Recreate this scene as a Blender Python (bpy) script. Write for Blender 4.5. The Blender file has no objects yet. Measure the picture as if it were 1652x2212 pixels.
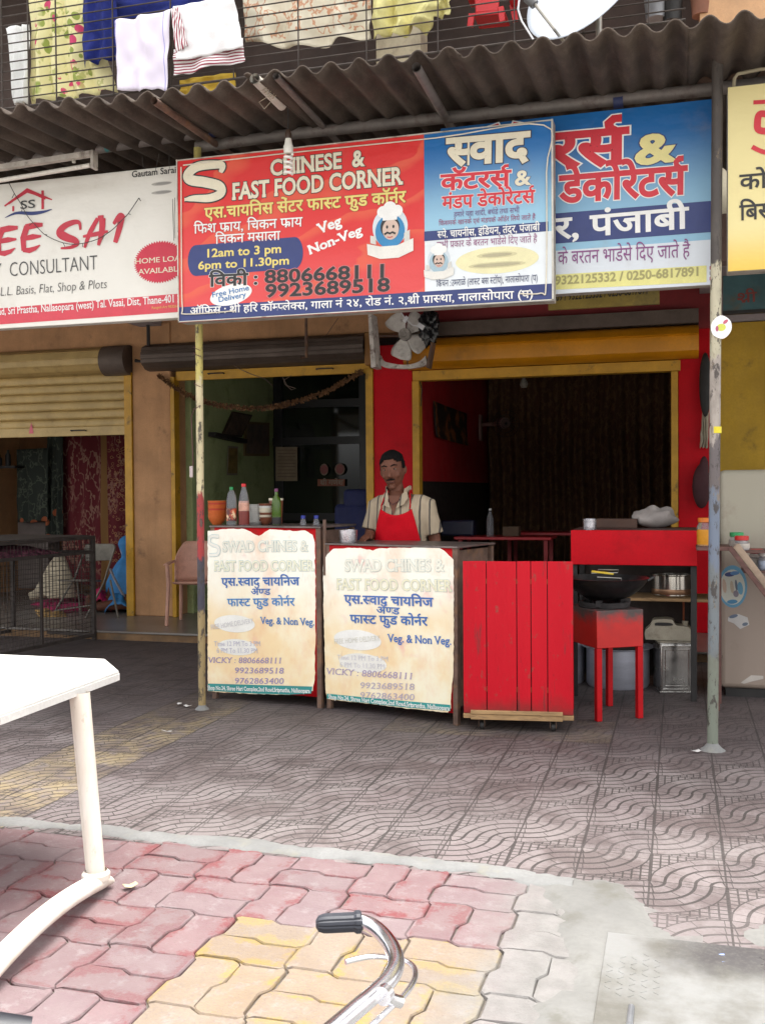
import bpy, bmesh, math, random
from mathutils import Vector, Matrix, noise
R = math.radians
V = Vector
random.seed(7)
SC = bpy.context.scene
COL = SC.collection
# ------------------------------------------------------------------ camera
F, CX, CY, EYE = 2200.0, 826.0, 1106.0, 1.45
def cam_axes(yaw, pitch, roll):
    y, p, r = R(yaw), R(pitch), R(roll)
    f = V((-math.sin(y) * math.cos(p), math.cos(y) * math.cos(p), math.sin(p)))
    rt = V((math.cos(y), math.sin(y), 0)); up = rt.cross(f)
    return rt * math.cos(r) + up * math.sin(r), up * math.cos(r) - rt * math.sin(r), f
CR, CU, CF = cam_axes(16.3, -1.2, -0.43)
cd = bpy.data.cameras.new('camera'); cam = bpy.data.objects.new('camera', cd); COL.objects.link(cam)
cam.matrix_world = Matrix(((CR.x, CU.x, -CF.x, 0), (CR.y, CU.y, -CF.y, 0), (CR.z, CU.z, -CF.z, EYE), (0, 0, 0, 1)))
cd.sensor_fit = 'VERTICAL'; cd.sensor_height = 36; cd.lens = 36 * F / 2212
cd.clip_start = 0.05; cd.clip_end = 500
SC.camera = cam
# ------------------------------------------------------------------ light
SUN_EL, SUN_AZ = 80, 20          # azimuth the light comes from (0 = +Y, clockwise)
wd = bpy.data.worlds.new('World'); SC.world = wd; wd.use_nodes = True
nt = wd.node_tree
sky = nt.nodes.new('ShaderNodeTexSky'); sky.sky_type = 'NISHITA'; sky.sun_disc = False
sky.sun_elevation = R(SUN_EL); sky.sun_rotation = R(SUN_AZ); sky.dust_density = 4; sky.air_density = 1; sky.ozone_density = 1
hs = nt.nodes.new('ShaderNodeHueSaturation'); hs.inputs['Saturation'].default_value = 0.07
nt.links.new(sky.outputs[0], hs.inputs['Color']); nt.links.new(hs.outputs[0], nt.nodes['Background'].inputs[0])
nt.nodes['Background'].inputs[1].default_value = 0.15
sl = bpy.data.lights.new('sun', 'SUN'); sl.energy = 0.9; sl.angle = R(34); sl.color = (1, .94, .83)
so = bpy.data.objects.new('sun', sl); COL.objects.link(so)
sd = V((math.sin(R(SUN_AZ)) * math.cos(R(SUN_EL)), math.cos(R(SUN_AZ)) * math.cos(R(SUN_EL)), math.sin(R(SUN_EL))))
so.rotation_euler = sd.to_track_quat('Z', 'Y').to_euler(); so.location = (0, -4, 9)
SC.view_settings.view_transform = 'Standard'; SC.view_settings.look = 'None'
SC.view_settings.exposure = 2.0; SC.view_settings.gamma = 1
# ------------------------------------------------------------------ pixel to place
def ray(px, py): return CF + CR * ((px - CX) / F) - CU * ((py - CY) / F)
def at(px, py, Y):
    d = ray(px, py); return V((0, 0, EYE)) + d * (Y / d.y)
def onz(px, py, z=0.0):
    d = ray(px, py); return V((0, 0, EYE)) + d * ((z - EYE) / d.z)
def zr(ox, oy, k): return lambda x, y: ((ox + x / k) * .85331, (oy + y / k) * .85331)
class Plane:
    """upright plane through two ground points; u runs to the right, v up, d towards the viewer"""
    def __init__(s, p0, p1):
        s.o = V((p0[0], p0[1], 0)); s.u = V((p1[0] - p0[0], p1[1] - p0[1], 0)).normalized()
        s.n = V((s.u.y, -s.u.x, 0)); s.w = (V((p1[0], p1[1], 0)) - s.o).length
    def uv(s, px, py):
        d = ray(px, py); c = V((0, 0, EYE)); t = (s.o - c).dot(s.n) / d.dot(s.n); p = c + d * t
        return (p - s.o).dot(s.u), p.z
    def pt(s, u, v, d=0): return s.o + s.u * u + V((0, 0, v)) + s.n * d
# ------------------------------------------------------------------ materials
class E:
    """tiny maths-node expressions"""
    def __init__(s, nt, sock): s.nt, s.s = nt, sock
    def _m(s, op, b=None, c=None):
        n = s.nt.nodes.new('ShaderNodeMath'); n.operation = op
        for i, x in enumerate((s, b, c)):
            if x is None: continue
            if isinstance(x, E): s.nt.links.new(x.s, n.inputs[i])
            else: n.inputs[i].default_value = x
        return E(s.nt, n.outputs[0])
    def __add__(s, o): return s._m('ADD', o)
    __radd__ = __add__
    def __sub__(s, o): return s._m('SUBTRACT', o)
    def __rsub__(s, o): return s._m('MULTIPLY', -1.0)._m('ADD', o)
    def __mul__(s, o): return s._m('MULTIPLY', o)
    __rmul__ = __mul__
    def __truediv__(s, o): return s._m('DIVIDE', o)
    def __rtruediv__(s, o):
        n = s.nt.nodes.new('ShaderNodeMath'); n.operation = 'DIVIDE'; n.inputs[0].default_value = o; s.nt.links.new(s.s, n.inputs[1]); return E(s.nt, n.outputs[0])
    def fract(s): return s._m('FRACT')
    def sin(s): return s._m('SINE')
    def floor(s): return s._m('FLOOR')
    def abs(s): return s._m('ABSOLUTE')
    def lt(s, o): return s._m('LESS_THAN', o)
    def gt(s, o): return s._m('GREATER_THAN', o)
    def max(s, o): return s._m('MAXIMUM', o)
    def min(s, o): return s._m('MINIMUM', o)
    def sqrt(s): return s._m('SQRT')
    def mod(s, o): return s._m('FLOORED_MODULO', o)
    def atan2(s, o): return s._m('ARCTAN2', o)
    def clamp(s): return s._m('MAXIMUM', 0.0)._m('MINIMUM', 1.0)
    def mix(s, a, b): return a * (1.0 - s) + b * s
class Mat:
    def __init__(s, name):
        s.m = bpy.data.materials.new(name); s.m.use_nodes = True; s.nt = s.m.node_tree
        s.b = s.nt.nodes['Principled BSDF']; s.tc = s.nt.nodes.new('ShaderNodeTexCoord')
        s.geo = None
    def pos(s):
        """world position"""
        if not s.geo: s.geo = s.nt.nodes.new('ShaderNodeNewGeometry')
        return s.geo.outputs['Position']
    def xyz(s):
        n = s.nt.nodes.new('ShaderNodeSeparateXYZ'); s.nt.links.new(s.pos(), n.inputs[0])
        return [E(s.nt, o) for o in n.outputs]
    def vec(s, scale=(1, 1, 1), src=None):
        n = s.nt.nodes.new('ShaderNodeMapping'); n.inputs['Scale'].default_value = scale
        s.nt.links.new(src or s.pos(), n.inputs[0]); return n.outputs[0]
    def noise(s, scale, det=4, rough=.55, stretch=(1, 1, 1), lo=None, hi=None):
        n = s.nt.nodes.new('ShaderNodeTexNoise'); n.inputs['Scale'].default_value = scale
        n.inputs['Detail'].default_value = det; n.inputs['Roughness'].default_value = rough
        s.nt.links.new(s.vec(stretch), n.inputs['Vector'])
        e = E(s.nt, n.outputs['Fac'])
        return e if lo is None else s.ramp(e, lo, hi)
    def voro(s, scale, stretch=(1, 1, 1), out='Distance', feat='F1', rand=1):
        n = s.nt.nodes.new('ShaderNodeTexVoronoi'); n.inputs['Scale'].default_value = scale; n.feature = feat
        n.inputs['Randomness'].default_value = rand
        s.nt.links.new(s.vec(stretch), n.inputs['Vector']); return E(s.nt, n.outputs[out])
    def ramp(s, e, lo, hi):
        n = s.nt.nodes.new('ShaderNodeMapRange'); s.nt.links.new(e.s, n.inputs[0])
        n.inputs[1].default_value = lo; n.inputs[2].default_value = hi; n.interpolation_type = 'SMOOTHSTEP'
        return E(s.nt, n.outputs[0])
    def rgb(s, c):
        if isinstance(c, E): return c
        n = s.nt.nodes.new('ShaderNodeRGB'); n.outputs[0].default_value = (*c, 1); return E(s.nt, n.outputs[0])
    def cmix(s, f, a, b, mode='MIX'):
        n = s.nt.nodes.new('ShaderNodeMix'); n.data_type = 'RGBA'; n.blend_type = mode
        for sock, x in ((n.inputs['Factor'], f), (n.inputs['A'], a), (n.inputs['B'], b)):
            if isinstance(x, E): s.nt.links.new(x.s, sock)
            elif isinstance(x, (int, float)): sock.default_value = x
            else: sock.default_value = (*x, 1)
        # typed sockets: pick the colour ones
        return E(s.nt, n.outputs['Result'])
    def color(s, e): s.nt.links.new(e.s, s.b.inputs['Base Color'])
    def rough(s, e):
        if isinstance(e, E): s.nt.links.new(e.s, s.b.inputs['Roughness'])
        else: s.b.inputs['Roughness'].default_value = e
    def bump(s, e, strength=.4, dist=.004):
        n = s.nt.nodes.new('ShaderNodeBump'); n.inputs['Strength'].default_value = strength; n.inputs['Distance'].default_value = dist
        s.nt.links.new(e.s, n.inputs['Height']); s.nt.links.new(n.outputs[0], s.b.inputs['Normal'])
    def attr(s, name):
        n = s.nt.nodes.new('ShaderNodeAttribute'); n.attribute_name = name; return n
# colour sockets of the Mix node need indexing by type
def _cmix(s, f, a, b, mode='MIX'):
    n = s.nt.nodes.new('ShaderNodeMix'); n.data_type = 'RGBA'; n.blend_type = mode; n.clamp_factor = True
    for sock, x in ((n.inputs[0], f), (n.inputs[6], a), (n.inputs[7], b)):
        if isinstance(x, E): s.nt.links.new(x.s, sock)
        elif isinstance(x, (int, float)): sock.default_value = x
        else: sock.default_value = (*x, 1)
    return E(s.nt, n.outputs[2])
Mat.cmix = _cmix
MATS = {}
def mat(name, col, rough=.6, metal=0, var=.18, scale=5, bump=0, bscale=60, dirt=None, dscale=3, dlo=.5, dhi=.75, stretch=(1, 1, 1), trans=0, spec=None, coat=0, streak=0):
    """a surface with cloudy variation, fine grain and optional stains"""
    if name in MATS: return MATS[name]
    M = Mat(name); c = V(col)
    e = M.cmix(M.noise(scale, 5, .6, stretch, .3, .7), tuple(c * (1 - var)), tuple(V([min(1, x) for x in c * (1 + var)])))
    if var > 0.01:
        g = M.noise(scale * 22, 3, .6, stretch, .3, .75)
        e = M.cmix(g * .35, e, tuple(c * .72))
    if dirt:
        e = M.cmix(M.noise(dscale, 7, .68, stretch, dlo, dhi), e, dirt)
    if streak:
        e = M.cmix(M.noise(7, 6, .65, (1, 1, .08), .45, .8) * streak, e, tuple(c * .35))
    M.color(e); M.b.inputs['Metallic'].default_value = metal
    if var > .01: M.rough(M.noise(scale * 3, 4, .6, stretch) * .35 + (rough - .17))
    else: M.rough(rough)
    if bump: M.bump(M.noise(bscale, 5, .6, stretch), bump, .003)
    if trans: M.b.inputs['Transmission Weight'].default_value = trans; M.b.inputs['IOR'].default_value = 1.04 if 'clear' in name else 1.45
    if spec is not None: M.b.inputs['Specular IOR Level'].default_value = spec
    if coat: M.b.inputs['Coat Weight'].default_value = coat
    MATS[name] = M.m; return M.m
def keep(M): MATS[M.m.name] = M.m; return M.m
# ------------------------------------------------------------------ meshes and things
ORG = {}
def props(o, label=None, cat=None, group=None, kind=None):
    for k, v in (('label', label), ('category', cat), ('group', group), ('kind', kind)):
        if v: o[k] = v
    return o
def thing(name, label, cat, loc=(0, 0, 0), group=None):
    o = bpy.data.objects.new(name, None); COL.objects.link(o); o.location = loc; o.empty_display_size = .1
    ORG[o] = V(loc); return props(o, label, cat, group)
class MB:
    def __init__(s, M=None): s.v, s.f, s.sm, s.M, s.c = [], [], [], M, []
    def add(s, vs, fs, smooth=False, col=None):
        b = len(s.v)
        for p in vs: s.v.append(s.M @ V(p) if s.M else V(p))
        for f in fs: s.f.append([b + i for i in f]); s.sm.append(smooth); s.c.append(col)
        return s
    def box(s, c, d, rot=None):
        c = V(c); h = V(d) / 2; m = rot or Matrix.Identity(3)
        vs = [c + m @ V((x * h.x, y * h.y, z * h.z)) for x in (-1, 1) for y in (-1, 1) for z in (-1, 1)]
        return s.add(vs, [(0, 1, 3, 2), (4, 6, 7, 5), (0, 4, 5, 1), (2, 3, 7, 6), (0, 2, 6, 4), (1, 5, 7, 3)])
    def b2(s, a, b): # box from two corners
        a, b = V(a), V(b); return s.box((a + b) / 2, [abs(x) for x in (b - a)])
    def bar(s, a, b, w, h, up=(0, 0, 1)):
        a, b = V(a), V(b); z = (b - a).normalized(); up = V(up)
        if abs(z.dot(up)) > .98: up = V((0, 1, 0))
        x = up.cross(z).normalized(); y = z.cross(x)
        m = Matrix((x, y, z)).transposed()
        return s.box((a + b) / 2, (w, h, (b - a).length), m)
    def tube(s, pts, r, n=10, cap=True, smooth=True):
        pts = [V(p) for p in pts]; k = len(pts)
        rs = r if isinstance(r, (list, tuple)) else [r] * k
        vs, fs = [], []; prev = None
        for i, p in enumerate(pts):
            t = (pts[min(i + 1, k - 1)] - pts[max(i - 1, 0)]).normalized()
            if prev is None:
                a = V((0, 0, 1)) if abs(t.z) < .9 else V((1, 0, 0)); x = a.cross(t).normalized()
            else:
                x = (prev - t * prev.dot(t)).normalized()
            prev = x; y = t.cross(x)
            for j in range(n):
                a = 2 * math.pi * j / n
                q = rs[i] if not isinstance(rs[i], tuple) else None
                rx, ry = (rs[i], rs[i]) if q is not None else rs[i]
                vs.append(p + x * (rx * math.cos(a)) + y * (ry * math.sin(a)))
        for i in range(k - 1):
            for j in range(n):
                a, b = i * n + j, i * n + (j + 1) % n
                fs.append((a, b, b + n, a + n))
        s.add(vs, fs, smooth)
        if cap:
            s.add(vs[:n][::-1], [tuple(range(n))]); s.add(vs[-n:], [tuple(range(n))])
        return s
    def lathe(s, prof, c, n=24, smooth=True, wob=0):
        """prof: (radius, z) pairs from bottom to top, round c"""
        c = V(c); vs, fs = [], []
        for r, z in prof:
            for j in range(n):
                a = 2 * math.pi * j / n; q = max(r, 1e-4)
                vs.append(c + V((q * math.cos(a), q * math.sin(a), z)))
        for i in range(len(prof) - 1):
            for j in range(n):
                a, b = i * n + j, i * n + (j + 1) % n
                fs.append((a, b, b + n, a + n))
        return s.add(vs, fs, smooth)
    def loft(s, rings, n=20, cap=True):
        """rings: (centre, rx, ry) flat ellipses"""
        vs, fs = [], []
        for c, rx, ry in rings:
            for j in range(n):
                a = 2 * math.pi * j / n; vs.append(V(c) + V((rx * math.cos(a), ry * math.sin(a), 0)))
        for i in range(len(rings) - 1):
            for j in range(n):
                a, b = i * n + j, i * n + (j + 1) % n; fs.append((a, b, b + n, a + n))
        if cap: fs.append(tuple(range(n))[::-1]); fs.append(tuple(len(vs) - n + j for j in range(n)))
        return s.add(vs, fs, True)
    def ball(s, c, r, n=16, k=10):
        r = V(r) if not isinstance(r, (int, float)) else V((r, r, r)); c = V(c); vs, fs = [], []
        for i in range(k + 1):
            t = math.pi * i / k
            for j in range(n):
                a = 2 * math.pi * j / n
                vs.append(c + V((r.x * math.sin(t) * math.cos(a), r.y * math.sin(t) * math.sin(a), -r.z * math.cos(t))))
        for i in range(k):
            for j in range(n):
                a, b = i * n + j, i * n + (j + 1) % n; fs.append((a, b, b + n, a + n))
        return s.add(vs, fs, True)
    def poly(s, pts, nrm, t):
        """flat outline given thickness t along nrm"""
        nrm = V(nrm); a = [V(p) for p in pts]; b = [p + nrm * t for p in a]; k = len(a)
        return s.add(a + b, [tuple(range(k))[::-1], tuple(range(k, 2 * k))] + [(i, (i + 1) % k, (i + 1) % k + k, i + k) for i in range(k)])
    def grid(s, fn, nu, nv, smooth=True, wrap=False):
        vs = [fn(i / nu, j / nv) for j in range(nv + 1) for i in range(nu + 1)]
        fs = [(j * (nu + 1) + i, j * (nu + 1) + i + 1, (j + 1) * (nu + 1) + i + 1, (j + 1) * (nu + 1) + i) for j in range(nv) for i in range(nu)]
        return s.add(vs, fs, smooth)
    def build(s, name, m, parent=None, loc=None, label=None, cat=None, group=None, kind=None, bevel=0, solid=0, seg=2, sharp=38, remesh=0, smooth_it=0, sub=0):
        me = bpy.data.meshes.new(name)
        org = ORG[parent] if parent is not None else (V(loc) if loc is not None else V((0, 0, 0)))
        me.from_pydata([p - org for p in s.v], [], s.f)
        for p, q in zip(me.polygons, s.sm): p.use_smooth = q
        if getattr(s, 'mi', None):
            for p, q in zip(me.polygons, s.mi): p.material_index = q
        if any(c is not None for c in s.c):
            at_ = me.color_attributes.new('tone', 'FLOAT_COLOR', 'CORNER')
            for p, c in zip(me.polygons, s.c):
                for li in p.loop_indices: at_.data[li].color = (*(c or (1, 1, 1)), 1)
        bm = bmesh.new(); bm.from_mesh(me); bmesh.ops.remove_doubles(bm, verts=bm.verts, dist=1e-5)
        bmesh.ops.recalc_face_normals(bm, faces=bm.faces); bm.to_mesh(me); bm.free()
        me.set_sharp_from_angle(angle=R(sharp))
        o = bpy.data.objects.new(name, me); COL.objects.link(o)
        for q in (m if isinstance(m, (list, tuple)) else [m]): me.materials.append(q)
        if parent is not None: o.parent = parent; ORG[o] = org
        else: o.location = org; ORG[o] = org
        if solid:
            d = o.modifiers.new('solid', 'SOLIDIFY'); d.thickness = solid; d.offset = 0
        if remesh:
            d = o.modifiers.new('remesh', 'REMESH'); d.mode = 'VOXEL'; d.voxel_size = remesh; d.use_smooth_shade = True
        if smooth_it:
            d = o.modifiers.new('smooth', 'SMOOTH'); d.factor = .5; d.iterations = smooth_it
        if sub:
            d = o.modifiers.new('sub', 'SUBSURF'); d.levels = sub; d.render_levels = sub
        if bevel:
            d = o.modifiers.new('bevel', 'BEVEL'); d.width = bevel; d.segments = seg; d.limit_method = 'ANGLE'; d.angle_limit = R(40)
        return props(o, label, cat, group, kind)
def copy_tree(o, parent=None):
    c = o.copy(); COL.objects.link(c)
    if parent is not None: c.parent = parent
    for ch in list(o.children): copy_tree(ch, c)
    return c
# ------------------------------------------------------------------ lettering
GC = {}
def raw(s, off):
    """outline of s as (x, y, z) faces; off > 0 makes it bolder with a faint bevel, off < 0 thinner"""
    c = bpy.data.curves.new('t', 'FONT'); c.body = s; c.size = 1; c.resolution_u = 3
    if off > 0: c.bevel_depth = off; c.bevel_resolution = 0
    else: c.offset = off
    o = bpy.data.objects.new('t', c); COL.objects.link(o); bpy.context.view_layer.update()
    m = bpy.data.meshes.new_from_object(o.evaluated_get(bpy.context.evaluated_depsgraph_get()))
    vs = [(v.co.x, v.co.y, v.co.z / off * .00022 if off > 0 else 0.0) for v in m.vertices]
    fs = [tuple(p.vertices) for p in m.polygons if off <= 0 or sum(m.vertices[i].co.z for i in p.vertices) > 1e-6]
    bpy.data.objects.remove(o); bpy.data.curves.remove(c); bpy.data.meshes.remove(m)
    return vs, fs
def glyph(ch, off):
    k = (ch, round(off, 4))
    if k not in GC:
        ka = ('adv', ch)
        if ka not in GC:
            l0 = max(v[0] for v in raw('WW', 0)[0])
            GC[ka] = max(v[0] for v in raw(ch + 'WW', 0)[0]) - l0
        GC[k] = (*raw(ch, off), GC[ka]) if ch != ' ' else ([], [], GC[ka])
    return GC[k]
def clip(vs, fs, x):
    bm = bmesh.new(); bv = [bm.verts.new(p) for p in vs]
    for f in fs:
        try: bm.faces.new([bv[i] for i in f])
        except ValueError: pass
    bmesh.ops.bisect_plane(bm, geom=bm.verts[:] + bm.edges[:] + bm.faces[:], plane_co=(x, 0, 0), plane_no=(1, 0, 0), clear_outer=True)
    bm.verts.index_update(); r = ([tuple(v.co) for v in bm.verts], [tuple(v.index for v in f.verts) for f in bm.faces]); bm.free(); return r
def stroke(pts, w):
    vs, fs = [], []
    for i, (x, y) in enumerate(pts):
        a, b = pts[max(i - 1, 0)], pts[min(i + 1, len(pts) - 1)]
        dx, dy = b[0] - a[0], b[1] - a[1]; L = math.hypot(dx, dy) or 1; q = w[i] if isinstance(w, (list, tuple)) else w
        vs += [(x - dy / L * q, y + dx / L * q, i * 4e-6), (x + dy / L * q, y - dx / L * q, i * 4e-6)]
    for i in range(len(pts) - 1): fs.append((2 * i, 2 * i + 1, 2 * i + 3, 2 * i + 2))
    return vs, fs
CONS = set('कखगघचछजझटठडढणतथदधनपफबभमयरलवशषसहळ')
MATRA = set('ािीुूेैोौंॅॉ्ॲ') - {'ॲ'}
VIR = '\u094d'
def deva(s):
    out = []; i = 0
    while i < len(s):
        c = s[i]
        if c not in CONS: out.append(('g', c)); i += 1; continue
        cl = [c]; i += 1
        while i + 1 < len(s) and s[i] == VIR and s[i + 1] in CONS: cl.append(s[i + 1]); i += 2
        ms = []
        while i < len(s) and s[i] in MATRA: ms.append(s[i]); i += 1
        reph = len(cl) > 1 and cl[0] == 'र'
        if reph: cl = cl[1:]
        if 'ि' in ms: out.append(('g', 'ि')); ms.remove('ि')
        j = 0
        while j < len(cl):
            last = j == len(cl) - 1
            if not last and cl[j + 1] == 'र': out.append(('ra', cl[j])); j += 2; continue
            out.append(('g' if last else 'half', cl[j])); j += 1
        for q in ms: out.append(('g', q))
        if reph: out.append(('reph', ''))
    return out
def text_mesh(s, off=0.0, serif=0, track=0):
    """flat outlines of a line of text, 1 unit high em; returns pieces and width"""
    out = []; pen = 0
    def put(v, f, dx): out.append(([(p[0] + dx, *p[1:]) for p in v], f))
    for k, c in deva(s):
        if k == 'reph':
            put(*stroke([(-.13, .58), (-.23, .66), (-.24, .75), (-.17, .82), (-.06, .82)], .035 + off), pen); continue
        v, f, adv = glyph(c, off)
        if k == 'half':
            x = adv - (.16 if c != 'क' else .2); put(*clip(v, f, x), pen); pen += x; continue
        put(v, f, pen)
        if k == 'ra': put(*stroke([(adv - .16, .24), (adv - .3, .14), (adv - .42, .02)], .035 + off), pen)
        if serif and c.isascii() and c.isalnum():
            v, f, _ = glyph(c, 0); top = max(p[1] for p in v); ec = {}
            for q in f:
                for a, b in zip(q, q[1:] + q[:1]): ec[frozenset((a, b))] = ec.get(frozenset((a, b)), 0) + 1
            for e_, n_ in ec.items():
                if n_ != 1 or len(e_) < 2: continue
                a, b = [v[i] for i in e_]
                if abs(a[1] - b[1]) > .004 or abs(a[0] - b[0]) > .26: continue
                y = a[1]; lo = abs(y) < .03; hi = abs(y - top) < .03 or (c.islower() and abs(y - .48) < .05)
                if lo or hi:
                    x0, x1 = sorted((a[0], b[0])); x0 -= serif + off; x1 += serif + off
                    y0, y1 = (-off, .075 + off) if lo else (y - .075 - off, y + off)
                    put([(x0, y0), (x1, y0), (x1, y1), (x0, y1)], [(0, 1, 2, 3)], pen)
        pen += adv + track
    return out, pen
class Print:
    """flat printed matter on a plane; every line of lettering and every mark is a part of its own"""
    def __init__(s, plane, root, name='printed_mark', base=0.0):
        s.p, s.root, s.name, s.base, s.q, s.n, s.cur = plane, root, name, base, {}, 0, None
    def el(s, name): s.cur = (name, len(s.q)) if name else None
    def put(s, vs, fs, col, lvl):
        s.n += 1; e = s.q.setdefault(s.cur or (s.name, col), {}); b = e.setdefault(col, MB())
        d0 = s.base + .0009 * lvl + .00006 * (s.n % 11)
        b.add([s.p.pt(q[0], q[1], d0 + (q[2] if len(q) > 2 else 0)) for q in vs], fs)
    def px(s, fn, pts): return [s.p.uv(*fn(*q)) for q in pts]
    def shape(s, pts, col, lvl=1):
        b = len(pts); s.put(pts, [tuple(range(b))], col, lvl)
    def text(s, txt, a, b, h, col, lvl=2, bold=0, outline=None, ow=.05, serif=0, cap=None, track=0, shear=0):
        """a, b: baseline ends in plane coordinates, h: letter height in metres"""
        keep_ = s.cur; s.el('lettering'); cap = cap or (.7 if txt.isascii() else .62)
        for c, o_, l in ([(outline, bold + ow, lvl)] if outline else []) + [(col, bold, lvl + 1)]:
            pcs, w0 = text_mesh(txt, o_, serif, track)
            L = math.hypot(b[0] - a[0], b[1] - a[1]); sx = L / max(w0, 1e-3); sy = h / cap
            ca, sa = (b[0] - a[0]) / L, (b[1] - a[1]) / L
            for v, f in pcs: s.put([(a[0] + (q[0] * sx + shear * q[1] * sy) * ca - q[1] * sy * sa, a[1] + (q[0] * sx + shear * q[1] * sy) * sa + q[1] * sy * ca, q[2] if len(q) > 2 else 0) for q in v], f, c, l)
        s.cur = keep_
    def ell(s, c, rx, ry, col, lvl=1, n=40, rot=0, spike=0):
        pts = []
        for i in range(n):
            t = 2 * math.pi * i / n; k = 1 - spike * (i % 2); x, y = rx * k * math.cos(t), ry * k * math.sin(t)
            pts.append((c[0] + x * math.cos(rot) - y * math.sin(rot), c[1] + x * math.sin(rot) + y * math.cos(rot)))
        s.shape(pts, col, lvl)
    def done(s, rough=.45):
        for (name, _), e in s.q.items():
            b, ms, mi = MB(), [], []
            for col, g in e.items():
                ms.append(mat('ink_%02x%02x%02x' % tuple(int(255 * x) for x in col), col, rough, var=.06, scale=9))
                mi += [len(ms) - 1] * len(g.f); k = len(b.v); b.v += g.v; b.f += [[k + i for i in f] for f in g.f]; b.sm += g.sm; b.c += g.c
            b.mi = mi; b.build(name, ms, s.root)
# ================================================================== SETTING
def facing(M):
    return M
# ---- street base under everything
m_street = mat('street_concrete', (.34, .33, .31), .9, var=.2, scale=1.5, bump=.4, bscale=40, dirt=(.16, .15, .14), dscale=2)
b = MB(); b.add([(-60, -60, -.02), (60, -60, -.02), (60, 60, -.02), (-60, 60, -.02)], [(0, 1, 2, 3)])
b.build('street_ground', m_street, kind='structure')
# ---- wave pattern cement tiles
M = Mat('wave_tiles'); x, y, z = M.xyz()
TU, TV, TX, TY = .2712, .289, -.112, 3.861
gx, gy = (x - TX) / TU, (y - TY) / TV
ix, iy = gx.floor(), gy.floor(); u, v = gx - ix, gy - iy
odd = (ix + iy).mod(2.0).gt(.5)
u2 = odd.mix(u, 1.0 - u); v2 = odd.mix(v, 1.0 - v)
wob = (M.noise(6, 2) - .5) * .03
du = 1.0 - u2 + wob; r = (du * du + v2 * v2).sqrt(); k = r * 5.0; ring = k.floor(); kf = k - ring
arc = (kf.min(1.0 - kf)).lt(.11)
ang = v2.atan2(du) / (math.pi / 2)
seg = (ang * (ring * .62 + 1.25) + ring * .37).fract()
wseg = .075 / (ring * .5 + .6)
radial = seg.lt(wseg)
inr = r.lt(1.0)
gu, gv = (u2 * 8.5).fract(), (v2 * 8.5).fract()
grd = (gu.lt(.21) + gv.lt(.21)).min(1.0)
groove = inr.mix(grd, (arc + radial).min(1.0))
edge = ((u.min(1.0 - u)).lt(.014) + (v.min(1.0 - v)).lt(.006)).min(1.0)
wear = M.noise(1.1, 6, .65, (1, 1, 1), .40, .72)
fade = M.noise(2.3, 4, .6, (1, 1, 1), .35, .65)
darkback = M.ramp(y + (M.noise(1.6, 4) - .5) * 1.8, 4.9, 6.5)          # tiles turn darker towards the shops, with a ragged start
gro = (groove * (1.0 - wear * .55) * (1.0 - darkback * .25)).max(edge * .9)
col = M.cmix(M.noise(.9, 5, .6, (1, 1, 1), .3, .7), (.185, .148, .150), (.235, .205, .20))
yel = ((ix + 11.5).abs().lt(.6)) * 1.0
spot = ((ix + 4.0).abs().lt(2.6)) * ((iy - 7.5).abs().lt(.6))
tint = M.voro(1 / .28, (TU and 1, 1, 1), 'Color')
col = M.cmix((yel * .9 + spot * .7).min(1.0) * M.noise(9, 4, .6, (1, 1, 1), .28, .6), col, (.34, .26, .13))
col = M.cmix(M.noise(3.3, 6, .7, (1, 1, 1), .52, .8) * .6, col, (.29, .275, .26))
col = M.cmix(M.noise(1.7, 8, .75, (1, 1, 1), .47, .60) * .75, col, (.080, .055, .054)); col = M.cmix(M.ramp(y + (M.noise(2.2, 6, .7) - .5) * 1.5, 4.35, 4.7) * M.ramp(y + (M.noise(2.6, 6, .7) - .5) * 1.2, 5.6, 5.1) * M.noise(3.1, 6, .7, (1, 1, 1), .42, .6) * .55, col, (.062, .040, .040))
col = M.cmix(darkback * .86, col, M.cmix(M.noise(4, 6, .7, (1, 1, 1), .3, .7), (.030, .020, .021), (.082, .060, .058)))
col = M.cmix(M.noise(60, 2, .6, (1, 1, 1), .35, .75) * .35, col, (.14, .12, .11))
hsh = ((ix * 12.9898 + iy * 78.233).sin() * 437.58).fract(); col = M.cmix(hsh * .35, col, (.10, .08, .082)); col = M.cmix(gro * .9, col, (.028, .023, .021))
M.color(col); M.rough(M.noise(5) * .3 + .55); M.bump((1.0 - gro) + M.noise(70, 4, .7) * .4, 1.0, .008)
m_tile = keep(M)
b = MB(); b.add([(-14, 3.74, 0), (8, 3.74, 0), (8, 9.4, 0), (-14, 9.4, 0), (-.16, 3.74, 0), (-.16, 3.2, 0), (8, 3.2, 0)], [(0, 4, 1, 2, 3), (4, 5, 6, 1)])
b.build('tile_floor', m_tile, kind='structure')
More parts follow.
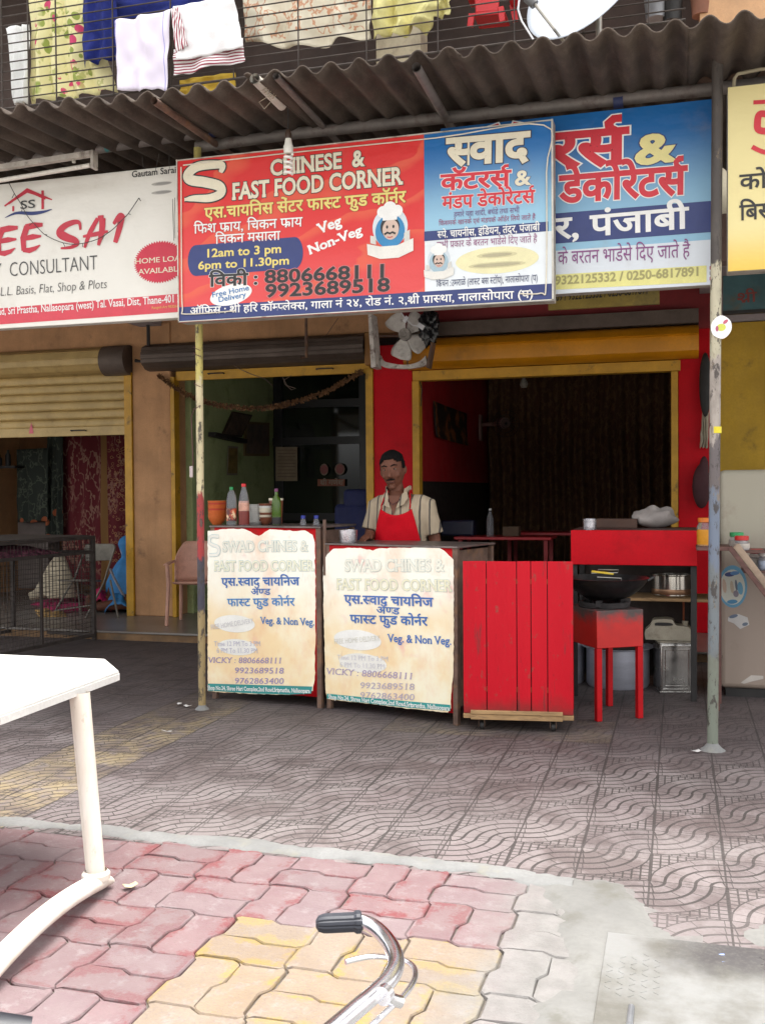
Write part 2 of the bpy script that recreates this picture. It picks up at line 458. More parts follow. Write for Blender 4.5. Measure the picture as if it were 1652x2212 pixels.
# ---- interlocking pavers, basket weave with stepped edges
M = Mat('paver_concrete')
a = M.attr('tone'); base = E(M.nt, a.outputs['Color'])
x, y, z = M.xyz(); bu, bv = (x + 1.76) / .303, (y - 2.56) / .300; bi, bj = bu.floor(), bv.floor(); bu, bv = bu - bi, bv - bj
podd = (bi + bj).mod(2.0).gt(.5); pu = podd.mix(bu, (bu * 2.0).fract()); pv = podd.mix((bv * 2.0).fract(), bv)
ed = (pu.min(1.0 - pu) * podd.mix(.303 + bu * 0, .15 + bu * 0)).min(pv.min(1.0 - pv) * podd.mix(.15 + bu * 0, .30 + bu * 0))
hid = ((bi * 2.0 + podd * (bu * 2.0).floor()) * 12.9898 + (bj * 2.0 + (1.0 - podd) * (bv * 2.0).floor()) * 78.233).sin() * 437.58
hid = hid.fract()
worn = M.ramp(M.noise(5.5, 5, .6) * .8 + (M.noise(38, 5, .75) - .5) * .40 + ed * 3.2 + (hid - .5) * .16, .34, .48)
grey = M.cmix(M.noise(8, 4, .6, (1, 1, 1), .3, .7), (.18, .142, .150), (.225, .190, .193))
tnt = M.cmix(.36, grey, base); tnt = M.cmix(M.noise(13, 6, .75, (1, 1, 1), .52, .66) * .5, tnt, (.27, .25, .25))
c = M.cmix(worn * .94, base, tnt); c = M.cmix(M.ramp(hid, .0, .35), M.cmix(.22, c, (.10, .08, .08)), c)
c = M.cmix(M.noise(75, 5, .75, (1, 1, 1), .42, .72) * .55, c, (.17, .13, .125))
c = M.cmix(M.noise(2.2, 6, .7, (1, 1, 1), .58, .82) * .55, c, (.17, .13, .12))
film = M.ramp(x + (M.noise(4, 6, .7) - .5) * .55, -.78, -.42); c = M.cmix(film * .85, c, M.cmix(M.noise(9, 5, .65, (1, 1, 1), .3, .7), (.15, .146, .138), (.215, .208, .198)))
M.color(c); M.rough(.85); M.bump(M.noise(85, 6, .75), .7, .006)
m_paver = keep(M)
m_joint = mat('joint_sand', (.12, .105, .09), .95, var=.35, scale=20)
BX, BY, BW, BH = -1.76, 2.56, .303, .300
def zig(t):   # stepped edge of a paver side
    t = t % 1.0; ks = ((0, 0), (.05, .012), (.43, .0125), (.57, -.0125), (.95, -.012), (1, 0))
    for (a0, y0), (a1, y1) in zip(ks, ks[1:]):
        if t <= a1: return y0 + (y1 - y0) * (t - a0) / (a1 - a0)
    return 0
def side(p, q):
    p, q = V(p), V(q); d = q - p; o = []
    ax = 0 if abs(d.x) > abs(d.y) else 1
    t0 = (p[ax] - (BX, BY)[ax]) / (BW, BH)[ax]; t1 = (q[ax] - (BX, BY)[ax]) / (BW, BH)[ax]; lo = math.floor(min(t0, t1) + 1e-6)
    kn = [lo + k for k in (.05, .24, .43, .5, .57, .76, .95) if min(t0, t1) + 1e-4 < lo + k < max(t0, t1) - 1e-4]
    for t_ in [t0] + (kn if t1 > t0 else kn[::-1]):
        w = p + d * ((t_ - t0) / (t1 - t0))
        if abs(d.x) > abs(d.y): o.append(V((w.x, w.y + zig((w.x - BX) / BW))))
        else: o.append(V((w.x - zig((w.y - BY) / BH), w.y)))
    return o
b = MB(); rnd = random.Random(3)
for i in range(-13, 6):
    for j in range(-7, 6):
        x0, y0 = BX + i * BW, BY + j * BH
        if y0 > 3.6 or x0 > -.2: continue
        yellow = (1 <= i <= 3 and j <= 1)
        quads = []
        if (i + j) % 2 == 0:
            quads = [((x0, y0), (x0 + BW, y0), (x0 + BW, y0 + BH / 2), (x0, y0 + BH / 2)), ((x0, y0 + BH / 2), (x0 + BW, y0 + BH / 2), (x0 + BW, y0 + BH), (x0, y0 + BH))]
        else:
            quads = [((x0, y0), (x0 + BW / 2, y0), (x0 + BW / 2, y0 + BH), (x0, y0 + BH)), ((x0 + BW / 2, y0), (x0 + BW, y0), (x0 + BW, y0 + BH), (x0 + BW / 2, y0 + BH))]
        for q in quads:
            pts = []
            for e in range(4):
                p_, q_ = V(q[e]), V(q[(e + 1) % 4])
                pts += side(p_, q_)
            if yellow: col = V((.30, .20, .045)).lerp(V((.28, .21, .09)), rnd.random())
            else: col = V((.18, .036, .040)).lerp(V((.165, .085, .092)), rnd.random())
            if i >= 4: col = col.lerp(V((.24, .225, .215)), .55 + .4 * rnd.random())
            cx = sum(p.x for p in pts) / len(pts); cy = sum(p.y for p in pts) / len(pts); c_ = V((cx, cy))
            tz = rnd.uniform(-.002, .002); tl = (rnd.uniform(-.012, .012), rnd.uniform(-.012, .012))
            jig = V((rnd.uniform(-.002, .002), rnd.uniform(-.002, .002)))
            def ringp(ins, z):
                o_ = []
                for p in pts:
                    d = p - c_; k = 1 - ins / max(.05, d.length); nz = noise.noise(V((p.x * 30, p.y * 30, i))) * .0022
                    w = c_ + d * (k + nz * 8) + jig; o_.append((w.x, w.y, z + tz + (w.x - cx) * tl[0] + (w.y - cy) * tl[1]))
                return o_
            r0, r1, r2 = ringp(.0030, -.03), ringp(.0036, -.005), ringp(.0075, .0)
            n_ = len(pts); fs = [(k, (k + 1) % n_, n_ + (k + 1) % n_, n_ + k) for k in range(n_)] + [(n_ + k, n_ + (k + 1) % n_, 2 * n_ + (k + 1) % n_, 2 * n_ + k) for k in range(n_)]
            b.add(r0 + r1 + r2, fs + [tuple(2 * n_ + k for k in range(n_))], False, tuple(col))
b.build('paver_pavement', m_paver, kind='structure', sharp=25)
b = MB(); b.add([(-6, .3, -.011), (.6, .3, -.011), (.6, 4.3, -.011), (-6, 4.3, -.011)], [(0, 1, 2, 3)])
b.build('sand_bed', m_joint, kind='structure')
# ---- mortar strip and cement patch
m_cem = mat('mortar', (.20, .20, .195), .92, var=.16, scale=4, bump=.7, bscale=45, dirt=(.22, .21, .17), dscale=5, dlo=.52, dhi=.72)
def nz(x, y, s, a): return noise.noise(V((x * s, y * s, 1.7))) * a + noise.noise(V((x * s * 3.1, y * s * 3.1, 5))) * a * .5
b = MB()
def strip(u, v):
    x = -6 + 5.62 * u
    far = 3.90 + nz(x, 0, 2.5, .05) + nz(x, 9, 9, .022); near = 3.765 + nz(x, 5, 3, .045) + nz(x, 7, 11, .026)
    if x > -.9: near -= (x + .9) * .12; far -= (x + .9) * .1
    y = near + (far - near) * v; e = math.sin(math.pi * v) ** .35
    return (x, y, -.016 + e * (.026 + nz(x, y, 8, .010) + nz(x, y, 22, .004)))
b.grid(strip, 260, 10); b.build('mortar_strip', m_cem, kind='structure', sharp=70)
zc = zr(1300, 2000, 2.597)
out = [zc(*p) for p in [(60, 575), (250, 560), (420, 572), (560, 590), (680, 605), (780, 645), (850, 715), (905, 790), (990, 860), (1080, 945), (1200, 1000), (1340, 1030), (1500, 1062), (1652, 1085)]]
out = [onz(*p).xy for p in out] + [V((2.5, 3.3)), V((2.5, .3)), V((-.36, .3)), V((-.36, 2.2)), V((-.40, 2.75)), V((-.34, 3.1)), V((-.42, 3.35)), V((-.40, 3.50)), V((-.50, 3.62))]
def inside(x, y):
    c = False
    for p, q in zip(out, out[1:] + out[:1]):
        if (p.y > y) != (q.y > y) and x < (q.x - p.x) * (y - p.y) / (q.y - p.y) + p.x: c = not c
    return c
def edge_d(x, y):
    w = V((x, y)); best = 9
    for p, q in zip(out, out[1:] + out[:1]):
        d = q - p; t_ = max(0, min(1, (w - p).dot(d) / max(1e-9, d.length_squared))); best = min(best, (w - p - d * t_).length)
    return best if inside(x, y) else -best
b = MB(); gv = {}; st = .03
for i in range(105):
    for j in range(125):
        x_, y_ = -.75 + i * st, .35 + j * st - .1
        e_ = edge_d(x_, y_)
        if e_ < -.14: continue
        ee = e_ + nz(x_, y_, 6, .05) + nz(x_, y_, 19, .02)
        gv[(i, j)] = (x_, y_, -.020 + .031 * max(0, min(1, (ee + .06) / .13)) + nz(x_, y_, 7, .0035) + nz(x_, y_, 23, .0015))
idx = {k: n for n, k in enumerate(gv)}
b.add(list(gv.values()), [(idx[(i, j)], idx[(i + 1, j)], idx[(i + 1, j + 1)], idx[(i, j + 1)]) for (i, j) in gv if (i + 1, j) in gv and (i + 1, j + 1) in gv and (i, j + 1) in gv], True)
m_patch = mat('cement_patch', (.165, .162, .153), .9, var=.14, scale=2.2, bump=.5, bscale=35, dirt=(.115, .11, .095), dscale=5, dlo=.48, dhi=.70)
b.build('cement_patch', m_patch, kind='structure')
# rough raised cement on the far right corner of the pavement
b = MB()
def lump(u, v):
    x = .18 + 1.6 * u; y = 3.36 + v * (.22 + nz(x, 3, 4, .05)); e = (math.sin(math.pi * min(1, v * 1.02)) * min(1, u * 9 + .05)) ** .5 if 0 < v < 1 else 0
    return (x, y, -.012 + e * (.03 + nz(x, y, 10, .012)))
b.grid(lump, 80, 12); b.build('mortar_lump', m_patch, kind='structure', sharp=70)
# ---- checker plate over the drain
M = Mat('checker_plate'); ms = M.noise(2.4, 6, .66, (1, 1, 1), .42, .66)
c = M.cmix(ms, (.22, .22, .215), (.12, .115, .10)); x, y, z = M.xyz(); c = M.cmix(M.ramp(y + (M.noise(5, 5, .7) - .5) * .25, 3.08, 3.24) * M.ramp(x + (M.noise(4) - .5) * .3, -.12, .12) * .9, c, (.055, .05, .053)); c = M.cmix(M.ramp(x * .5 - (y - 2.8) + (M.noise(3, 5, .65) - .5) * .5, .05, .35), c, (.24, .24, .245))
c = M.cmix(M.noise(80, 3, .6, (1, 1, 1), .4, .8) * .3, c, (.2, .19, .17))
M.color(c); M.b.inputs['Metallic'].default_value = .25; M.rough(M.noise(6) * .3 + .45); M.bump(M.noise(60, 4), .3, .003); m_plate = keep(M)
root = thing('drain_cover', 'dirty steel checker plate set flush in the cement patch', 'drain cover', (.2, 2.8, 0))
b = MB(); b.b2((-.228, 2.25, -.01), (.75, 3.335, .018)); b.build('plate', m_plate, root, bevel=.002)
b = MB(); rn = random.Random(5)
for i in range(28):
    for j in range(31):
        x_, y_ = -.205 + i * .034, 2.28 + j * .034
        if noise.noise(V((x_ * 3, y_ * 3, 2))) + (x_ - .15) * 1.2 - (y_ - 2.9) * .8 < .0: continue
        ang = R(45 if (i + j) % 2 else -45)
        b.box((x_, y_, .0183), (.022, .005, .0022), Matrix.Rotation(ang, 3, 'Z'))
b.build('tread_lug', m_plate, root, bevel=.0008, seg=1, kind='stuff')
# steel rod stub in front of the plate
m_rust = mat('rusty_steel', (.16, .10, .075), .75, .4, var=.3, scale=12, bump=.3, dirt=(.30, .16, .08), dscale=9)
p0 = onz(1363, 2192, .0); b = MB(); b.tube([(p0.x, p0.y, .022), (p0.x - .004, p0.y - .5, .02)], .009, 10)
b.build('steel_rod', mat('worn_steel', (.30, .31, .33), .4, .7, var=.2), loc=(p0.x, p0.y, 0), label='short grey steel rod lying on the checker plate', cat='rod')
# ---- raised marble step of the shops
M = Mat('step_marble'); e = M.cmix(M.noise(1.3, 5, .6, (1, 1, 1), .35, .7), (.24, .22, .20), (.15, .125, .105)); M.color(e); M.rough(.3); m_marble = keep(M)
m_riser = mat('step_riser', (.20, .115, .055), .8, var=.3, scale=6, bump=.3, dirt=(.10, .08, .06), dscale=5)
FL = .09
b = MB(); b.b2((-14, 8.86, -.01), (8, 14.9, .07)); b.build('shop_platform', m_riser, kind='structure')
b = MB(); b.b2((-14, 8.84, .07), (8, 14.9, FL)); b.build('marble_floor', m_marble, kind='structure', bevel=.004)
# ================================================================== BUILDING
m_tan = mat('tan_plaster', (.50, .27, .13), .85, var=.16, scale=3, bump=.3, bscale=30, dirt=(.13, .075, .045), dscale=3.4, dlo=.55, dhi=.8, streak=.3)
m_redw = mat('red_gloss_paint', (.56, .004, .012), .55, var=.08, scale=3, dirt=(.32, .004, .008), dscale=2, spec=.15)
m_dred = mat('dull_red_paint', (.21, .012, .014), .6, var=.15, scale=2)
m_yelw = mat('mustard_plaster', (.50, .30, .025), .75, var=.12, scale=3, dirt=(.16, .10, .03), dscale=4, dlo=.58, dhi=.8)
m_ceil = mat('soffit_plaster', (.20, .13, .11), .9, var=.2, scale=2, dirt=(.09, .06, .05), dscale=2)
m_lilac = mat('lilac_beam_paint', (.34, .29, .29), .85, var=.15, scale=3, dirt=(.2, .15, .14), dscale=4)
m_greenw = mat('green_distemper', (.42, .50, .23), .8, var=.12, scale=2, dirt=(.2, .25, .1), dscale=2.5)
m_dark = mat('dark_board', (.018, .016, .015), .6, var=.3)
m_cream = mat('cream_wall', (.62, .55, .40), .8, var=.12, scale=2, dirt=(.35, .28, .2), dscale=3)
m_frame = mat('yellow_frame_paint', (.55, .29, .018), .5, var=.15, scale=6, dirt=(.14, .08, .02), dscale=7, dlo=.58, dhi=.72)
m_slat = mat('ochre_shutter_paint', (.52, .37, .15), .55, var=.14, scale=4, dirt=(.20, .13, .05), dscale=3, dlo=.55, dhi=.85)
m_grey = mat('grey_shutter_steel', (.115, .085, .068), .6, .3, var=.25, scale=4)
bld = thing('shop_building', 'old two storey building with a row of small shops under a balcony', 'building', (-2.5, 10, 0))
YW = 10.0
def wall(name, a, c_, m, bevel=.004, label=None): return MB().b2(a, c_).build(name, m, bld, bevel=bevel, label=label)
# pillars
wall('pillar', (-5.775, YW, FL), (-5.31, YW + .35, 3.3), m_tan, .012, 'tan plaster pillar between the left shops')
wall('pillar', (-3.01, YW, FL), (-2.60, YW + .35, 2.93), m_redw, .006, 'red painted pillar')
wall('pillar', (-.02, YW, FL), (.31, YW + .35, 3.3), m_redw, .006, 'red painted pillar beside the right pole')
wall('pillar', (.315, YW - .02, FL), (1.02, YW + .35, 2.98), m_yelw, .006, 'mustard yellow pillar at the right')
wall('pillar', (1.025, YW - .0, FL), (3.6, YW + .3, 3.3), m_lilac)
wall('pillar', (-9.2, YW, FL), (-8.6, YW + .35, 3.3), m_tan, .012)
# beams over the openings
wall('lintel', (-9.0, YW + .02, 3.06), (-2.72, YW + .33, 3.42), m_tan)
wall('lintel', (-2.72, YW - .03, 2.94), (.312, YW + .33, 3.42), m_dred, label='dull red beam over the right shop')
wall('lintel', (.313, YW + .02, 2.99), (3.6, YW + .33, 3.42), m_lilac)
# balcony slab with cross beams
wall('balcony_slab', (-14, 8.30, 3.42), (8, 14.9, 3.56), m_ceil)
for x_ in (-5.54, -2.8, .3): wall('cross_beam', (x_ - .13, 8.5, 3.26), (x_ + .13, YW + .01, 3.419), m_lilac)
wall('edge_beam', (-14, 8.301, 3.20), (8, 8.499, 3.419), m_ceil)
# rooms: side walls and backs
wall('partition', (-5.32, YW + .351, FL), (-5.24, 12.8, 3.41), m_greenw, label='green distempered side wall of the middle shop')
wall('partition', (-2.86, YW + .351, FL), (-2.75, 14.59, 3.41), m_dark)
m_redin = mat('red_room_paint', (.45, .015, .02), .6, var=.15, scale=2)
wall('partition', (-2.749, YW + .351, 1.55), (-2.66, 14.59, 3.41), m_redin, label='red painted upper side wall of the right shop')
wall('partition', (-2.749, YW + .351, FL), (-2.66, 14.59, 1.549), mat('dado', (.035, .025, .022), .5, var=.2), label='dark lower side wall of the right shop')
wall('partition', (.10, YW + .351, FL), (.2, 14.59, 3.41), m_dark)
wall('partition', (-9.0, YW + .351, FL), (-8.9, 12.5, 3.41), m_tan)
wall('back_wall', (-14, 14.6, FL), (8, 14.8, 3.41), m_dark)
wall('back_wall', (-8.89, 12.3, FL), (-5.33, 12.4, 3.41), mat('back_orange', (.22, .10, .04), .8, var=.2, scale=3))
# upper storey
YU = 8.75
wall('upper_wall', (-14, YU, 3.561), (8, YU + .15, 4.72), m_cream)
wall('window_sill', (-14, 8.32, 4.72), (8, YU + .15, 4.80), m_cream, label='cream ledge under the grille')
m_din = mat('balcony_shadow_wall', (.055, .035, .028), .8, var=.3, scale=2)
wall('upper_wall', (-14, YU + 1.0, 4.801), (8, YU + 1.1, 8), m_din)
wall('upper_slab', (-14, 8.3, 7.2), (8, YU + .99, 7.35), m_ceil)
for px_ in (865,): 
    p = at(px_, 90, YU); wall('upper_post', (p.x - .24, YU + .05, 4.801), (p.x + .17, YU + .3, 7.19), m_cream)
p = at(1600, 5, YU); wall('upper_post', (p.x - .32, YU - .1, 4.801), (p.x + 1.2, YU + .3, 7.19), mat('peach_wall', (.55, .32, .17), .8, var=.12))
p = at(660, 120, YU + .4); wall('louvre', (p.x - .5, YU + .35, 4.81), (p.x + .62, YU + .42, 5.2), mat('old_window_wood', (.09, .075, .07), .7, var=.3))
p = at(1060, 75, YU + .4); wall('plank_shelf', (p.x - .75, YU - .2, 5.03), (p.x + .9, YU + .25, 5.10), mat('plank_wood', (.12, .07, .05), .8, var=.3, stretch=(1, 6, 6)))
# ---- shutters
def shutter(root_name, label, x0, x1, zbot, hood0, hood1, m_curtain, m_hood, m_bar):
    root = thing(root_name, label, 'shutter', ((x0 + x1) / 2, YW, zbot))
    if zbot < hood0 - .15:
        b = MB(); n = int((hood0 - zbot - .1) / .088)
        prof = []
        for k in range(n * 12 + 1):
            t = k / 12; ph = t % 1
            prof.append((YW + .050 - .014 * math.sin(math.pi * min(1, ph / .80)) ** .5 + (.03 if ph > .85 else 0), zbot + .1 + t * (hood0 - zbot - .1) / n))
        b.grid(lambda u, v: (x0 + (x1 - x0) * u, *prof[int(round(v * (len(prof) - 1)))]), 1, len(prof) - 1, smooth=False)
        b.build('slat_curtain', m_curtain, root)
    b = MB(); b.b2((x0, YW + .02, zbot), (x1, YW + .06, zbot + .1)); b.build('bottom_bar', m_bar, root, bevel=.004)
    for s in (.22, .78):
        xl = x0 + (x1 - x0) * s; b = MB(); b.tube([(xl - .09, YW + .019, zbot + .055), (xl - .09, YW - .01, zbot + .06), (xl + .09, YW - .01, zbot + .06), (xl + .09, YW + .019, zbot + .055)], .007, 8)
        b.build('pull_handle', mat('dark_iron', (.045, .04, .038), .6, .5, var=.3), root)
    return root
# left shop: half lowered, with the roll above
p = at(280, 938, YW)
sh = shutter('rolling_shutter', 'ochre rolling shutter lowered halfway over the left shop', -8.55, -5.87, 2.09, 2.78, 3.05, m_slat, m_grey, m_slat)
b = MB(); prof = [(YW + .05, 2.78), (YW - .06, 2.80), (YW - .13, 2.86), (YW - .15, 2.93), (YW - .12, 3.01), (YW - .05, 3.055), (YW + .05, 3.058)]
pf = []
for (y0, z0), (y1, z1) in zip(prof, prof[1:]):
    pf += [(y0 + (y1 - y0) * .06, z0 + (z1 - z0) * .06), (y0 + (y1 - y0) * .82, z0 + (z1 - z0) * .82), (y0 + (y1 - y0) * .86 + .012, z0 + (z1 - z0) * .86), (y0 + (y1 - y0) * .99 + .012, z0 + (z1 - z0) * .99)]
b.grid(lambda u, v: (-8.55 + 2.47 * u, *pf[int(round(v * (len(pf) - 1)))]), 1, len(pf) - 1, smooth=False); b.build('shutter_roll', m_slat, sh)
b = MB(); b.tube([(-6.08, YW - .03, 2.90), (-5.78, YW - .03, 2.90)], .165, 24, smooth=True); b.build('roll_end_plate', m_grey, sh)
b = MB(); b.b2((-5.868, YW - .02, FL), (-5.777, YW + .10, 2.77)); b.build('guide_rail', m_frame, sh, bevel=.004)
b = MB(); q = [(-.02, 0), (.0, .07), (.02, 0), (.03, -.06), (-.03, -.06)]
pc = at(66, 925, YW + .0); b.poly([(pc.x + x_, YW + .019, pc.z + z_) for x_, z_ in q], (0, -1, 0), .001); b.build('sticker', mat('pink_sticker', (.6, .12, .16), .5), sh)
# middle shop: rolled up grey shutter
sh = shutter('rolling_shutter', 'rolled up brown shutter above the middle green shop', -5.255, -3.055, 2.66, 2.70, 3.05, m_grey, m_grey, m_frame)
b = MB(); prof = [(YW + .05, 2.762), (YW - .1, 2.78), (YW - .19, 2.84), (YW - .2, 2.93), (YW - .17, 3.01), (YW - .06, 3.055), (YW + .05, 3.06)]
pf = []
for (y0, z0), (y1, z1) in zip(prof, prof[1:]):
    for k in range(2): pf += [(y0 + (y1 - y0) * (k + .06) / 2, z0 + (z1 - z0) * (k + .06) / 2), (y0 + (y1 - y0) * (k + .8) / 2, z0 + (z1 - z0) * (k + .8) / 2), (y0 + (y1 - y0) * (k + .86) / 2 + .012, z0 + (z1 - z0) * (k + .86) / 2), (y0 + (y1 - y0) * (k + .99) / 2 + .012, z0 + (z1 - z0) * (k + .99) / 2)]
b.grid(lambda u, v: (-5.56 + 2.5 * u, *pf[int(round(v * (len(pf) - 1)))]), 1, len(pf) - 1, smooth=False); b.build('shutter_roll', m_grey, sh)
b = MB(); b.b2((-5.305, YW - .02, FL), (-5.257, YW + .10, 2.70)); b.build('guide_rail', m_frame, sh, bevel=.003)
b = MB(); b.b2((-3.09, YW - .02, FL), (-3.013, YW + .10, 2.70)); b.build('guide_rail', m_frame, sh, bevel=.003)
b = MB(); b.b2((-3.06, YW - .15, 2.72), (-2.98, YW + .05, 3.05)); b.build('bearing_plate', mat('orange_plate', (.28, .13, .03), .6), sh, bevel=.01)
# right shop: yellow hood and frame
sh = thing('shutter_box', 'long yellow shutter box above the wide right shop entrance', 'shutter box', (-1.3, YW, 2.6))
m_hood = mat('yellow_hood_paint', (.62, .245, .003), .45, var=.12, scale=2.5, dirt=(.28, .12, .004), dscale=2.4, dlo=.5, dhi=.85)
prof = [(YW - .031, 2.66), (YW - .22, 2.67), (YW - .27, 2.71), (YW - .28, 2.80), (YW - .275, 2.845), (YW - .31, 2.86), (YW - .28, 2.885), (YW - .24, 2.93), (YW - .10, 2.965), (YW - .031, 2.968)]
b = MB(); b.grid(lambda u, v: (-2.62 + 2.78 * u, *prof[int(round(v * 9))]), 1, 9, smooth=False)
for x_ in (-2.62, .16): b.add([(x_, y_, z_) for y_, z_ in prof], [tuple(range(10))])
b.build('hood', m_hood, sh)
b = MB(); b.b2((-2.6, YW - .2, 2.97), (.16, YW - .032, 3.10)); b.build('top_strip', m_grey, sh)
b = MB(); b.b2((-2.59, YW - .03, 2.555), (.0, YW + .1, 2.655)); b.build('head_rail', m_frame, sh, bevel=.004)
b = MB(); b.b2((-2.597, YW - .025, FL), (-2.525, YW + .1, 2.552)); b.build('side_rail', m_frame, sh, bevel=.004)
b = MB(); b.b2((-.085, YW - .025, FL), (-.022, YW + .1, 2.552)); b.build('side_rail', m_frame, sh, bevel=.004)
# ================================================================== AWNING
aw = thing('corrugated_awning', 'long dusty corrugated cement awning over the shop fronts', 'awning', (-2, 5.3, 3.7))
M = Mat('asbestos_sheet'); c = M.cmix(M.noise(2.2, 6, .65, (1, 1, 1), .3, .7), (.044, .031, .023), (.098, .072, .055))
c = M.cmix(M.noise(14, 5, .65, (1, .25, 1), .45, .75) * .6, c, (.14, .11, .085)); c = M.cmix(M.noise(90, 3, .6, (1, 1, 1), .4, .8) * .5, c, (.035, .027, .022)); c = M.cmix(M.noise(3, 6, .7, (1, .4, 1), .52, .68) * .6, c, (.026, .02, .017))
M.color(c); M.rough(.95); M.bump(M.noise(70, 5, .7), .6, .004); m_asb = keep(M)
PIT, Y0, Y1, ZE, SLP = .1632, 5.3, 8.4, 3.742, .055
ph0 = at(47.5, 230, Y0).x
def zsheet(x, y, lift=0): 
    t = math.cos(2 * math.pi * (x - ph0) / PIT); t = math.copysign(abs(t) ** .85, t)
    return ZE + (y - Y0) * SLP + .027 * t + lift
xs = [-8.2, -6.9, -5.75, -4.62, -3.47, -2.33, -1.19, -.05, 1.1, 2.2]
for k in range(9):
    xa, xb = xs[k], xs[k + 1] + .09; yf = Y0 + (.0, -.03, .02, -.01, .03, -.02, .0, .025, -.02)[k]; lift = .006 * (k % 2) + .004
    n = int((xb - xa) / PIT * 14)
    def fn(u, v, xa=xa, xb=xb, yf=yf, lift=lift):
        x = xa + (xb - xa) * u; y = yf + (Y1 - yf) * v
        if v == 0: y += noise.noise(V((x * 22, 3, 1))) * .012
        return (x, y, zsheet(x, y, lift) + noise.noise(V((x * 3, y * 2, 4))) * .004)
    MB().grid(fn, n, 14).build('roof_sheet', m_asb, aw, solid=.008, sharp=80)
m_pipe = mat('old_steel_pipe', (.20, .175, .16), .6, .3, var=.25, scale=6, dirt=(.09, .06, .05), dscale=6)
m_teal = mat('teal_paint', (.05, .2, .2), .6); m_navy = mat('navy_paint', (.03, .04, .12), .6)
b = MB(); b.tube([at(-700, 465, 6.2), at(0, 352, 6.2), at(468, 282, 6.2)], .037, 14); b.build('beam_pipe', m_pipe, aw)
for (xa, ya, xb, yb, m_) in ((230, 317, 255, 313, m_teal), (318, 303, 335, 300, m_teal), (455, 284, 468, 282, m_navy)):
    b = MB(); b.tube([at(xa, ya, 6.2), at(xb, yb, 6.2)], .039, 14); b.build('paint_band', m_, aw)
b = MB(); b.tube([at(425, 318, 6.2), at(640, 288, 6.2), at(1545, 192, 6.2), at(1800, 162, 6.2), at(2300, 95, 6.2)], .037, 14); b.build('beam_pipe', m_pipe, aw)
b = MB(); b.tube([at(1324, 221, 6.2), at(1345, 218, 6.2)], .040, 14); b.build('paint_band', m_navy, aw)
b = MB(); p = at(1510, 180, 6.25); b.b2((p.x - .05, 6.22, p.z - .03), (p.x + .6, 6.3, p.z + .05)); b.build('channel_bar', m_rust, aw, bevel=.003)
for (px_, py_, m_, r_) in ((905, 150, m_pipe, .026), (345, 292, m_rust, .022), (560, 160, mat('pvc_white', (.55, .52, .46), .6, var=.2), .03), (605, 165, m_pipe, .02)):
    p = at(px_, py_, Y0 + .03); dz = (px_ in (560, 605)) * .05
    L = 2.6 if px_ != 560 else .45
    a_, c_ = V((p.x, Y0 - .03, ZE - .055 + dz)), V((p.x - .05 * L, Y0 - .03 + L, ZE - .055 + dz * (1 - L / 2.6) + SLP * L))
    b = MB(); ang = [a_, c_]; b.tube(ang, r_, 12, cap=False); b.tube([a_ + V((0, .002, 0)), c_], r_ * .8, 12, cap=False); b.build('rafter_pipe', m_, aw, label='white plastic rafter tube bound with twine' if px_ == 560 else None)
    if px_ == 560:
        b = MB(); rn = random.Random(2)
        for k in range(5):
            y_ = .1 + k * .035; cpt = a_ + V((0, y_, SLP * y_)); pts = [cpt + V((math.cos(t) * .033, rn.uniform(-.01, .01), math.sin(t) * .033)) for t in [i * .7 for i in range(10)]]
            b.tube(pts, .0022, 5)
        pts = [a_ + V((.02, .1, -.03)), a_ + V((.05, .11, -.09)), a_ + V((.0, .13, -.12)), a_ + V((-.04, .15, -.07)), a_ + V((.03, .16, -.03))]
        b.tube(pts, .002, 5); b.build('twine', mat('jute', (.35, .3, .22), .9), aw)
# ---- poles
def paint_pole(name, stops, rough=.6):
    M = Mat(name); x, y, z = M.xyz(); zz = z + (M.noise(9, 5, .7, (1, 1, .35)) - .5) * .5
    e = M.rgb(stops[0][1])
    for h, c in stops[1:]: e = M.cmix(M.ramp(zz, h - .02, h + .02), e, c)
    e = M.cmix(M.noise(9, 6, .7, (1, 1, .4), .42, .75) * .6, e, (.12, .10, .08)); e = M.cmix(M.noise(26, 6, .72, (1, 1, .4), .54, .60) * .9, e, (.045, .035, .03)); e = M.cmix(M.noise(14, 6, .7, (1, 1, .3), .6, .66) * .8, e, (.20, .15, .10))
    M.color(e); M.rough(rough); M.bump(M.noise(40, 5), .35, .003); return keep(M)
pl = onz(437, 1532)
p1 = thing('awning_pole', 'peeling cream and yellow steel pole standing left of the sign boards', 'pole', (pl.x, pl.y, 0), 'poles holding up the awning')
b = MB(); b.tube([(pl.x, pl.y, 0), (pl.x + .012, pl.y + .0, 3.72)], .0245, 16)
b.build('post', paint_pole('pole_cream', [(0, (.30, .22, .10)), (.62, (.045, .04, .06)), (1.02, (.34, .03, .03)), (1.42, (.58, .50, .30)), (2.2, (.50, .42, .12))]), p1)
b = MB(); b.tube([(pl.x - .04, pl.y - .01, 1.62), (pl.x - .045, pl.y - .02, 1.95), (pl.x - .02, pl.y - .026, 2.0), (pl.x + .026, pl.y - .02, 2.02)], .003, 6)
for zz_ in (2.16, 2.36, 2.40):
    b.tube([(pl.x + .029 * math.cos(t), pl.y + .029 * math.sin(t), zz_ + .02 * math.sin(t * .7)) for t in [i * .5 for i in range(14)]], .0025, 6)
b.build('tied_wire', mat('maroon_wire', (.09, .03, .03), .6), p1)
b = MB(); b.box((pl.x - .045, pl.y - .03, 1.585), (.022, .012, .075)); b.build('plug_tag', mat('tag_white', (.5, .42, .4), .6), p1, bevel=.003)
b = MB(); b.lathe([(.055, -.01), (.042, .008), (.028, .02), (.0245, .03)], (pl.x, pl.y, 0), 14); b.build('cement_collar', m_cem, p1)
pr = onz(1538, 1620)
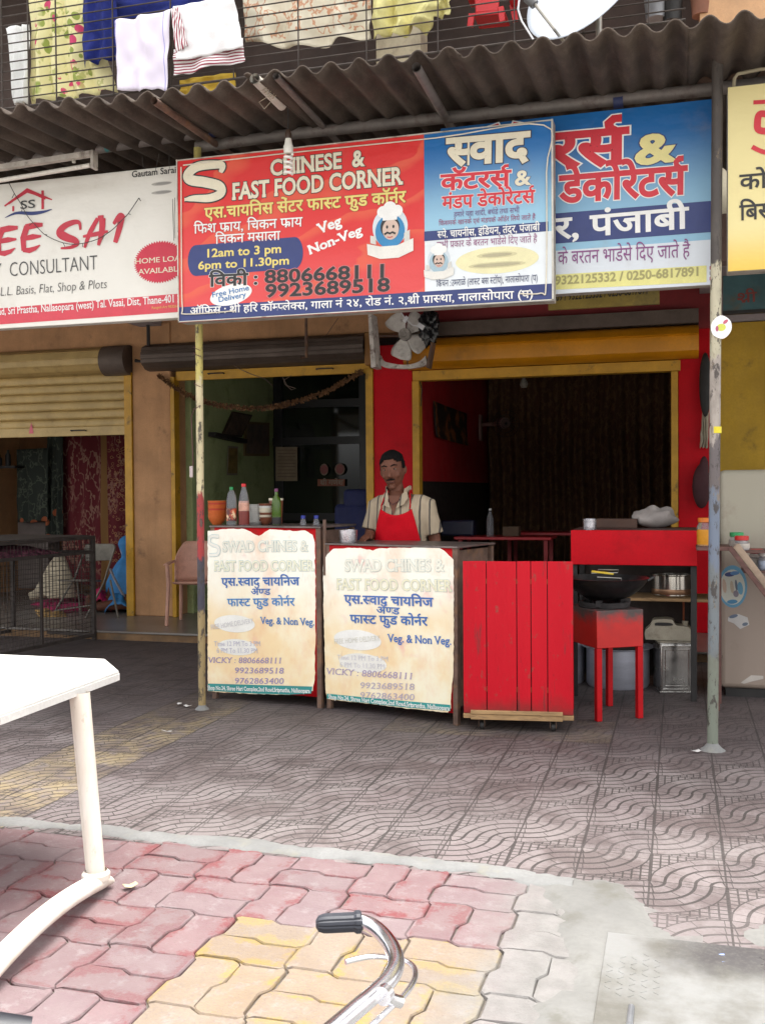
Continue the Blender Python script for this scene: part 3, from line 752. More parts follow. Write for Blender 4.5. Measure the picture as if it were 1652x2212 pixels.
p2 = thing('awning_pole', 'blue grey rusty steel pole with a round white sticker', 'pole', (pr.x, pr.y, 0), 'poles holding up the awning')
b = MB(); b.tube([(pr.x, pr.y, 0), (pr.x + .03, pr.y, 3.95)], .0295, 16)
b.build('post', paint_pole('pole_blue', [(0, (.17, .19, .15)), (.55, (.15, .17, .18)), (1.02, (.14, .17, .225)), (1.42, (.12, .10, .10)), (1.72, (.38, .33, .29)), (2.2, (.46, .42, .30)), (2.62, (.06, .05, .045))]), p2)
b = MB(); b.lathe([(.085, -.01), (.055, .010), (.035, .03), (.0295, .04)], (pr.x, pr.y, 0), 14); b.build('cement_collar', m_cem, p2)
pz = at(1545, 929, pr.y); b = MB(); b.tube([(pz.x, pr.y, pz.z - .018), (pz.x, pr.y, pz.z + .018)], .0305, 16, cap=False); b.build('tape_band', mat('yellow_tape', (.75, .62, .02), .4), p2)
pz = at(1557, 706, pr.y - .045); P = Plane((pz.x - 1, pr.y - .034), (pz.x + 1, pr.y - .034))
b = MB(); b.poly([P.pt(1 + .054 * math.cos(t * .209), pz.z + .062 * math.sin(t * .209) + .002 * math.sin(t), .0) for t in range(30)], P.n, .002); st = b.build('round_sticker', mat('sticker_white', (.85, .85, .84), .4), p2)
pr_ = Print(P, p2, 'sticker_print', .0035); pr_.ell((1 - .0, pz.z - .002), .024, .02, (.6, .62, .1), 1, 12); pr_.ell((1 + .022, pz.z + .028), .016, .009, (.5, .1, .15), 1, 8, .7); pr_.ell((1 - .022, pz.z - .008), .008, .016, (.45, .1, .2), 2, 8); pr_.done()
# ================================================================== SIGNS
Z3, Z4, Z5, ZB = zr(0, 380, 3.4132), zr(440, 330, 2.503), zr(1040, 230, 1.8438), zr(480, 1280, 2.36)
CREAM, WHITE, BLACK, NAVY, RED, YEL = (.72, .66, .50), (.80, .79, .76), (.02, .018, .018), (.025, .04, .16), (.58, .02, .035), (.74, .60, .17)
m_alu = mat('dirty_white_trim', (.55, .52, .45), .5, .2, var=.2, scale=8, dirt=(.18, .14, .10), dscale=9)
m_side = mat('sign_box_side', (.40, .37, .32), .7, var=.2, scale=6, dirt=(.12, .1, .08), dscale=7)
def sheen(M, e, r=.38):
    e = M.cmix(M.noise(3.2, 6, .65, (1, 1, 1), .55, .85) * .35, e, (.30, .22, .16)); M.color(e); M.rough(r); M.b.inputs['Specular IOR Level'].default_value = .3; M.bump(M.noise(2.6, 4, .55, (1, 1, 1.6)), .5, .03)
    return keep(M)
def band(P, pr, fn, p, col, lvl=1): pr.shape(pr.px(fn, p), col, lvl)
# ---------------- white consultant sign
PW = Plane((-5.6, 6.1), (-3.05, 6.1))
sg = thing('shop_sign', 'white property consultant sign with red brush lettering', 'sign', (-4.3, 6.1, 2.6))
M = Mat('white_flex'); e = M.cmix(M.noise(1.5, 4, .6, (1, 1, 1), .3, .8) * .5, (.74, .72, .66), (.62, .60, .53)); m_wf = sheen(M, e)
b = MB(); b.b2((-6.6, 6.1, 2.60), (-3.06, 6.18, 3.60)); b.build('panel', m_wf, sg, bevel=.004)
pr = Print(PW, sg, base=.0012)
band(PW, pr, Z3, [(-400, 1400), (1560, 1240), (1560, 1398), (-400, 1535)], (.60, .05, .075))
pr.text('PROPERTY', PW.uv(*Z3(-560, 1152)), PW.uv(*Z3(25, 1098)), .10, (.06, .06, .06), 2, -.012)
pr.text('CONSULTANT', PW.uv(*Z3(85, 1094)), PW.uv(*Z3(850, 1032)), .10, (.06, .06, .06), 2, -.012)
pr.text('L.L. Basis, Flat, Shop & Plots', PW.uv(*Z3(5, 1262)), PW.uv(*Z3(930, 1192)), .062, (.06, .06, .06), 2, -.012, shear=.12)
pr.text('Road, Sri Prastha, Nallasopara (west) Tal. Vasai, Dist, Thane-401 20', PW.uv(*Z3(-75, 1430)), PW.uv(*Z3(1600, 1308)), .050, WHITE, 2, .012, serif=.02)
pr.text('Rangoli Art 9832666', PW.uv(*Z3(1315, 1374)), PW.uv(*Z3(1560, 1358)), .017, (.65, .45, .1), 2, .0)
pr.text('Gautam Saraiya', PW.uv(*Z3(1142, 238)), PW.uv(*Z3(1590, 190)), .042, BLACK, 2, .012)
pr.el('brush_lettering')
def brush(pts, w, col=(.52, .025, .05), fn=Z3, lvl=3, P=PW, k=1):
    q = [P.uv(*fn(*p)) for p in pts]; w = [x * 1.35 for x in w] if isinstance(w, list) else w; pr.put(*stroke(q, w), col, lvl)
s_ = .017
def eee(ox, oy):
    pr.el('brush_letter')
    brush([(ox + 240, oy + 660), (ox + 205, oy + 760), (ox + 212, oy + 870)], [.018, .017, .014])
    brush([(ox + 225, oy + 668), (ox + 300, oy + 652), (ox + 375, oy + 645)], [.015, .016, .009])
    brush([(ox + 215, oy + 765), (ox + 290, oy + 750), (ox + 362, oy + 745)], [.012, .014, .005])
    brush([(ox + 205, oy + 865), (ox + 260, oy + 868), (ox + 310, oy + 850), (ox + 352, oy + 822)], [.010, .014, .011, .003])
eee(0, 0); eee(-215, 26); eee(-640, 80)
def smooth(pts, n=6):
    o = []
    for i in range(len(pts) - 1):
        p0, p1, p2, p3 = [V(pts[max(0, min(len(pts) - 1, i + k))]) for k in (-1, 0, 1, 2)]
        for j in range(n):
            t = j / n; o.append(tuple(.5 * ((2 * p1) + (p2 - p0) * t + (2 * p0 - 5 * p1 + 4 * p2 - p3) * t * t + (3 * p1 - p0 - 3 * p2 + p3) * t ** 3)))
    return o + [tuple(pts[-1])]
def sbrush(pts, w0, w1, w2, **k):
    q = smooth(pts); n = len(q); brush(q, [(w0 + (w1 - w0) * min(1, 2 * i / n)) if i < n / 2 else (w1 + (w2 - w1) * (2 * i / n - 1)) for i in range(n)], **k)
pr.el('brush_letter'); sbrush([(700, 690), (690, 630), (640, 625), (560, 660), (520, 715), (580, 755), (650, 780), (670, 810), (620, 840), (530, 850)], .006, .022, .004)
pr.el('brush_letter'); sbrush([(735, 845), (780, 720), (850, 590)], .007, .014, .010); sbrush([(850, 585), (900, 585)], .010, .012, .012); sbrush([(890, 590), (885, 700), (855, 825)], .018, .016, .006); sbrush([(722, 748), (830, 728), (938, 702)], .006, .012, .004)
pr.el('brush_letter'); sbrush([(985, 640), (1040, 570), (1075, 590)], .008, .016, .010); sbrush([(1055, 580), (1035, 680), (1000, 800)], .019, .016, .012)
pr.el('house_emblem')
brush([(45, 485), (240, 350), (455, 430)], [.004, .012, .003], lvl=3); brush([(80, 462), (240, 350), (400, 420)], .009)
brush([(374, 350), (374, 512)], .010); brush([(120, 485), (120, 530)], .008)
q = smooth([(50, 585), (150, 545), (280, 548), (380, 535), (455, 512)]); brush(q, [.001 + .008 * math.sin(math.pi * i / (len(q) - 1)) for i in range(len(q))], NAVY)
pr.text('SS', PW.uv(*Z3(180, 512)), PW.uv(*Z3(315, 498)), .056, (.05, .05, .05), 4, .01, serif=.03)
pr.el('starburst_badge'); c_ = PW.uv(*Z3(1385, 968)); pr.ell(c_, .196, .142, (.55, .02, .05), 1, 120, 0, .10)
pr.text('HOME LOAN', PW.uv(*Z3(1170, 985)), PW.uv(*Z3(1625, 950)), .034, CREAM, 2, .008, serif=.03)
pr.text('AVAILABLE', PW.uv(*Z3(1200, 1075)), PW.uv(*Z3(1580, 1045)), .034, CREAM, 2, .008, serif=.03)
pr.el('smudged_lines')
for y_ in (290, 365):
    q = PW.uv(*Z3(1400, y_)); pr.ell(q, .075, .012, (.42, .40, .36), 1, 24); pr.ell((q[0] + .01, q[1]), .055, .008, (.30, .29, .27), 2, 24)
pr.done()
# hanging thread with knots
b = MB(); pts = smooth([(100, 285), (150, 385), (210, 480), (260, 575), (360, 690), (430, 750), (570, 810), (700, 820), (860, 780), (990, 700), (1080, 610), (1130, 560), (1222, 425)], 4)
pts = [PW.pt(*PW.uv(*Z3(*p)), .03) for p in pts]; b.tube(pts, .0028, 5)
rn = random.Random(4)
for k in range(4, len(pts) - 1, 5): b.tube([pts[k], pts[k] + V((rn.uniform(-.03, .03), -.004, rn.uniform(-.035, .0)))], .0022, 5)
b.tube([pts[-1], pts[-1] + V((.012, 0, -.02))], .003, 5)
b.tube([pts[0], pts[0] + V((-.03, 0, .15))], .0025, 5)
b.build('hanging_wire', mat('thin_dark_wire', (.05, .045, .04), .6), loc=pts[6], label='thin knotted wire sagging across the white consultant sign', cat='wire')
lt_ = thing('loose_threads', 'loose dark threads hanging at the right end of the white consultant sign', 'threads', tuple(PW.pt(*PW.uv(*Z3(1395, 40)), .025)))
for x0, y0, x1, y1, x2, y2 in ((1250, 60, 1252, 120, 1262, 170), (1395, 40, 1370, 150, 1350, 220), (1480, 40, 1478, 110, 1482, 170), (1508, 430, 1512, 600, 1520, 790), (1528, 420, 1522, 600, 1530, 770)):
    MB().tube([PW.pt(*PW.uv(*Z3(*q)), .025) for q in ((x0, y0), (x1, y1), (x2, y2))], .0016, 5).build('thread', mat('thin_dark_wire', (.05, .045, .04)), lt_)
# ---------------- red and blue food corner sign
PS = Plane((-3.093, 5.95), (-.693, 5.95))
sg = thing('shop_sign', 'red and blue fast food corner sign board hung in front of the others', 'sign', (-1.9, 5.95, 2.54))
M = Mat('red_flex'); x, y, z = M.xyz()
sw = M.noise(1.1, 3, .5, (1, 1, 2.2)); rays = ((x * .5 - z * 1.3 + sw * 1.1) * 2.3).fract()
e = M.cmix(M.ramp(z + (sw - .5) * .6, 3.35, 2.62) * .7, (.62, .026, .024), (.67, .10, .10))
e = M.cmix(M.ramp(rays, .62, .66) * M.ramp(rays, 1.0, .7) * .5, e, (.70, .15, .07)); m_rf = sheen(M, e)
M = Mat('blue_flex'); x, y, z = M.xyz(); g = M.ramp(z + (M.noise(2, 3) - .5) * .05, 3.5, 2.98); e = M.cmix(g, (.012, .125, .36), (.30, .52, .66)); e = M.cmix(z.lt(2.94), e, (.70, .74, .76)); m_bf = sheen(M, e)
ud, _ = PS.uv(917, 480); zb, zt = 2.54, 3.578
b = MB(); b.b2((-3.088, 5.952, zb), (-.70, 6.05, zt)); b.build('box_frame', m_side, sg, bevel=.004)
b = MB(); b.b2((-3.09, 5.944, zb), (-3.093 + ud, 5.9515, zt)); b.build('red_panel', m_rf, sg)
b = MB(); b.b2((-3.0925 + ud, 5.944, zb), (-.70, 5.9515, zt)); b.build('blue_panel', m_bf, sg)
PS = Plane((-3.093, 5.944), (-.693, 5.944)); pr = Print(PS, sg, base=.0004)
W_ = PS.w
pr.shape([(.004, zb + .002), (W_ - .009, zb + .002), (W_ - .009, zb + .098), (.004, zb + .098)], NAVY, 1)
pr.text('ऑफिस : श्री हरि कॉम्प्लेक्स, गाला नं २४, रोड नं. २,श्री प्रास्था, नालासोपारा (प)', PS.uv(*Z4(105, 1168)), PS.uv(*Z5(572, 965)), .042, WHITE, 2, .014)
pr.el('big_letter')
q = smooth([(298, 268), (310, 225), (255, 218), (150, 232), (92, 280), (110, 315), (200, 330), (290, 355), (300, 400), (230, 430), (130, 432), (70, 440)], 7)
qq = [PS.uv(*Z4(*p)) for p in q]; n = len(qq); wd_ = [.010 + .022 * math.sin(math.pi * min(1, i / n * 1.05)) ** .5 for i in range(n)]
pr.put(*stroke(qq, [a + .008 for a in wd_]), BLACK, 2); pr.put(*stroke(qq, wd_), CREAM, 3)
pr.el(None); pr.text('CHINESE  &', PS.uv(*Z4(612, 288)), PS.uv(*Z4(1205, 224)), .096, CREAM, 2, .03, BLACK, .03, serif=.03)
pr.text('FAST FOOD CORNER', PS.uv(*Z4(370, 440)), PS.uv(*Z4(1445, 340)), .102, CREAM, 2, .03, BLACK, .03, serif=.03)
pr.text('एस.चायनिस सेंटर फास्ट फुड कॉर्नर', PS.uv(*Z4(198, 560)), PS.uv(*Z4(1468, 455)), .064, YEL, 2, .024, (.20, .03, .02), .025)
pr.text('फिश फ्राय, चिकन फ्राय', PS.uv(*Z4(130, 655)), PS.uv(*Z4(815, 608)), .055, WHITE, 2, .010, (.30, .04, .04), .02)
pr.text('चिकन मसाला', PS.uv(*Z4(265, 720)), PS.uv(*Z4(675, 693)), .053, WHITE, 2, .010, (.30, .04, .04), .02)
pr.text('Veg', PS.uv(*Z4(925, 655)), PS.uv(*Z4(1065, 600)), .062, WHITE, 2, .03, serif=.03)
pr.text('Non-Veg', PS.uv(*Z4(860, 788)), PS.uv(*Z4(1195, 655)), .056, WHITE, 2, .03, serif=.03)
# rounded navy plate
c0 = PS.uv(*Z4(95, 825)); c1 = PS.uv(*Z4(815, 800)); hh = .098
pts = []
for cx_, s0 in ((c1[0] - .05, -90), (c0[0] + .05, 90)):
    for k in range(13): a_ = R(s0 + k * 15); pts.append((cx_ + .055 * math.cos(a_), c0[1] - .004 + hh * math.sin(a_) * (1.0)))
pr.shape(pts, NAVY, 1)
pr.text('12am to 3 pm', PS.uv(*Z4(200, 806)), PS.uv(*Z4(685, 775)), .052, YEL, 2, .022)
pr.text('6pm to 11.30pm', PS.uv(*Z4(155, 882)), PS.uv(*Z4(735, 848)), .050, YEL, 2, .022)
pr.text('विकी :', PS.uv(*Z4(228, 990)), PS.uv(*Z4(535, 975)), .070, BLACK, 2, .03, WHITE, .02)
pr.text('8806668111', PS.uv(*Z4(575, 968)), PS.uv(*Z4(1360, 930)), .080, BLACK, 2, .026, (.55, .2, .2), .03)
pr.text('9923689518', PS.uv(*Z4(580, 1058)), PS.uv(*Z4(1370, 1018)), .080, BLACK, 2, .026, (.55, .2, .2), .03)
pr.ell(PS.uv(*Z4(363, 1042)), .145, .064, WHITE, 1, 40, .16)
pr.text('Free Home', PS.uv(*Z4(245, 1060)), PS.uv(*Z4(480, 1012)), .034, (.02, .16, .40), 2, .012)
pr.text('Delivery', PS.uv(*Z4(285, 1090)), PS.uv(*Z4(460, 1055)), .034, (.02, .16, .40), 2, .012)
# plain cook emblem: hat, head and banner
def em(P, pr, fn, cx_, cy_, k, g=1):
    pr.el('cook_emblem'); c = P.uv(*fn(cx_, cy_)); o = lambda x_, y_: (c[0] + x_ * k, c[1] + y_ * k)
    pr.ell(o(0, .03), .125 * k, .135 * k, (.60, .66, .70), 1, 40); pr.ell(o(0, .0), .105 * k, .115 * k, (.03, .22, .45) if g else (.35, .48, .55), 2, 40)
    sk = (.62, .46, .38)
    pr.ell(o(.0, .03), .068 * k, .075 * k, BLACK, 3, 28); pr.ell(o(.005, .012), .058 * k, .07 * k, sk, 4, 28)
    for xx, yy, r_ in ((-.05, .135, .04), (0, .155, .048), (.052, .135, .04)): pr.ell(o(xx, yy), r_ * k, r_ * k, WHITE, 5, 20)
    pr.shape([o(-.055, .13), o(.055, .13), o(.05, .075), (o(-.05, .075))], WHITE, 5)
    pr.ell(o(-.02, .03), .008 * k, .012 * k, BLACK, 5, 10); pr.ell(o(.025, .03), .008 * k, .012 * k, BLACK, 5, 10)
    pr.put(*stroke([o(-.04, -.02), o(-.018, -.008), o(0, -.016), o(.018, -.008), o(.04, -.02)], .007 * k), BLACK, 6)
    pr.put(*stroke([o(-.02, -.038), o(0, -.043), o(.02, -.038)], .004 * k), (.5, .1, .1), 6)
    pr.shape([o(-.165, -.075), o(-.07, -.10), o(.05, -.10), o(.165, -.06), o(.165, -.145), o(.06, -.185), o(-.07, -.185), o(-.16, -.15)], (.72, .70, .64), 6)
    pr.shape([o(-.14, -.02), o(-.10, -.03), o(-.10, -.085), o(-.14, -.072)], (.62, .60, .55), 5); pr.shape([o(.10, -.02), o(.14, -.0), o(.14, -.068), o(.10, -.085)], (.62, .60, .55), 5)
em(PS, pr, Z4, 1370, 640, .88)
pr.el(None)
pr.text('स्वाद', PS.uv(*Z5(170, 348)), PS.uv(*Z5(545, 318)), .150, CREAM, 2, .040, (.03, .03, .05), .022)
pr.text('कॅटरर्स', PS.uv(*Z5(140, 465)), PS.uv(*Z5(462, 443)), .088, RED, 2, .03, WHITE, .026); pr.text('&', PS.uv(*Z5(484, 442)), PS.uv(*Z5(555, 437)), .084, CREAM, 2, .03, NAVY, .02)
pr.text('मंडप डेकोरेटर्स', PS.uv(*Z5(146, 552)), PS.uv(*Z5(576, 521)), .070, RED, 2, .026, WHITE, .024)
pr.text('हमारे यहा शादी, बर्थडे तथा सभी', PS.uv(*Z5(200, 590)), PS.uv(*Z5(505, 568)), .028, (.16, .06, .20), 2)
pr.text('किसमके खानके एवं मंडपके ऑर्डर लिये जाते है', PS.uv(*Z5(130, 630)), PS.uv(*Z5(580, 600)), .026, (.30, .05, .14), 2)
band(PS, pr, Z5, [(62, 657), (640, 610), (640, 655), (62, 702)], NAVY)
pr.text('स्पे. चायनीस, इंडियन, तंदुर, पंजाबी', PS.uv(*Z5(124, 688)), PS.uv(*Z5(600, 652)), .038, WHITE, 2, .014)
pr.text('सभी प्रकार के बरतन भाडेसे दिए जाते है', PS.uv(*Z5(120, 735)), PS.uv(*Z5(588, 706)), .036, (.28, .08, .20), 2)
pr.el('smudged_oval'); c_ = PS.uv(*Z5(400, 790)); pr.ell(c_, .245, .078, (.76, .71, .42), 1, 40)
for y_ in (766, 812): q = PS.uv(*Z5(400, y_)); pr.ell(q, .17 if y_ > 780 else .12, .018, (.60, .55, .32), 2, 24); pr.ell(q, .14 if y_ > 780 else .09, .011, (.42, .38, .24), 3, 24)
em(PS, pr, Z5, 130, 800, .55, 0)
pr.text('किचन :उमराळे (लास्ट बस स्टॉप), नालासोपारा (प)', PS.uv(*Z5(118, 915)), PS.uv(*Z5(592, 888)), .036, (.04, .05, .12), 2)
pr.done()
# pale edging strip taped round the sheet
b = MB()
for (u0, v0, u1, v1, w_) in ((.0, zt - .006, W_ - .008, zt - .006, .010), (.0, zb + .004, W_ - .008, zb + .004, .006), (.004, zb, .004, zt, .007), (W_ - .012, zb, W_ - .012, zt, .010)):
    b.bar(PS.pt(u0, v0, .006), PS.pt(u1, v1, .006), w_, .006)
b.build('edge_trim', m_alu, sg)
b = MB(); pts = [(.035, zt - .05), (.03, zb + .3), (.034, zb + .09), (.06, zb + .05), (.4, zb + .052)]; b.tube([PS.pt(*p, .008) for p in smooth(pts, 5)], .004, 6)
pts = [(.05, zt - .04), (.8, zt - .034), (1.7, zt - .038), (W_ - .06, zt - .03), (W_ - .045, zt - .3), (W_ - .05, zb + .1), (W_ - .08, zb + .045), (W_ - .2, zb + .05)]; b.tube([PS.pt(*p, .008) for p in smooth(pts, 5)], .004, 6)
b.build('rim_cord', mat('cord_white', (.70, .64, .52), .5, var=.15), sg)
# ---------------- blue caterers sign behind
PB = Plane((-.9, 6.10), (.19, 6.10))
sg = thing('shop_sign', 'blue caterers sign half hidden behind the red and blue one', 'sign', (-.3, 6.1, 2.6))
M = Mat('blue_flex_wide'); x, y, z = M.xyz(); g = M.ramp(z + (x + .3) * -.08, 3.55, 2.96); e = M.cmix(g, (.010, .115, .34), (.26, .46, .60)); e = M.cmix(z.lt(2.86), e, (.62, .66, .70)); m_bw = sheen(M, e)
b = MB(); b.b2((-1.4, 6.106, 2.604), (.186, 6.18, 3.652)); b.build('box_frame', m_side, sg, bevel=.004)
b = MB(); b.b2((-1.398, 6.10, 2.606), (.185, 6.107, 3.65)); b.build('panel', m_bw, sg)
pr = Print(PB, sg, base=.0004)
pr.text('कॅटरर्स', PB.uv(*Z5(250, 395)), PB.uv(*Z5(1000, 335)), .195, RED, 2, .036, WHITE, .024)
pr.text('&', PB.uv(*Z5(1045, 345)), PB.uv(*Z5(1228, 325)), .165, (.74, .66, .28), 2, .036, NAVY, .022)
pr.text('डेकोरेटर्स', PB.uv(*Z5(695, 522)), PB.uv(*Z5(1280, 478)), .150, RED, 2, .034, WHITE, .024)
q = pr.px(Z5, [(640, 575), (1418, 512), (1418, 658), (640, 716)]); pr.shape(q, NAVY, 1)
pr.text('र, पंजाबी', PB.uv(*Z5(672, 692)), PB.uv(*Z5(1290, 640)), .115, WHITE, 2, .022)
pr.text('सभी प्रकार के बरतन भाडेसे दिए जाते है', PB.uv(*Z5(438, 826)), PB.uv(*Z5(1300, 775)), .072, (.22, .06, .20), 2, .002)
q = pr.px(Z5, [(640, 860), (1378, 815), (1378, 893), (640, 930)]); pr.shape(q, (.70, .66, .24), 1)
pr.text('9322125332 / 0250-6817891', PB.uv(*Z5(672, 905)), PB.uv(*Z5(1350, 862)), .050, (.34, .31, .12), 2, .03)
pr.el('maker_mark')
for k, yy in enumerate((835, 860, 885)): q = PB.uv(*Z5(1392, yy)); pr.shape([(q[0], q[1]), (q[0] + .012, q[1]), (q[0] + .012, q[1] + .02), (q[0], q[1] + .02)], [(.5, .1, .12), (.2, .2, .25), (.5, .1, .2)][k], 2)
pr.done()
# ---------------- older yellow phone board below it
PY = Plane((-.9, 6.75), (.1, 6.75)); a_, c_ = PY.uv(*Z5(640, 962)), PY.uv(*Z5(1158, 930))
sg = thing('phone_board', 'faded yellow strip board with phone numbers under the blue sign', 'sign', (-.5, 6.75, a_[1]))
b = MB(); b.b2((PY.pt(*a_).x, 6.752, a_[1] - .085), (PY.pt(*c_).x, 6.78, a_[1] + .13)); b.build('panel', mat('faded_yellow', (.26, .19, .035), .6, var=.2, dirt=(.1, .08, .03)), sg)
pr = Print(PY, sg, base=.0008); pr.text('009 / 9322125332 / 0250-6817891', PY.uv(*Z5(660, 982)), PY.uv(*Z5(1108, 946)), .050, BLACK, 2, .02); pr.done()
# ---------------- yellow sign at the right edge
PR = Plane((.245, 5.9), (1.6, 5.9))
sg = thing('shop_sign', 'pale yellow box sign at the right edge with red and black letters', 'sign', (.8, 5.9, 2.63))
M = Mat('yellow_flex'); x, y, z = M.xyz(); e = M.cmix(M.ramp(z, 2.9, 2.62), (.72, .62, .30), (.74, .50, .10)); m_yf = sheen(M, e)
b = MB(); b.b2((.248, 5.904, 2.632), (2.4, 6.02, 3.632)); b.build('box_frame', m_side, sg, bevel=.006)
b = MB(); b.b2((.25, 5.898, 2.634), (2.4, 5.905, 3.63)); b.build('panel', m_yf, sg)
PR = Plane((.245, 5.898), (1.6, 5.898)); pr = Print(PR, sg, base=.0004)
pr.el('big_letter')
pr.put(*stroke([PR.uv(*Z5(x_, y_)) for x_, y_ in ((1596, 55), (1652, 52), (1760, 45))], .011), RED, 3)
q = smooth([(1660, 110), (1625, 110), (1615, 150), (1625, 185), (1700, 190)], 5); pr.put(*stroke([PR.uv(*Z5(*p)) for p in q], .018), RED, 3)
q = smooth([(1590, 262), (1640, 285), (1720, 300)], 5); pr.put(*stroke([PR.uv(*Z5(*p)) for p in q], .012), RED, 3)
pr.text('कोल्ड', PR.uv(*Z5(1532, 462)), PR.uv(*Z5(1800, 440)), .078, BLACK, 2, .016)
pr.text('बिस', PR.uv(*Z5(1532, 605)), PR.uv(*Z5(1690, 592)), .078, BLACK, 2, .016); pr.done()
b = MB(); pz = at(1600, 140, 5.95); b.tube([at(1583, 205, 5.93), at(1585, 170, 5.93), at(1592, 160, 5.93), at(1640, 150, 5.93), at(1700, 144, 5.93)], .010, 8); b.build('bracket', mat('cream_iron', (.35, .30, .2), .6), sg)
# teal shop board far right, deeper
PT = Plane((.3, 9.2), (1.5, 9.2)); a_ = PT.uv(1562, 672)
sg = thing('shop_sign', 'dusty teal shop board hanging deep under the yellow sign', 'sign', (1, 9.2, a_[1]))
b = MB(); b.b2((.35, 9.2, a_[1] + .0), (2.4, 9.24, a_[1] + .45)); b.build('panel', mat('teal_board', (.05, .12, .13), .7, var=.2, dirt=(.12, .08, .04)), sg)
b = MB(); b.b2((.35, 9.19, a_[1] - .03), (2.4, 9.24, a_[1] - .001)); b.build('bottom_rail', m_dark, sg)
pr = Print(PT, sg, base=.001); u0 = PT.uv(1590, 655)
pr.text('श्री', u0, (u0[0] + .16, u0[1] + .004), .08, (.22, .04, .03), 2, .01); pr.done()
# ================================================================== LAMPS, FAN
tl = thing('tube_light', 'old dusty tube light fixture under the awning above the white sign', 'lamp', (-4.1, 5.85, 3.6))
m_fix = mat('dusty_enamel', (.42, .38, .33), .55, var=.25, scale=8, dirt=(.12, .09, .07), dscale=10, dlo=.5, dhi=.7)
Y_ = 5.86
b = MB(); b.tube([at(-60, 400, Y_), at(196, 357, Y_)], .015, 12); b.build('tube', mat('tube_glass', (.66, .62, .55), .3, var=.15, dirt=(.3, .25, .2), dscale=9), tl)
b = MB(); b.bar(at(-60, 372, Y_), at(200, 332, Y_), .045, .035); b.build('batten', m_fix, tl, bevel=.003)
p, q = at(203, 330, Y_), at(203, 362, Y_); b = MB(); b.b2((p.x - .008, Y_ - .03, q.z - .012), (p.x + .014, Y_ + .03, p.z + .012)); b.build('end_holder', m_fix, tl, bevel=.004)
b = MB(); p = at(160, 345, Y_); b.tube([p, p + V((0, 0, -.02))], .012, 8); b.build('starter', m_alu, tl)
# CFL
pb = at(623, 300, 5.72)
cf = thing('bulb', 'white spiral bulb hanging by its cord in front of the red sign', 'bulb', (pb.x, pb.y, pb.z - .2))
pt, pm, pe = at(623, 300, 5.72), at(624, 345, 5.72), at(624, 377, 5.72)
b = MB(); b.tube([at(622, 235, 5.72), at(623, 262, 5.72), at(622, 285, 5.72)], .004, 6); b.build('cord', m_dark, cf)
b = MB(); z0 = at(622, 300, 5.72).z; z1 = at(622, 281, 5.72).z; b.lathe([(.001, z0), (.02, z0), (.02, z0 + .03), (.012, z1)], (pt.x, pt.y, 0), 14); b.build('holder', mat('brown_holder', (.05, .03, .02), .4), cf)
b = MB(); za, zb_ = z0, at(622, 333, 5.72).z; b.lathe([(.012, zb_), (.028, zb_ + .003), (.03, zb_ + .045), (.024, zb_ + .055), (.018, za)], (pt.x, pt.y, 0), 18); b.build('base', mat('bulb_base', (.72, .70, .62), .4, var=.08), cf)
b = MB(); zc_ = pe.z; n = 90; b.tube([(pt.x + .023 * math.cos(i * .28), pt.y + .023 * math.sin(i * .28), zb_ - (zb_ - zc_) * i / n) for i in range(n + 1)], .008, 8); b.build('spiral', mat('bulb_glass', (.80, .79, .74), .3, var=.05), cf)
# exhaust fan on the red pillar
YF = 9.55; c_ = at(876, 724, YF); k_ = .853 * YF / 2200 * 1.06
ZF = zr(900, 780, 2.7533)
def fp(x_, y_, d=0): p = at(*ZF(x_, y_), YF); return V((p.x, YF - d, p.z))
fan = thing('exhaust_fan', 'dusty four bladed exhaust fan on a rusty bracket above the red pillar', 'fan', tuple(c_))
m_blade = mat('dusty_blade', (.66, .63, .59), .5, .3, var=.15, scale=12, dirt=(.17, .14, .12), dscale=14, dlo=.5, dhi=.8)
hub = fp(350, 188)
for ang in (122, 46, -36, -108):
    b = MB(); a_ = R(ang); d = V((math.cos(a_), 0, math.sin(a_))); t_ = V((-math.sin(a_), 0, math.cos(a_)))
    def fn(u, v):
        rr = .045 + .195 * v; wd2 = .030 + .072 * math.sin(min(1, v * 1.12) * math.pi * .62) if v < .86 else (.030 + .072 * math.sin(min(1, v * 1.12) * math.pi * .62)) * math.sqrt(max(0, 1 - ((v - .86) / .14) ** 2))
        s = (u - .5) * 2 * wd2
        return hub + d * rr + t_ * (s + .02 * v) + V((0, -.01 + s * .16, 0))
    b.grid(fn, 8, 14); b.build('blade', m_blade, fan, solid=.003)
b = MB(); 
pts = [(0.001, -.06), (.045, -.055), (.05, -.03), (.05, .05), (.001, .05)]
b.M = Matrix.Translation(hub) @ Matrix.Rotation(R(90), 4, 'X'); b.lathe([(.001, .07), (.022, .07), (.026, .058), (.046, .058), (.058, .062), (.06, .0), (.045, -.09), (.001, -.09)], (0, 0, 0), 22); b.build('hub', mat('fan_hub', (.34, .31, .28), .6, .2, var=.3, scale=20, dirt=(.1, .08, .07), dscale=18), fan)
m_rim = mat('stained_white_metal', (.66, .61, .56), .6, .1, var=.2, scale=8, dirt=(.12, .06, .04), dscale=12, dlo=.5, dhi=.68)
b = MB(); q = [fp(128, 60), fp(150, 60), fp(182, 425), fp(148, 432)]; b.poly(q, (0, -1, 0), .2); b.build('side_plate', m_rim, fan, bevel=.004)
b = MB(); q = smooth([(180, 330), (205, 372), (280, 392), (370, 398), (450, 375), (495, 335)], 5); lo = [(180, 400), (215, 418), (290, 425), (390, 425), (470, 412), (510, 395)]; lo = smooth(lo, 5)
b.poly([fp(*p) for p in q] + [fp(*p) for p in lo[::-1]], (0, -1, 0), .05); b.build('ring_guard', m_rim, fan, bevel=.003)
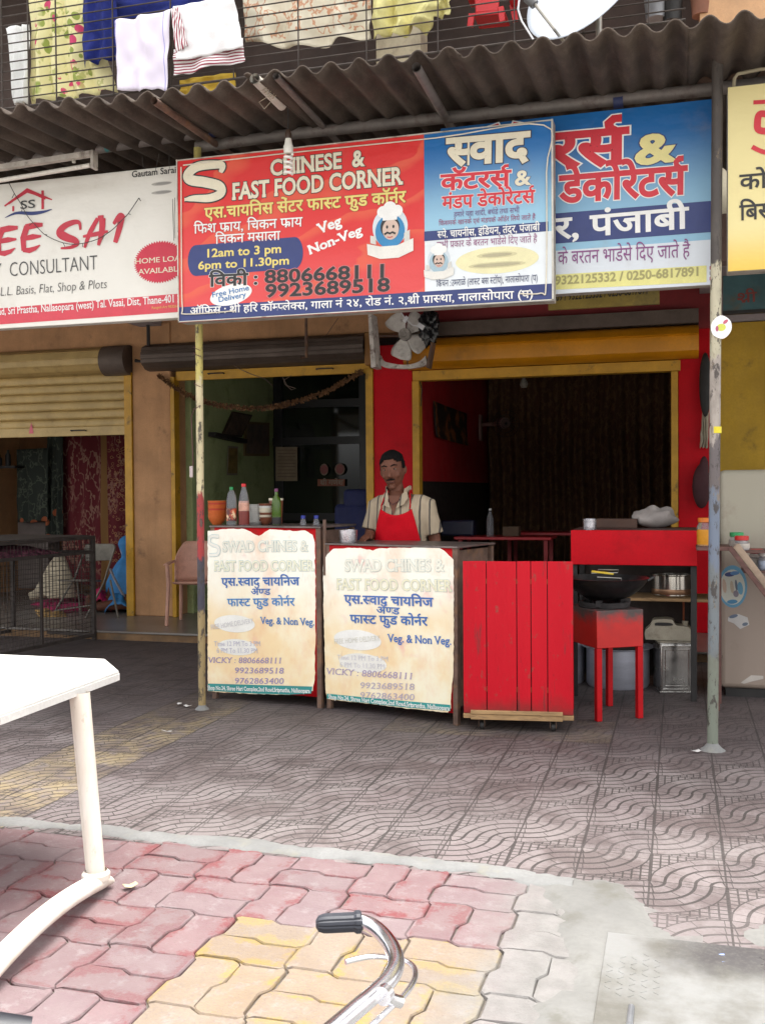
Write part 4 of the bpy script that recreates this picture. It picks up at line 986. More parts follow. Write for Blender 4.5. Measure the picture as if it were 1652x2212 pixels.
b = MB(); q = [fp(548, 250), fp(560, 250), fp(530, 425), fp(512, 425)]; b.poly(q, (0, -1, 0), .14); b.build('side_plate', m_rust, fan, bevel=.004)
b = MB(); b.bar(fp(350, 240, -.06), fp(350, 420, -.06), .012, .012); b.bar(fp(150, 188, -.07), fp(550, 188, -.07), .012, .02); b.build('motor_bracket', m_rust, fan)
b = MB(); 
def bag(u, v):
    a_ = u * 2 * math.pi; t_ = v * math.pi; rr = V((.115 * math.sin(t_) * math.cos(a_), .07 * math.sin(t_) * math.sin(a_), .21 * math.cos(t_)))
    return fp(515, 135, .02) + rr * .86 * (1 + noise.noise(rr * 22 + V((3, 1, 2))) * .35 + noise.noise(rr * 60) * .12)
b.grid(bag, 40, 26); b.build('plastic_bag', mat('black_plastic', (.012, .012, .014), .25, var=.1), loc=fp(505, 130), label='crumpled black plastic bag hanging over the fan', cat='bag')
cb = thing('cable', 'white cable with two dangling plugs in front of the fan', 'cable', tuple(fp(400, 90, .2)))
b = MB(); b.tube([fp(330, 0, .25), fp(360, 55, .25), fp(395, 105, .25), fp(440, 145, .25), fp(500, 160, .25)], .006, 8); b.build('lead', mat('white_cable', (.72, .72, .74), .4, var=.05), cb)
for (x_, y_, dx, dz) in ((398, 108, .018, .03), (500, 155, .035, .022)):
    b = MB(); b.box(fp(x_, y_, .26), (dx * 2, .02, dz * 2), Matrix.Rotation(R(35), 3, 'Y')); b.build('plug', mat('white_cable', (.7, .7, .72)), cb, bevel=.004)
b = MB(); pts = [fp(350, 425), fp(352, 450), fp(372, 490), fp(385, 540), fp(380, 600), fp(376, 660)]; b.tube([p + V((0, .30, 0)) + V((0, YW - YF - .34, 0)) for p in smooth([tuple(p) for p in pts], 4)] if 0 else [V((p.x, YW - .012, p.z)) for p in pts], .005, 6)
b.build('cable', m_dark, loc=(pts[0].x, YW, pts[0].z), label='black cable running down the red pillar from the fan', cat='cable')
# ================================================================== COUNTERS
def onx(px, py, X):
    d = ray(px, py); return V((0, 0, EYE)) + d * (X / d.x)
ORD = ['lowest', 'second', 'third', 'fourth', 'fifth', 'sixth', 'seventh', 'eighth', 'ninth', 'tenth']
m_redm = mat('red_enamel', (.46, .006, .010), .5, spec=.2, var=.14, scale=6, dirt=(.10, .03, .02), dscale=7, dlo=.56, dhi=.8)
m_wood = mat('weathered_ply', (.36, .22, .10), .75, var=.25, scale=5, stretch=(1, 1, 5), dirt=(.15, .09, .05), dscale=6)
def paper(name, seed):
    M = Mat(name); x, y, z = M.xyz()
    n1 = M.noise(2.1 + seed * .3, 5, .6, (1, 1, 1), .36, .62); n2 = M.noise(4.2, 6, .65, (1, 1, .5), .45, .75)
    e = M.cmix(n1, (.88, .83, .64), (.84, .65, .38)); e = M.cmix(M.ramp(z + (M.noise(3) - .5) * .5, .45, .95), e, (.90, .88, .77))
    e = M.cmix(n2 * .55, e, (.76, .42, .24)); e = M.cmix(M.noise(2.7, 4, .6, (1, 1, 1), .6, .72) * .7, e, (.78, .40, .36))
    e = M.cmix(M.noise(40, 4, .6, (1, 1, .3), .6, .8) * .3, e, (.55, .36, .22)); M.color(e); M.rough(.4); M.bump(M.noise(3, 3), .3, .015); return keep(M)
def counter(lbl, p0, p1, ztop, outline, fnz, depth, seed):
    P = Plane(p0, p1); w = P.w; c = P.pt(w / 2, 0)
    t = thing('food_counter', lbl, 'counter', tuple(c))
    fr = MB()
    for u in (.014, w - .014): fr.bar(P.pt(u, 0, -.02), P.pt(u, ztop, -.02), .035, .035, P.n)
    for zz in (.10, ztop - .018): fr.bar(P.pt(.032, zz, -.02), P.pt(w - .032, zz, -.02), .034, .034)
    fr.build('front_frame', m_rust, t, bevel=.003)
    for u in (.014, w - .014): MB().bar(P.pt(u, 0, -depth), P.pt(u, ztop - .02, -depth), .03, .03, P.n).build('leg', m_rust, t, bevel=.003)
    b = MB(); b.add([P.pt(.03, .075, -.004), P.pt(w - .03, .075, -.004), P.pt(w - .03, ztop - .004, -.004), P.pt(.03, ztop - .004, -.004)], [(0, 1, 2, 3)])
    b.build('backing_plate', m_redm, t, solid=.003)
    b = MB(); b.poly([P.pt(-.01, ztop, .006), P.pt(w + .01, ztop, .006), P.pt(w + .01, ztop, -depth - .02), P.pt(-.01, ztop, -depth - .02)], (0, 0, -1), .012)
    b.build('counter_top', mat('greasy_steel_top', (.16, .13, .12), .4, .5, var=.3, scale=7), t, bevel=.002)
    b = MB(); b.poly([P.pt(.03, .3, -depth), P.pt(w - .03, .3, -depth), P.pt(w - .03, ztop - .05, -depth), P.pt(.03, ztop - .05, -depth)], P.n, .004); b.build('back_panel', m_rust, t)
    for u in (.03, w - .03):
        b = MB(); b.poly([P.pt(u, .1, -.04), P.pt(u, .1, -depth), P.pt(u, ztop - .03, -depth), P.pt(u, ztop - .03, -.04)], P.u, .003); b.build('side_panel', m_rust, t)
    q = [P.uv(*fnz(*p)) for p in outline]
    rough_ = []
    for i, (a_, b_) in enumerate(zip(q, q[1:] + q[:1])):
        n = max(2, int(math.hypot(b_[0] - a_[0], b_[1] - a_[1]) / .02))
        for k in range(n):
            f_ = k / n; u, v = a_[0] + (b_[0] - a_[0]) * f_, a_[1] + (b_[1] - a_[1]) * f_
            rough_.append((u + noise.noise(V((u * 30, v * 30, seed))) * .006, v + noise.noise(V((u * 30, v * 30, seed + 9))) * .006))
    b = MB(); b.poly([P.pt(u, v, .0) for u, v in rough_], P.n, .0025)
    b.build('printed_poster', paper('poster_paper_%s' % 'abc'[seed], seed), t)
    return t, P, Print(P, t, base=.003), rough_
BLUE, PALE, LILAC = (.045, .14, .42), (.40, .56, .58), (.30, .24, .46)
o1 = [(110, 152), (200, 140), (330, 138), (380, 165), (415, 182), (450, 160), (480, 140), (600, 150), (690, 150), (735, 175), (748, 215), (752, 500), (752, 700), (750, 900), (748, 1040), (735, 1105), (600, 1130), (400, 1125), (210, 1115), (110, 1108)]
c1, P1, pr, _ = counter('left food counter with a printed poster, bowls and bottles on top', (-3.150, 6.494), (-2.300, 6.372), 1.215, o1, ZB, .52, 0)
T1 = lambda s, x0, y0, x1, y1, h, col, **k: pr.text(s, P1.uv(*ZB(x0, y0)), P1.uv(*ZB(x1, y1)), h, col, **k)
T1('SWAD CHINES &', 200, 275, 708, 272, .072, (.80, .78, .66), bold=.02, outline=PALE, ow=.022, serif=.03)
T1('FAST FOOD CORNER', 150, 390, 742, 388, .070, (.80, .78, .60), bold=.02, outline=PALE, ow=.022, serif=.03)
q = smooth([(178, 185), (130, 185), (125, 225), (175, 250), (170, 290), (120, 295)], 5); pr.put(*stroke([P1.uv(*ZB(*p)) for p in q], .013), PALE, 2); pr.put(*stroke([P1.uv(*ZB(*p)) for p in q], .010), (.8, .78, .7), 3)
T1('एस.स्वाद चायनिज', 195, 478, 658, 475, .052, BLUE, bold=.022)
T1('ॲण्ड', 370, 532, 485, 532, .040, BLUE, bold=.018); T1('फास्ट फुड कोर्नर', 230, 600, 630, 597, .050, (.07, .22, .50), bold=.020)
pr.ell(P1.uv(*ZB(270, 705)), .165, .060, (.82, .81, .76), 1, 40); T1('FREE HOME DELIVERY', 132, 740, 385, 700, .034, (.62, .60, .60), bold=.01)
T1('Veg. & Non Veg.', 428, 705, 748, 715, .048, (.06, .18, .44), bold=.018, serif=.03)
pr.ell(P1.uv(*ZB(285, 845)), .155, .056, (.80, .79, .74), 1, 40); T1('Time 12 PM To 3 PM', 150, 838, 428, 838, .034, (.50, .48, .58), serif=.02); T1('6 PM To 11.30 PM', 165, 878, 412, 880, .034, (.50, .48, .58), serif=.02)
T1('VICKY : 8806668111', 113, 938, 555, 942, .040, LILAC, serif=.03, shear=.2); T1('9923689518', 270, 1000, 565, 1002, .040, LILAC, serif=.03, shear=.2); T1('9762863400', 270, 1062, 565, 1064, .040, LILAC, serif=.03, shear=.2)
pr.shape(pr.px(ZB, [(112, 1062), (735, 1080), (728, 1122), (600, 1128), (400, 1122), (112, 1105)]), (.035, .26, .25), 1)
T1('Shop No.24, Shree Hari Complex,2nd Road,Sriprastha, Nallasopara', 112, 1098, 722, 1118, .028, WHITE, bold=.02, serif=.03); pr.done()
o2 = [(825, 290), (860, 258), (1000, 250), (1060, 262), (1095, 268), (1130, 255), (1300, 250), (1490, 250), (1520, 270), (1575, 325), (1578, 500), (1577, 800), (1574, 1000), (1560, 1150), (1562, 1210), (1540, 1235), (1300, 1212), (1100, 1185), (900, 1165), (822, 1155), (812, 1100), (806, 800), (800, 500), (800, 330)]
c2, P2, pr, _ = counter('middle food counter with a printed poster, in front of the man in the apron', (-2.262, 6.382), (-1.318, 6.108), 1.105, o2, ZB, .5, 1)
T2 = lambda s, x0, y0, x1, y1, h, col, **k: pr.text(s, P2.uv(*ZB(x0, y0)), P2.uv(*ZB(x1, y1)), h, col, **k)
PALE2 = (.52, .62, .60)
T2('SWAD CHINES &', 930, 392, 1520, 392, .076, (.82, .80, .68), bold=.02, outline=PALE2, ow=.02, serif=.03)
T2('FAST FOOD CORNER', 880, 500, 1566, 512, .072, (.80, .76, .55), bold=.02, outline=PALE2, ow=.02, serif=.03)
T2('एस.स्वाद चायनिज', 928, 582, 1455, 602, .052, BLUE, bold=.022, outline=(.7, .6, .6), ow=.02); T2('ॲण्ड', 1118, 642, 1255, 650, .042, BLUE, bold=.018); T2('फास्ट फुड कोर्नर', 962, 700, 1422, 716, .052, BLUE, bold=.022)
pr.ell(P2.uv(*ZB(1003, 802)), .185, .066, (.82, .81, .77), 1, 40); T2('FREE HOME DELIVERY', 868, 826, 1140, 805, .034, (.68, .66, .58), bold=.01)
T2('Veg. & Non Veg.', 1188, 812, 1566, 831, .050, (.06, .16, .46), bold=.018, serif=.03)
pr.ell(P2.uv(*ZB(1035, 940)), .185, .062, (.80, .78, .72), 1, 40); T2('Time 12 PM To 3 PM', 885, 918, 1190, 930, .032, (.62, .60, .64), serif=.02); T2('6 PM To 11.30 PM', 900, 962, 1170, 975, .032, (.62, .60, .64), serif=.02)
T2('VICKY : 8806668111', 818, 1005, 1338, 1038, .042, (.40, .32, .48), serif=.03, shear=.2); T2('9923689518', 1018, 1090, 1345, 1100, .040, (.46, .40, .5), serif=.03, shear=.2); T2('9762863400', 1018, 1148, 1345, 1162, .040, (.46, .40, .5), serif=.03, shear=.2)
pr.shape(pr.px(ZB, [(822, 1122), (1100, 1150), (1558, 1190), (1558, 1226), (1300, 1206), (1000, 1172), (822, 1152)]), (.035, .30, .28), 1)
T2('Shop No.24, Shree Hari Complex,2nd Road,Sriprastha, Nallasopara', 832, 1152, 1556, 1224, .028, WHITE, bold=.02, serif=.03); pr.done()
b = MB(); pz = P1.pt(P1.w + .028, .98, -.02); b.tube([pz + V((0, 0, -.09)), pz + V((0, 0, .28))], .012, 8); b.build('bolt_rod', m_rust, c1)
# ---------------- tableware on the left counter
Z7 = zr(500, 1180, 4.589); ZT = 1.216; k7 = .85331 / 4.589 / F * 7.0
def spot(zx, Y): p = at(*Z7(zx, 690), Y); return V((p.x, Y, ZT))
m_orange = mat('orange_melamine', (.52, .12, .025), .35, var=.08); m_redbowl = mat('red_melamine', (.42, .045, .03), .35, var=.08)
m_white = mat('white_melamine', (.74, .73, .70), .3, var=.04); m_brown = mat('brown_melamine', (.20, .065, .035), .35, var=.1); m_crm = mat('cream_melamine', (.72, .66, .52), .3, var=.05)
def bowl_mesh(r, h, c): 
    b = MB(); b.lathe([(.001, 0), (r * .5, 0), (r * .62, h * .15), (r * .9, h * .6), (r, h), (r * .97, h + .001), (r * .86, h * .6), (r * .55, h * .2), (.001, h * .14)], c, 28); return b
c_ = spot(232, 6.66)
for i in range(9):
    m_ = m_redbowl if i in (4, 7) else m_orange; z_ = c_ + V((random.uniform(-.002, .002), 0, .0 + i * .0135))
    bowl_mesh(.066, .062, z_).build('bowl', m_, loc=z_, label='%s %s bowl of the orange stack by the pole, counting up' % (ORD[i], 'red' if i in (4, 7) else 'orange'), cat='bowl', group='orange bowls stacked on the left counter')
c_ = spot(665, 6.70)
for i in range(10):
    z_ = c_ + V((random.uniform(-.003, .003), 0, i * .0135)); r_ = .078 if i == 0 else .064 - .0012 * i
    b = MB(); b.lathe([(.001, 0), (r_ * .6, 0), (r_ * .75, .012), (r_, .019), (r_, .0205), (r_ * .7, .014), (.001, .004)], z_, 28); b.build('plate', m_white, loc=z_, label='%s white plate of the white stack behind the red capped bottle, counting up' % ORD[i], cat='plate', group='white plates stacked on the left counter')
c_ = spot(790, 6.69)
for i in range(8):
    z_ = c_ + V((random.uniform(-.003, .003), 0, i * .016)); m_ = (m_brown, m_brown, m_crm, m_brown, m_crm, m_crm, m_white, m_brown)[i]
    bowl_mesh(.044 + .0005 * i, .036, z_).build('bowl', m_, loc=z_, label='%s %s bowl of the brown and cream stack left of the green bottle, counting up' % (ORD[i], {m_brown: 'brown', m_crm: 'cream', m_white: 'white'}[m_]), cat='bowl', group='brown and cream bowls stacked on the left counter')
c_ = spot(915, 6.78); bb = thing('container', 'tall brown container with a cream rim behind the green bottle', 'container', tuple(c_))
b = MB(); b.lathe([(.001, 0), (.042, 0), (.05, .17), (.001, .17)], c_, 20); b.build('body', m_brown, bb); b = MB(); b.lathe([(.001, .171), (.053, .171), (.053, .186), (.001, .186)], c_, 20); b.build('rim', m_crm, bb)
def bottle(nm, lbl, c, prof, m_body, capz, capr, m_cap, fill=None, lab=None, group=None):
    t = thing(nm, lbl, 'bottle', tuple(c), group)
    MB().lathe(prof, c, 24).build('body', m_body, t)
    MB().lathe([(.001, capz), (capr, capz), (capr, capz + .022), (.001, capz + .022)], c, 18).build('cap', m_cap, t, bevel=.0015)
    if fill: MB().lathe(fill[0], c, 24).build('contents', fill[1], t)
    if lab: MB().lathe(lab[0], c, 24).build('wrapper', lab[1], t)
    return t
m_clear = mat('clear_plastic', (.74, .74, .78), .12, var=.0, trans=.85)
M = Mat('cola_wrapper'); e = M.cmix(M.noise(26, 3, .6, (1, 1, 1), .45, .6), (.10, .02, .02), (.55, .10, .04)); e = M.cmix(M.noise(19, 3, .6, (1, 1, 1), .58, .66), e, (.8, .6, .35)); M.color(e); M.rough(.35); m_lab = keep(M)
c_ = spot(400, 6.53)
bottle('bottle', 'clear plastic bottle with green cap and dark red wrapper', c_, [(.001, 0), (.034, .0), (.036, .02), (.035, .14), (.036, .16), (.028, .215), (.013, .245), (.0125, .252), (.001, .252)], m_clear, .246, .0135, mat('green_cap', (.01, .25, .07), .35, var=.05), None, ([(.0366, .032), (.0366, .118)], m_lab))
c_ = spot(543, 6.53)
m_sauce = mat('tomato_sauce', (.18, .025, .018), .4, var=.1); m_foam = mat('sauce_film', (.55, .28, .20), .3, var=.25, scale=20)
bottle('bottle', 'tall clear bottle half full of red sauce with a bright red cap', c_, [(.001, 0), (.035, .0), (.037, .01), (.037, .15), (.028, .21), (.014, .262), (.013, .275), (.001, .275)], m_clear, .268, .0165, mat('red_cap', (.60, .015, .02), .35, var=.05), ([(.001, .003), (.0353, .002), (.0373, .011), (.0373, .10), (.001, .10)], m_sauce), ([(.0373, .101), (.0373, .15), (.0335, .17)], m_foam))
c_ = spot(920, 6.60)
bottle('bottle', 'green glass bottle with a purple stopper', c_, [(.001, 0), (.032, .0), (.033, .01), (.033, .16), (.028, .185), (.013, .205), (.011, .24), (.001, .24)], mat('green_glass', (.10, .20, .02), .1, var=.0, trans=.55), .232, .013, mat('purple_cap', (.14, .03, .10), .4, var=.05), ([(.001, .003), (.0325, .003), (.0333, .012), (.0333, .055), (.001, .055)], m_dark))
for i, zx in enumerate((1228, 1380)):
    c_ = spot(zx, 6.66) + V((0, 0, -.055))
    bottle('bottle', ('small blue capped bottle nearer the green bottle', 'small blue capped bottle at the right end of the left counter')[i], c_, [(.001, 0), (.022, 0), (.022, .07), (.013, .095), (.012, .105), (.001, .105)], m_clear, .098, .016, mat('blue_cap', (.02, .035, .28), .35, var=.05), group='small blue capped bottles')
# steel cup on the middle counter
c_ = at(*ZB(948, 238), 6.42); c_ = V((c_.x, 6.42, 1.106)); b = MB(); b.lathe([(.001, 0), (.055, 0), (.058, .01), (.062, .085), (.060, .086), (.05, .07), (.001, .02)], c_, 28); 
b.build('steel_cup', mat('crinkled_steel', (.55, .54, .58), .28, .9, var=.2, scale=9, bump=.8, bscale=28), loc=c_, label='small steel cup on the middle counter beside the man', cat='cup')
# ================================================================== RED PLANK CART
PK = Plane((-1.262, 6.03), (-.612, 6.115)); t = thing('plank_cart', 'red painted plank board standing on a plywood base with small wheels', 'cart', tuple(PK.pt(PK.w / 2, 0)))
M = Mat('red_plank_paint'); e = M.cmix(M.noise(2.5, 5, .6, (1, 1, .2), .3, .7), (.47, .003, .013), (.53, .005, .016)); e = M.cmix(M.noise(11, 7, .75, (1, 1, .10), .58, .66) * .75, e, (.15, .03, .03)); e = M.cmix(M.noise(24, 6, .75, (1, 1, .6), .60, .66) * .6, e, (.22, .07, .05))
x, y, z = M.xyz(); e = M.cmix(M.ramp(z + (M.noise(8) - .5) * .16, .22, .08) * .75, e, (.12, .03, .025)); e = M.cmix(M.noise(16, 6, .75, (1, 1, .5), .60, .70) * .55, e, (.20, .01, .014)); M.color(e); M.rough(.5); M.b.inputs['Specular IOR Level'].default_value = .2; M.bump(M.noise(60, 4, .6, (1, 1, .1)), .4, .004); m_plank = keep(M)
us = [0, .142, .322, .406, .503, PK.w]
for i in range(5):
    b = MB(); b.poly([PK.pt(us[i] + .0024, .105), PK.pt(us[i + 1] - .0024, .105), PK.pt(us[i + 1] - .0024, 1.022 + random.uniform(-.002, .002)), PK.pt(us[i] + .0024, 1.022)], PK.n, .018); b.build('plank', m_plank, t, bevel=.0025)
b = MB(); b.poly([PK.pt(.004, .11, -.006), PK.pt(PK.w - .004, .11, -.006), PK.pt(PK.w - .004, 1.01, -.006), PK.pt(.004, 1.01, -.006)], PK.n, .003); b.build('backing_board', m_dark, t)
b = MB()
for zz in (.25, .9): b.bar(PK.pt(.02, zz, -.02), PK.pt(PK.w - .02, zz, -.02), .05, .03)
b.build('batten', m_wood, t)
b = MB(); b.poly([PK.pt(0, .075, .022), PK.pt(PK.w, .075, .022), PK.pt(PK.w, .075, -.4), PK.pt(0, .075, -.4)], (0, 0, 1), .028); b.build('base_board', m_wood, t, bevel=.002)
b = MB(); b.poly([PK.pt(.045, .104, .02), PK.pt(PK.w - .065, .104, .02), PK.pt(PK.w - .065, .104, .04), PK.pt(.045, .104, .04)], (0, 0, 1), .022); b.poly([PK.pt(.045, .07, .023), PK.pt(PK.w - .065, .07, .023), PK.pt(PK.w - .065, .07, .034), PK.pt(.045, .07, .034)], (0, 0, 1), .032); b.build('ply_strip', m_wood, t, bevel=.002)
for u in (.11, PK.w - .12):
    for d in (-.02, -.34):
        b = MB(); c_ = PK.pt(u, .026, d); ax = PK.u
        b.tube([c_ - ax * .011, c_ + ax * .011], .026, 16); wh = b.build('wheel', m_dark, t)
        b = MB(); b.box(c_ + ax * .017 + V((0, 0, .022)), (.004, .03, .055)); b.box(c_ - ax * .017 + V((0, 0, .022)), (.004, .03, .055)); b.build('fork', m_rust, wh)
# ================================================================== STOVE, POTS
A_ = V((-.500, 6.424, 0)); su, sv = V((.842, .54, 0)), V((-.54, .842, 0)); SWd, SDp = .325, .42
t = thing('stove_stand', 'red steel stove stand on four legs with a sooty top', 'stove', tuple(A_ + su * .16 + sv * .2))
m_st = (lambda: None)
M = Mat('stove_paint'); x, y, z = M.xyz(); e = M.cmix(M.noise(5, 5, .6, (1, 1, 1), .3, .7), (.52, .014, .010), (.42, .009, .008)); e = M.cmix(M.ramp(z + (M.noise(11, 5, .7) - .5) * .22, .585, .70), e, (.06, .048, .045)); M.color(e); M.rough(.45); m_st = keep(M)
b = MB(); rot = Matrix((su, sv, V((0, 0, 1)))).transposed(); cc = A_ + su * SWd / 2 + sv * SDp / 2
b.box(cc + V((0, 0, .575)), (SWd, SDp, .235), rot); b.build('body', m_st, t, bevel=.004)
for i in (0, 1):
    for j in (0, 1):
        p = A_ + su * (.019 + i * (SWd - .038)) + sv * (.019 + j * (SDp - .038)); b = MB(); b.box(p + V((0, 0, .229)), (.037, .037, .455), rot); b.build('leg', m_redm if 1 else 0, t, bevel=.003)
b = MB(); c_ = cc + V((0, 0, .694)); b.lathe([(.10, 0), (.16, 0), (.165, .03), (.14, .035), (.10, .012)], c_, 24)
for k in range(3): a_ = k * 2.09 + .4; b.box(c_ + V((math.cos(a_) * .14, math.sin(a_) * .14, .03)), (.07, .03, .04), Matrix.Rotation(a_, 3, 'Z'))
b.build('burner_ring', mat('soot_iron', (.035, .03, .03), .85, .2, var=.4, scale=14, bump=.5), t, bevel=.003)
wk = at(1318, 1300, cc.y); wc = V((cc.x + .015, cc.y, .728))
t = thing('wok', 'large black wok with a skimmer resting across it', 'wok', tuple(wc))
b = MB(); prof = []; RW, HW = .268, .15
for k in range(13): a_ = k / 12 * 1.15; prof.append((RW * math.sin(a_) / math.sin(1.15), HW * (1 - math.cos(a_)) / (1 - math.cos(1.15))))
prof += [(RW + .004, HW + .003), (RW - .003, HW + .004)] + [(r_ * .975, z_ + .006) for r_, z_ in prof[::-1][2:]]
b.lathe(prof, wc, 48); b.build('pan', mat('black_wok', (.06, .057, .058), .34, .85, var=.3, scale=12), t)
for s in (-1, 1):
    b = MB(); q = [wc + V((s * RW * .97, -.05, HW - .01)), wc + V((s * (RW + .03), -.035, HW + .012)), wc + V((s * (RW + .03), .035, HW + .012)), wc + V((s * RW * .97, .05, HW - .01))]; b.tube(q, .008, 8); b.build('handle', m_dark, t)
b = MB(); b.lathe([(.001, .03), (RW * .55, .032), (RW * .5, .03)], wc, 32); b.build('oil', mat('dark_oil', (.03, .018, .01), .08, var=0), t)
t = thing('skimmer', 'yellow edged wire skimmer lying across the wok', 'utensil', tuple(wc + V((0, 0, HW))))
b = MB(); o = wc + V((.0, -.03, HW + .03)); b.tube([o + V((-.09, 0, .0)), o + V((.075, 0, .006)), o + V((.078, .05, .02)), o + V((-.05, .055, .02)), o + V((-.055, 0, .01))], .0035, 6); b.tube([o + V((-.05, -.05, -.02)), o + V((.1, -.05, -.025)), o + V((.1, -.05, -.045))], .0035, 6); b.build('wire_frame', mat('skimmer_wire', (.35, .33, .3), .35, .8), t)
b = MB(); b.box(o + V((-.02, .02, .004)), (.14, .05, .012), Matrix.Rotation(.1, 3, 'Y')); b.build('grip', mat('yellow_grip', (.6, .42, .03), .4), t, bevel=.004)
m_alum = mat('brushed_aluminium', (.50, .51, .58), .42, .6, var=.1, scale=3, stretch=(1, 1, 5), dirt=(.3, .3, .33), dscale=5, dlo=.6, dhi=.85)
def pot(lbl, c, r, h, m_, lip=.03, grp=None, seg=48):
    b = MB(); c = V(c); b.lathe([(.001, 0), (r * .95, 0), (r, .02), (r, h - .012), (r + lip, h), (r + lip, h + .003), (r - .004, h - .004), (r - .01, .03), (.001, .02)], c, seg); return b.build('cooking_pot', m_, loc=c, label=lbl, cat='pot', group=grp)
pc = onz(1330, 1490); pot('large dull aluminium pot on the floor behind the stove legs', (pc.x + .0, pc.y + .20, 0), .228, .29, m_alum, .034, 'aluminium pots on the floor')
pc = at(1212, 1400, 7.75); pot('aluminium pot on the floor half hidden behind the red planks', (pc.x - .03, 7.75, 0), .20, .36, m_alum, .02, 'aluminium pots on the floor')
# red counter behind
t = thing('serving_counter', 'red fronted counter standing behind the stove and wok', 'counter', (-.31, 7.2, 0))
b = MB(); b.b2((-.735, 7.18, .925), (.11, 7.205, 1.165)); b.build('front_panel', m_redw, t, bevel=.004)
b = MB(); b.b2((-.74, 7.207, 1.14), (.11, 7.85, 1.163)); b.build('top', mat('counter_dark_top', (.10, .05, .045), .5, var=.2), t, bevel=.003)
for x_ in (-.715, .085):
    for y_ in (7.23, 7.82): MB().b2((x_ - .02, y_ - .02, 0), (x_ + .02, y_ + .02, 1.139)).build('leg', m_dark, t, bevel=.002)
b = MB(); b.b2((-.735, 7.86, .05), (.11, 7.875, 1.13)); b.build('back_panel', mat('sooty_board', (.05, .036, .03), .8, var=.4, scale=5), t)
b = MB(); b.b2((-.40, 7.42, .655), (.20, 7.84, .675)); b.build('shelf', m_wood, t, bevel=.003)
for x_ in (-.06,): b = MB(); b.tube([(x_ + .08, 7.80, .0), (x_ + .08, 7.80, .655)], .007, 8); b.build('shelf_strut', mat('orange_rod', (.4, .1, .03), .5), t)
c_ = V((-.06, 7.62, .676)); sp = thing('steel_pot', 'shiny steel pot on the plywood shelf behind the wok', 'pot', tuple(c_))
m_steel = mat('polished_steel', (.50, .47, .43), .18, .95, var=.08, scale=2)
b = MB(); b.lathe([(.001, 0), (.13, 0), (.142, .012), (.142, .15), (.155, .158), (.155, .161), (.138, .156), (.136, .02), (.001, .01)], c_, 40); b.build('body', m_steel, sp)
b = MB(); b.lathe([(.1425, .02), (.1435, .022), (.1435, .055), (.1425, .057)], c_, 40); b.build('copper_band', mat('burnt_copper', (.30, .17, .10), .35, .8), sp)
# tin and jerrycan
tc = V((-.055, 7.60, 0)); rz = Matrix.Rotation(R(14), 3, 'Z')
t = thing('oil_tin', 'tall square tin of polished metal on the floor', 'tin', tuple(tc)); m_tin = mat('tinplate', (.55, .53, .50), .22, .95, var=.15, scale=3, bump=.5, bscale=7, dirt=(.2, .18, .16), dscale=7)
b = MB(); b.box(tc + V((0, 0, .178)), (.235, .235, .345), rz); b.build('body', m_tin, t, bevel=.012, seg=3)
b = MB()
for (w_, h_) in ((.20, .30), (.165, .255)):
    pts = [V((-w_ / 2, -.1195, .178 - h_ / 2)), V((w_ / 2, -.1195, .178 - h_ / 2)), V((w_ / 2, -.1195, .178 + h_ / 2)), V((-w_ / 2, -.1195, .178 + h_ / 2)), V((-w_ / 2, -.1195, .178 - h_ / 2))]
    b.tube([tc + rz @ p for p in pts], .004, 6)
b.build('pressed_rib', m_tin, t)
b = MB(); b.box(tc + V((0, 0, .353)), (.242, .242, .008), rz); b.box(tc + V((0, 0, .006)), (.242, .242, .01), rz); b.build('seam_rim', m_tin, t, bevel=.003)
jc = tc + V((-.03, .06, .358)); t = thing('jerrycan', 'dirty white plastic jerrycan lying on top of the square tin', 'jerrycan', tuple(jc)); m_jer = mat('jerry_plastic', (.38, .34, .26), .55, var=.15, scale=6, dirt=(.16, .13, .09), dscale=7)
b = MB(); outl = smooth([(-.16, .0), (-.165, .06), (-.13, .10), (-.10, .145), (.02, .15), (.05, .11), (.10, .105), (.15, .09), (.16, .02), (.155, .0)], 5)
b.poly([jc + V((x_, -.075, z_)) for x_, z_ in outl], (0, 1, 0), .15); b.build('body', m_jer, t, bevel=.02, seg=3)
b = MB(); b.poly([jc + V((x_, -.0765, z_)) for x_, z_ in smooth([(-.095, .105), (-.085, .125), (.01, .127), (.03, .11), (-.03, .104), (-.095, .105)], 5)], (0, -1, 0), .002); b.build('handle_gap', m_dark, t)
b = MB(); b.lathe([(.02, .095), (.022, .135), (.001, .136)], jc + V((.115, 0, 0)), 16); b.build('cap', m_jer, t)
c_ = V((at(1273, 1143, 7.3).x, 7.3, 1.164)); b = MB(); b.lathe([(.001, 0), (.045, 0), (.048, .075), (.046, .076), (.04, .01), (.001, .008)], c_, 24); b.build('steel_tumbler', mat('crinkled_steel', (.5, .5, .5)), loc=c_, label='steel tumbler standing on the red fronted counter', cat='tumbler')
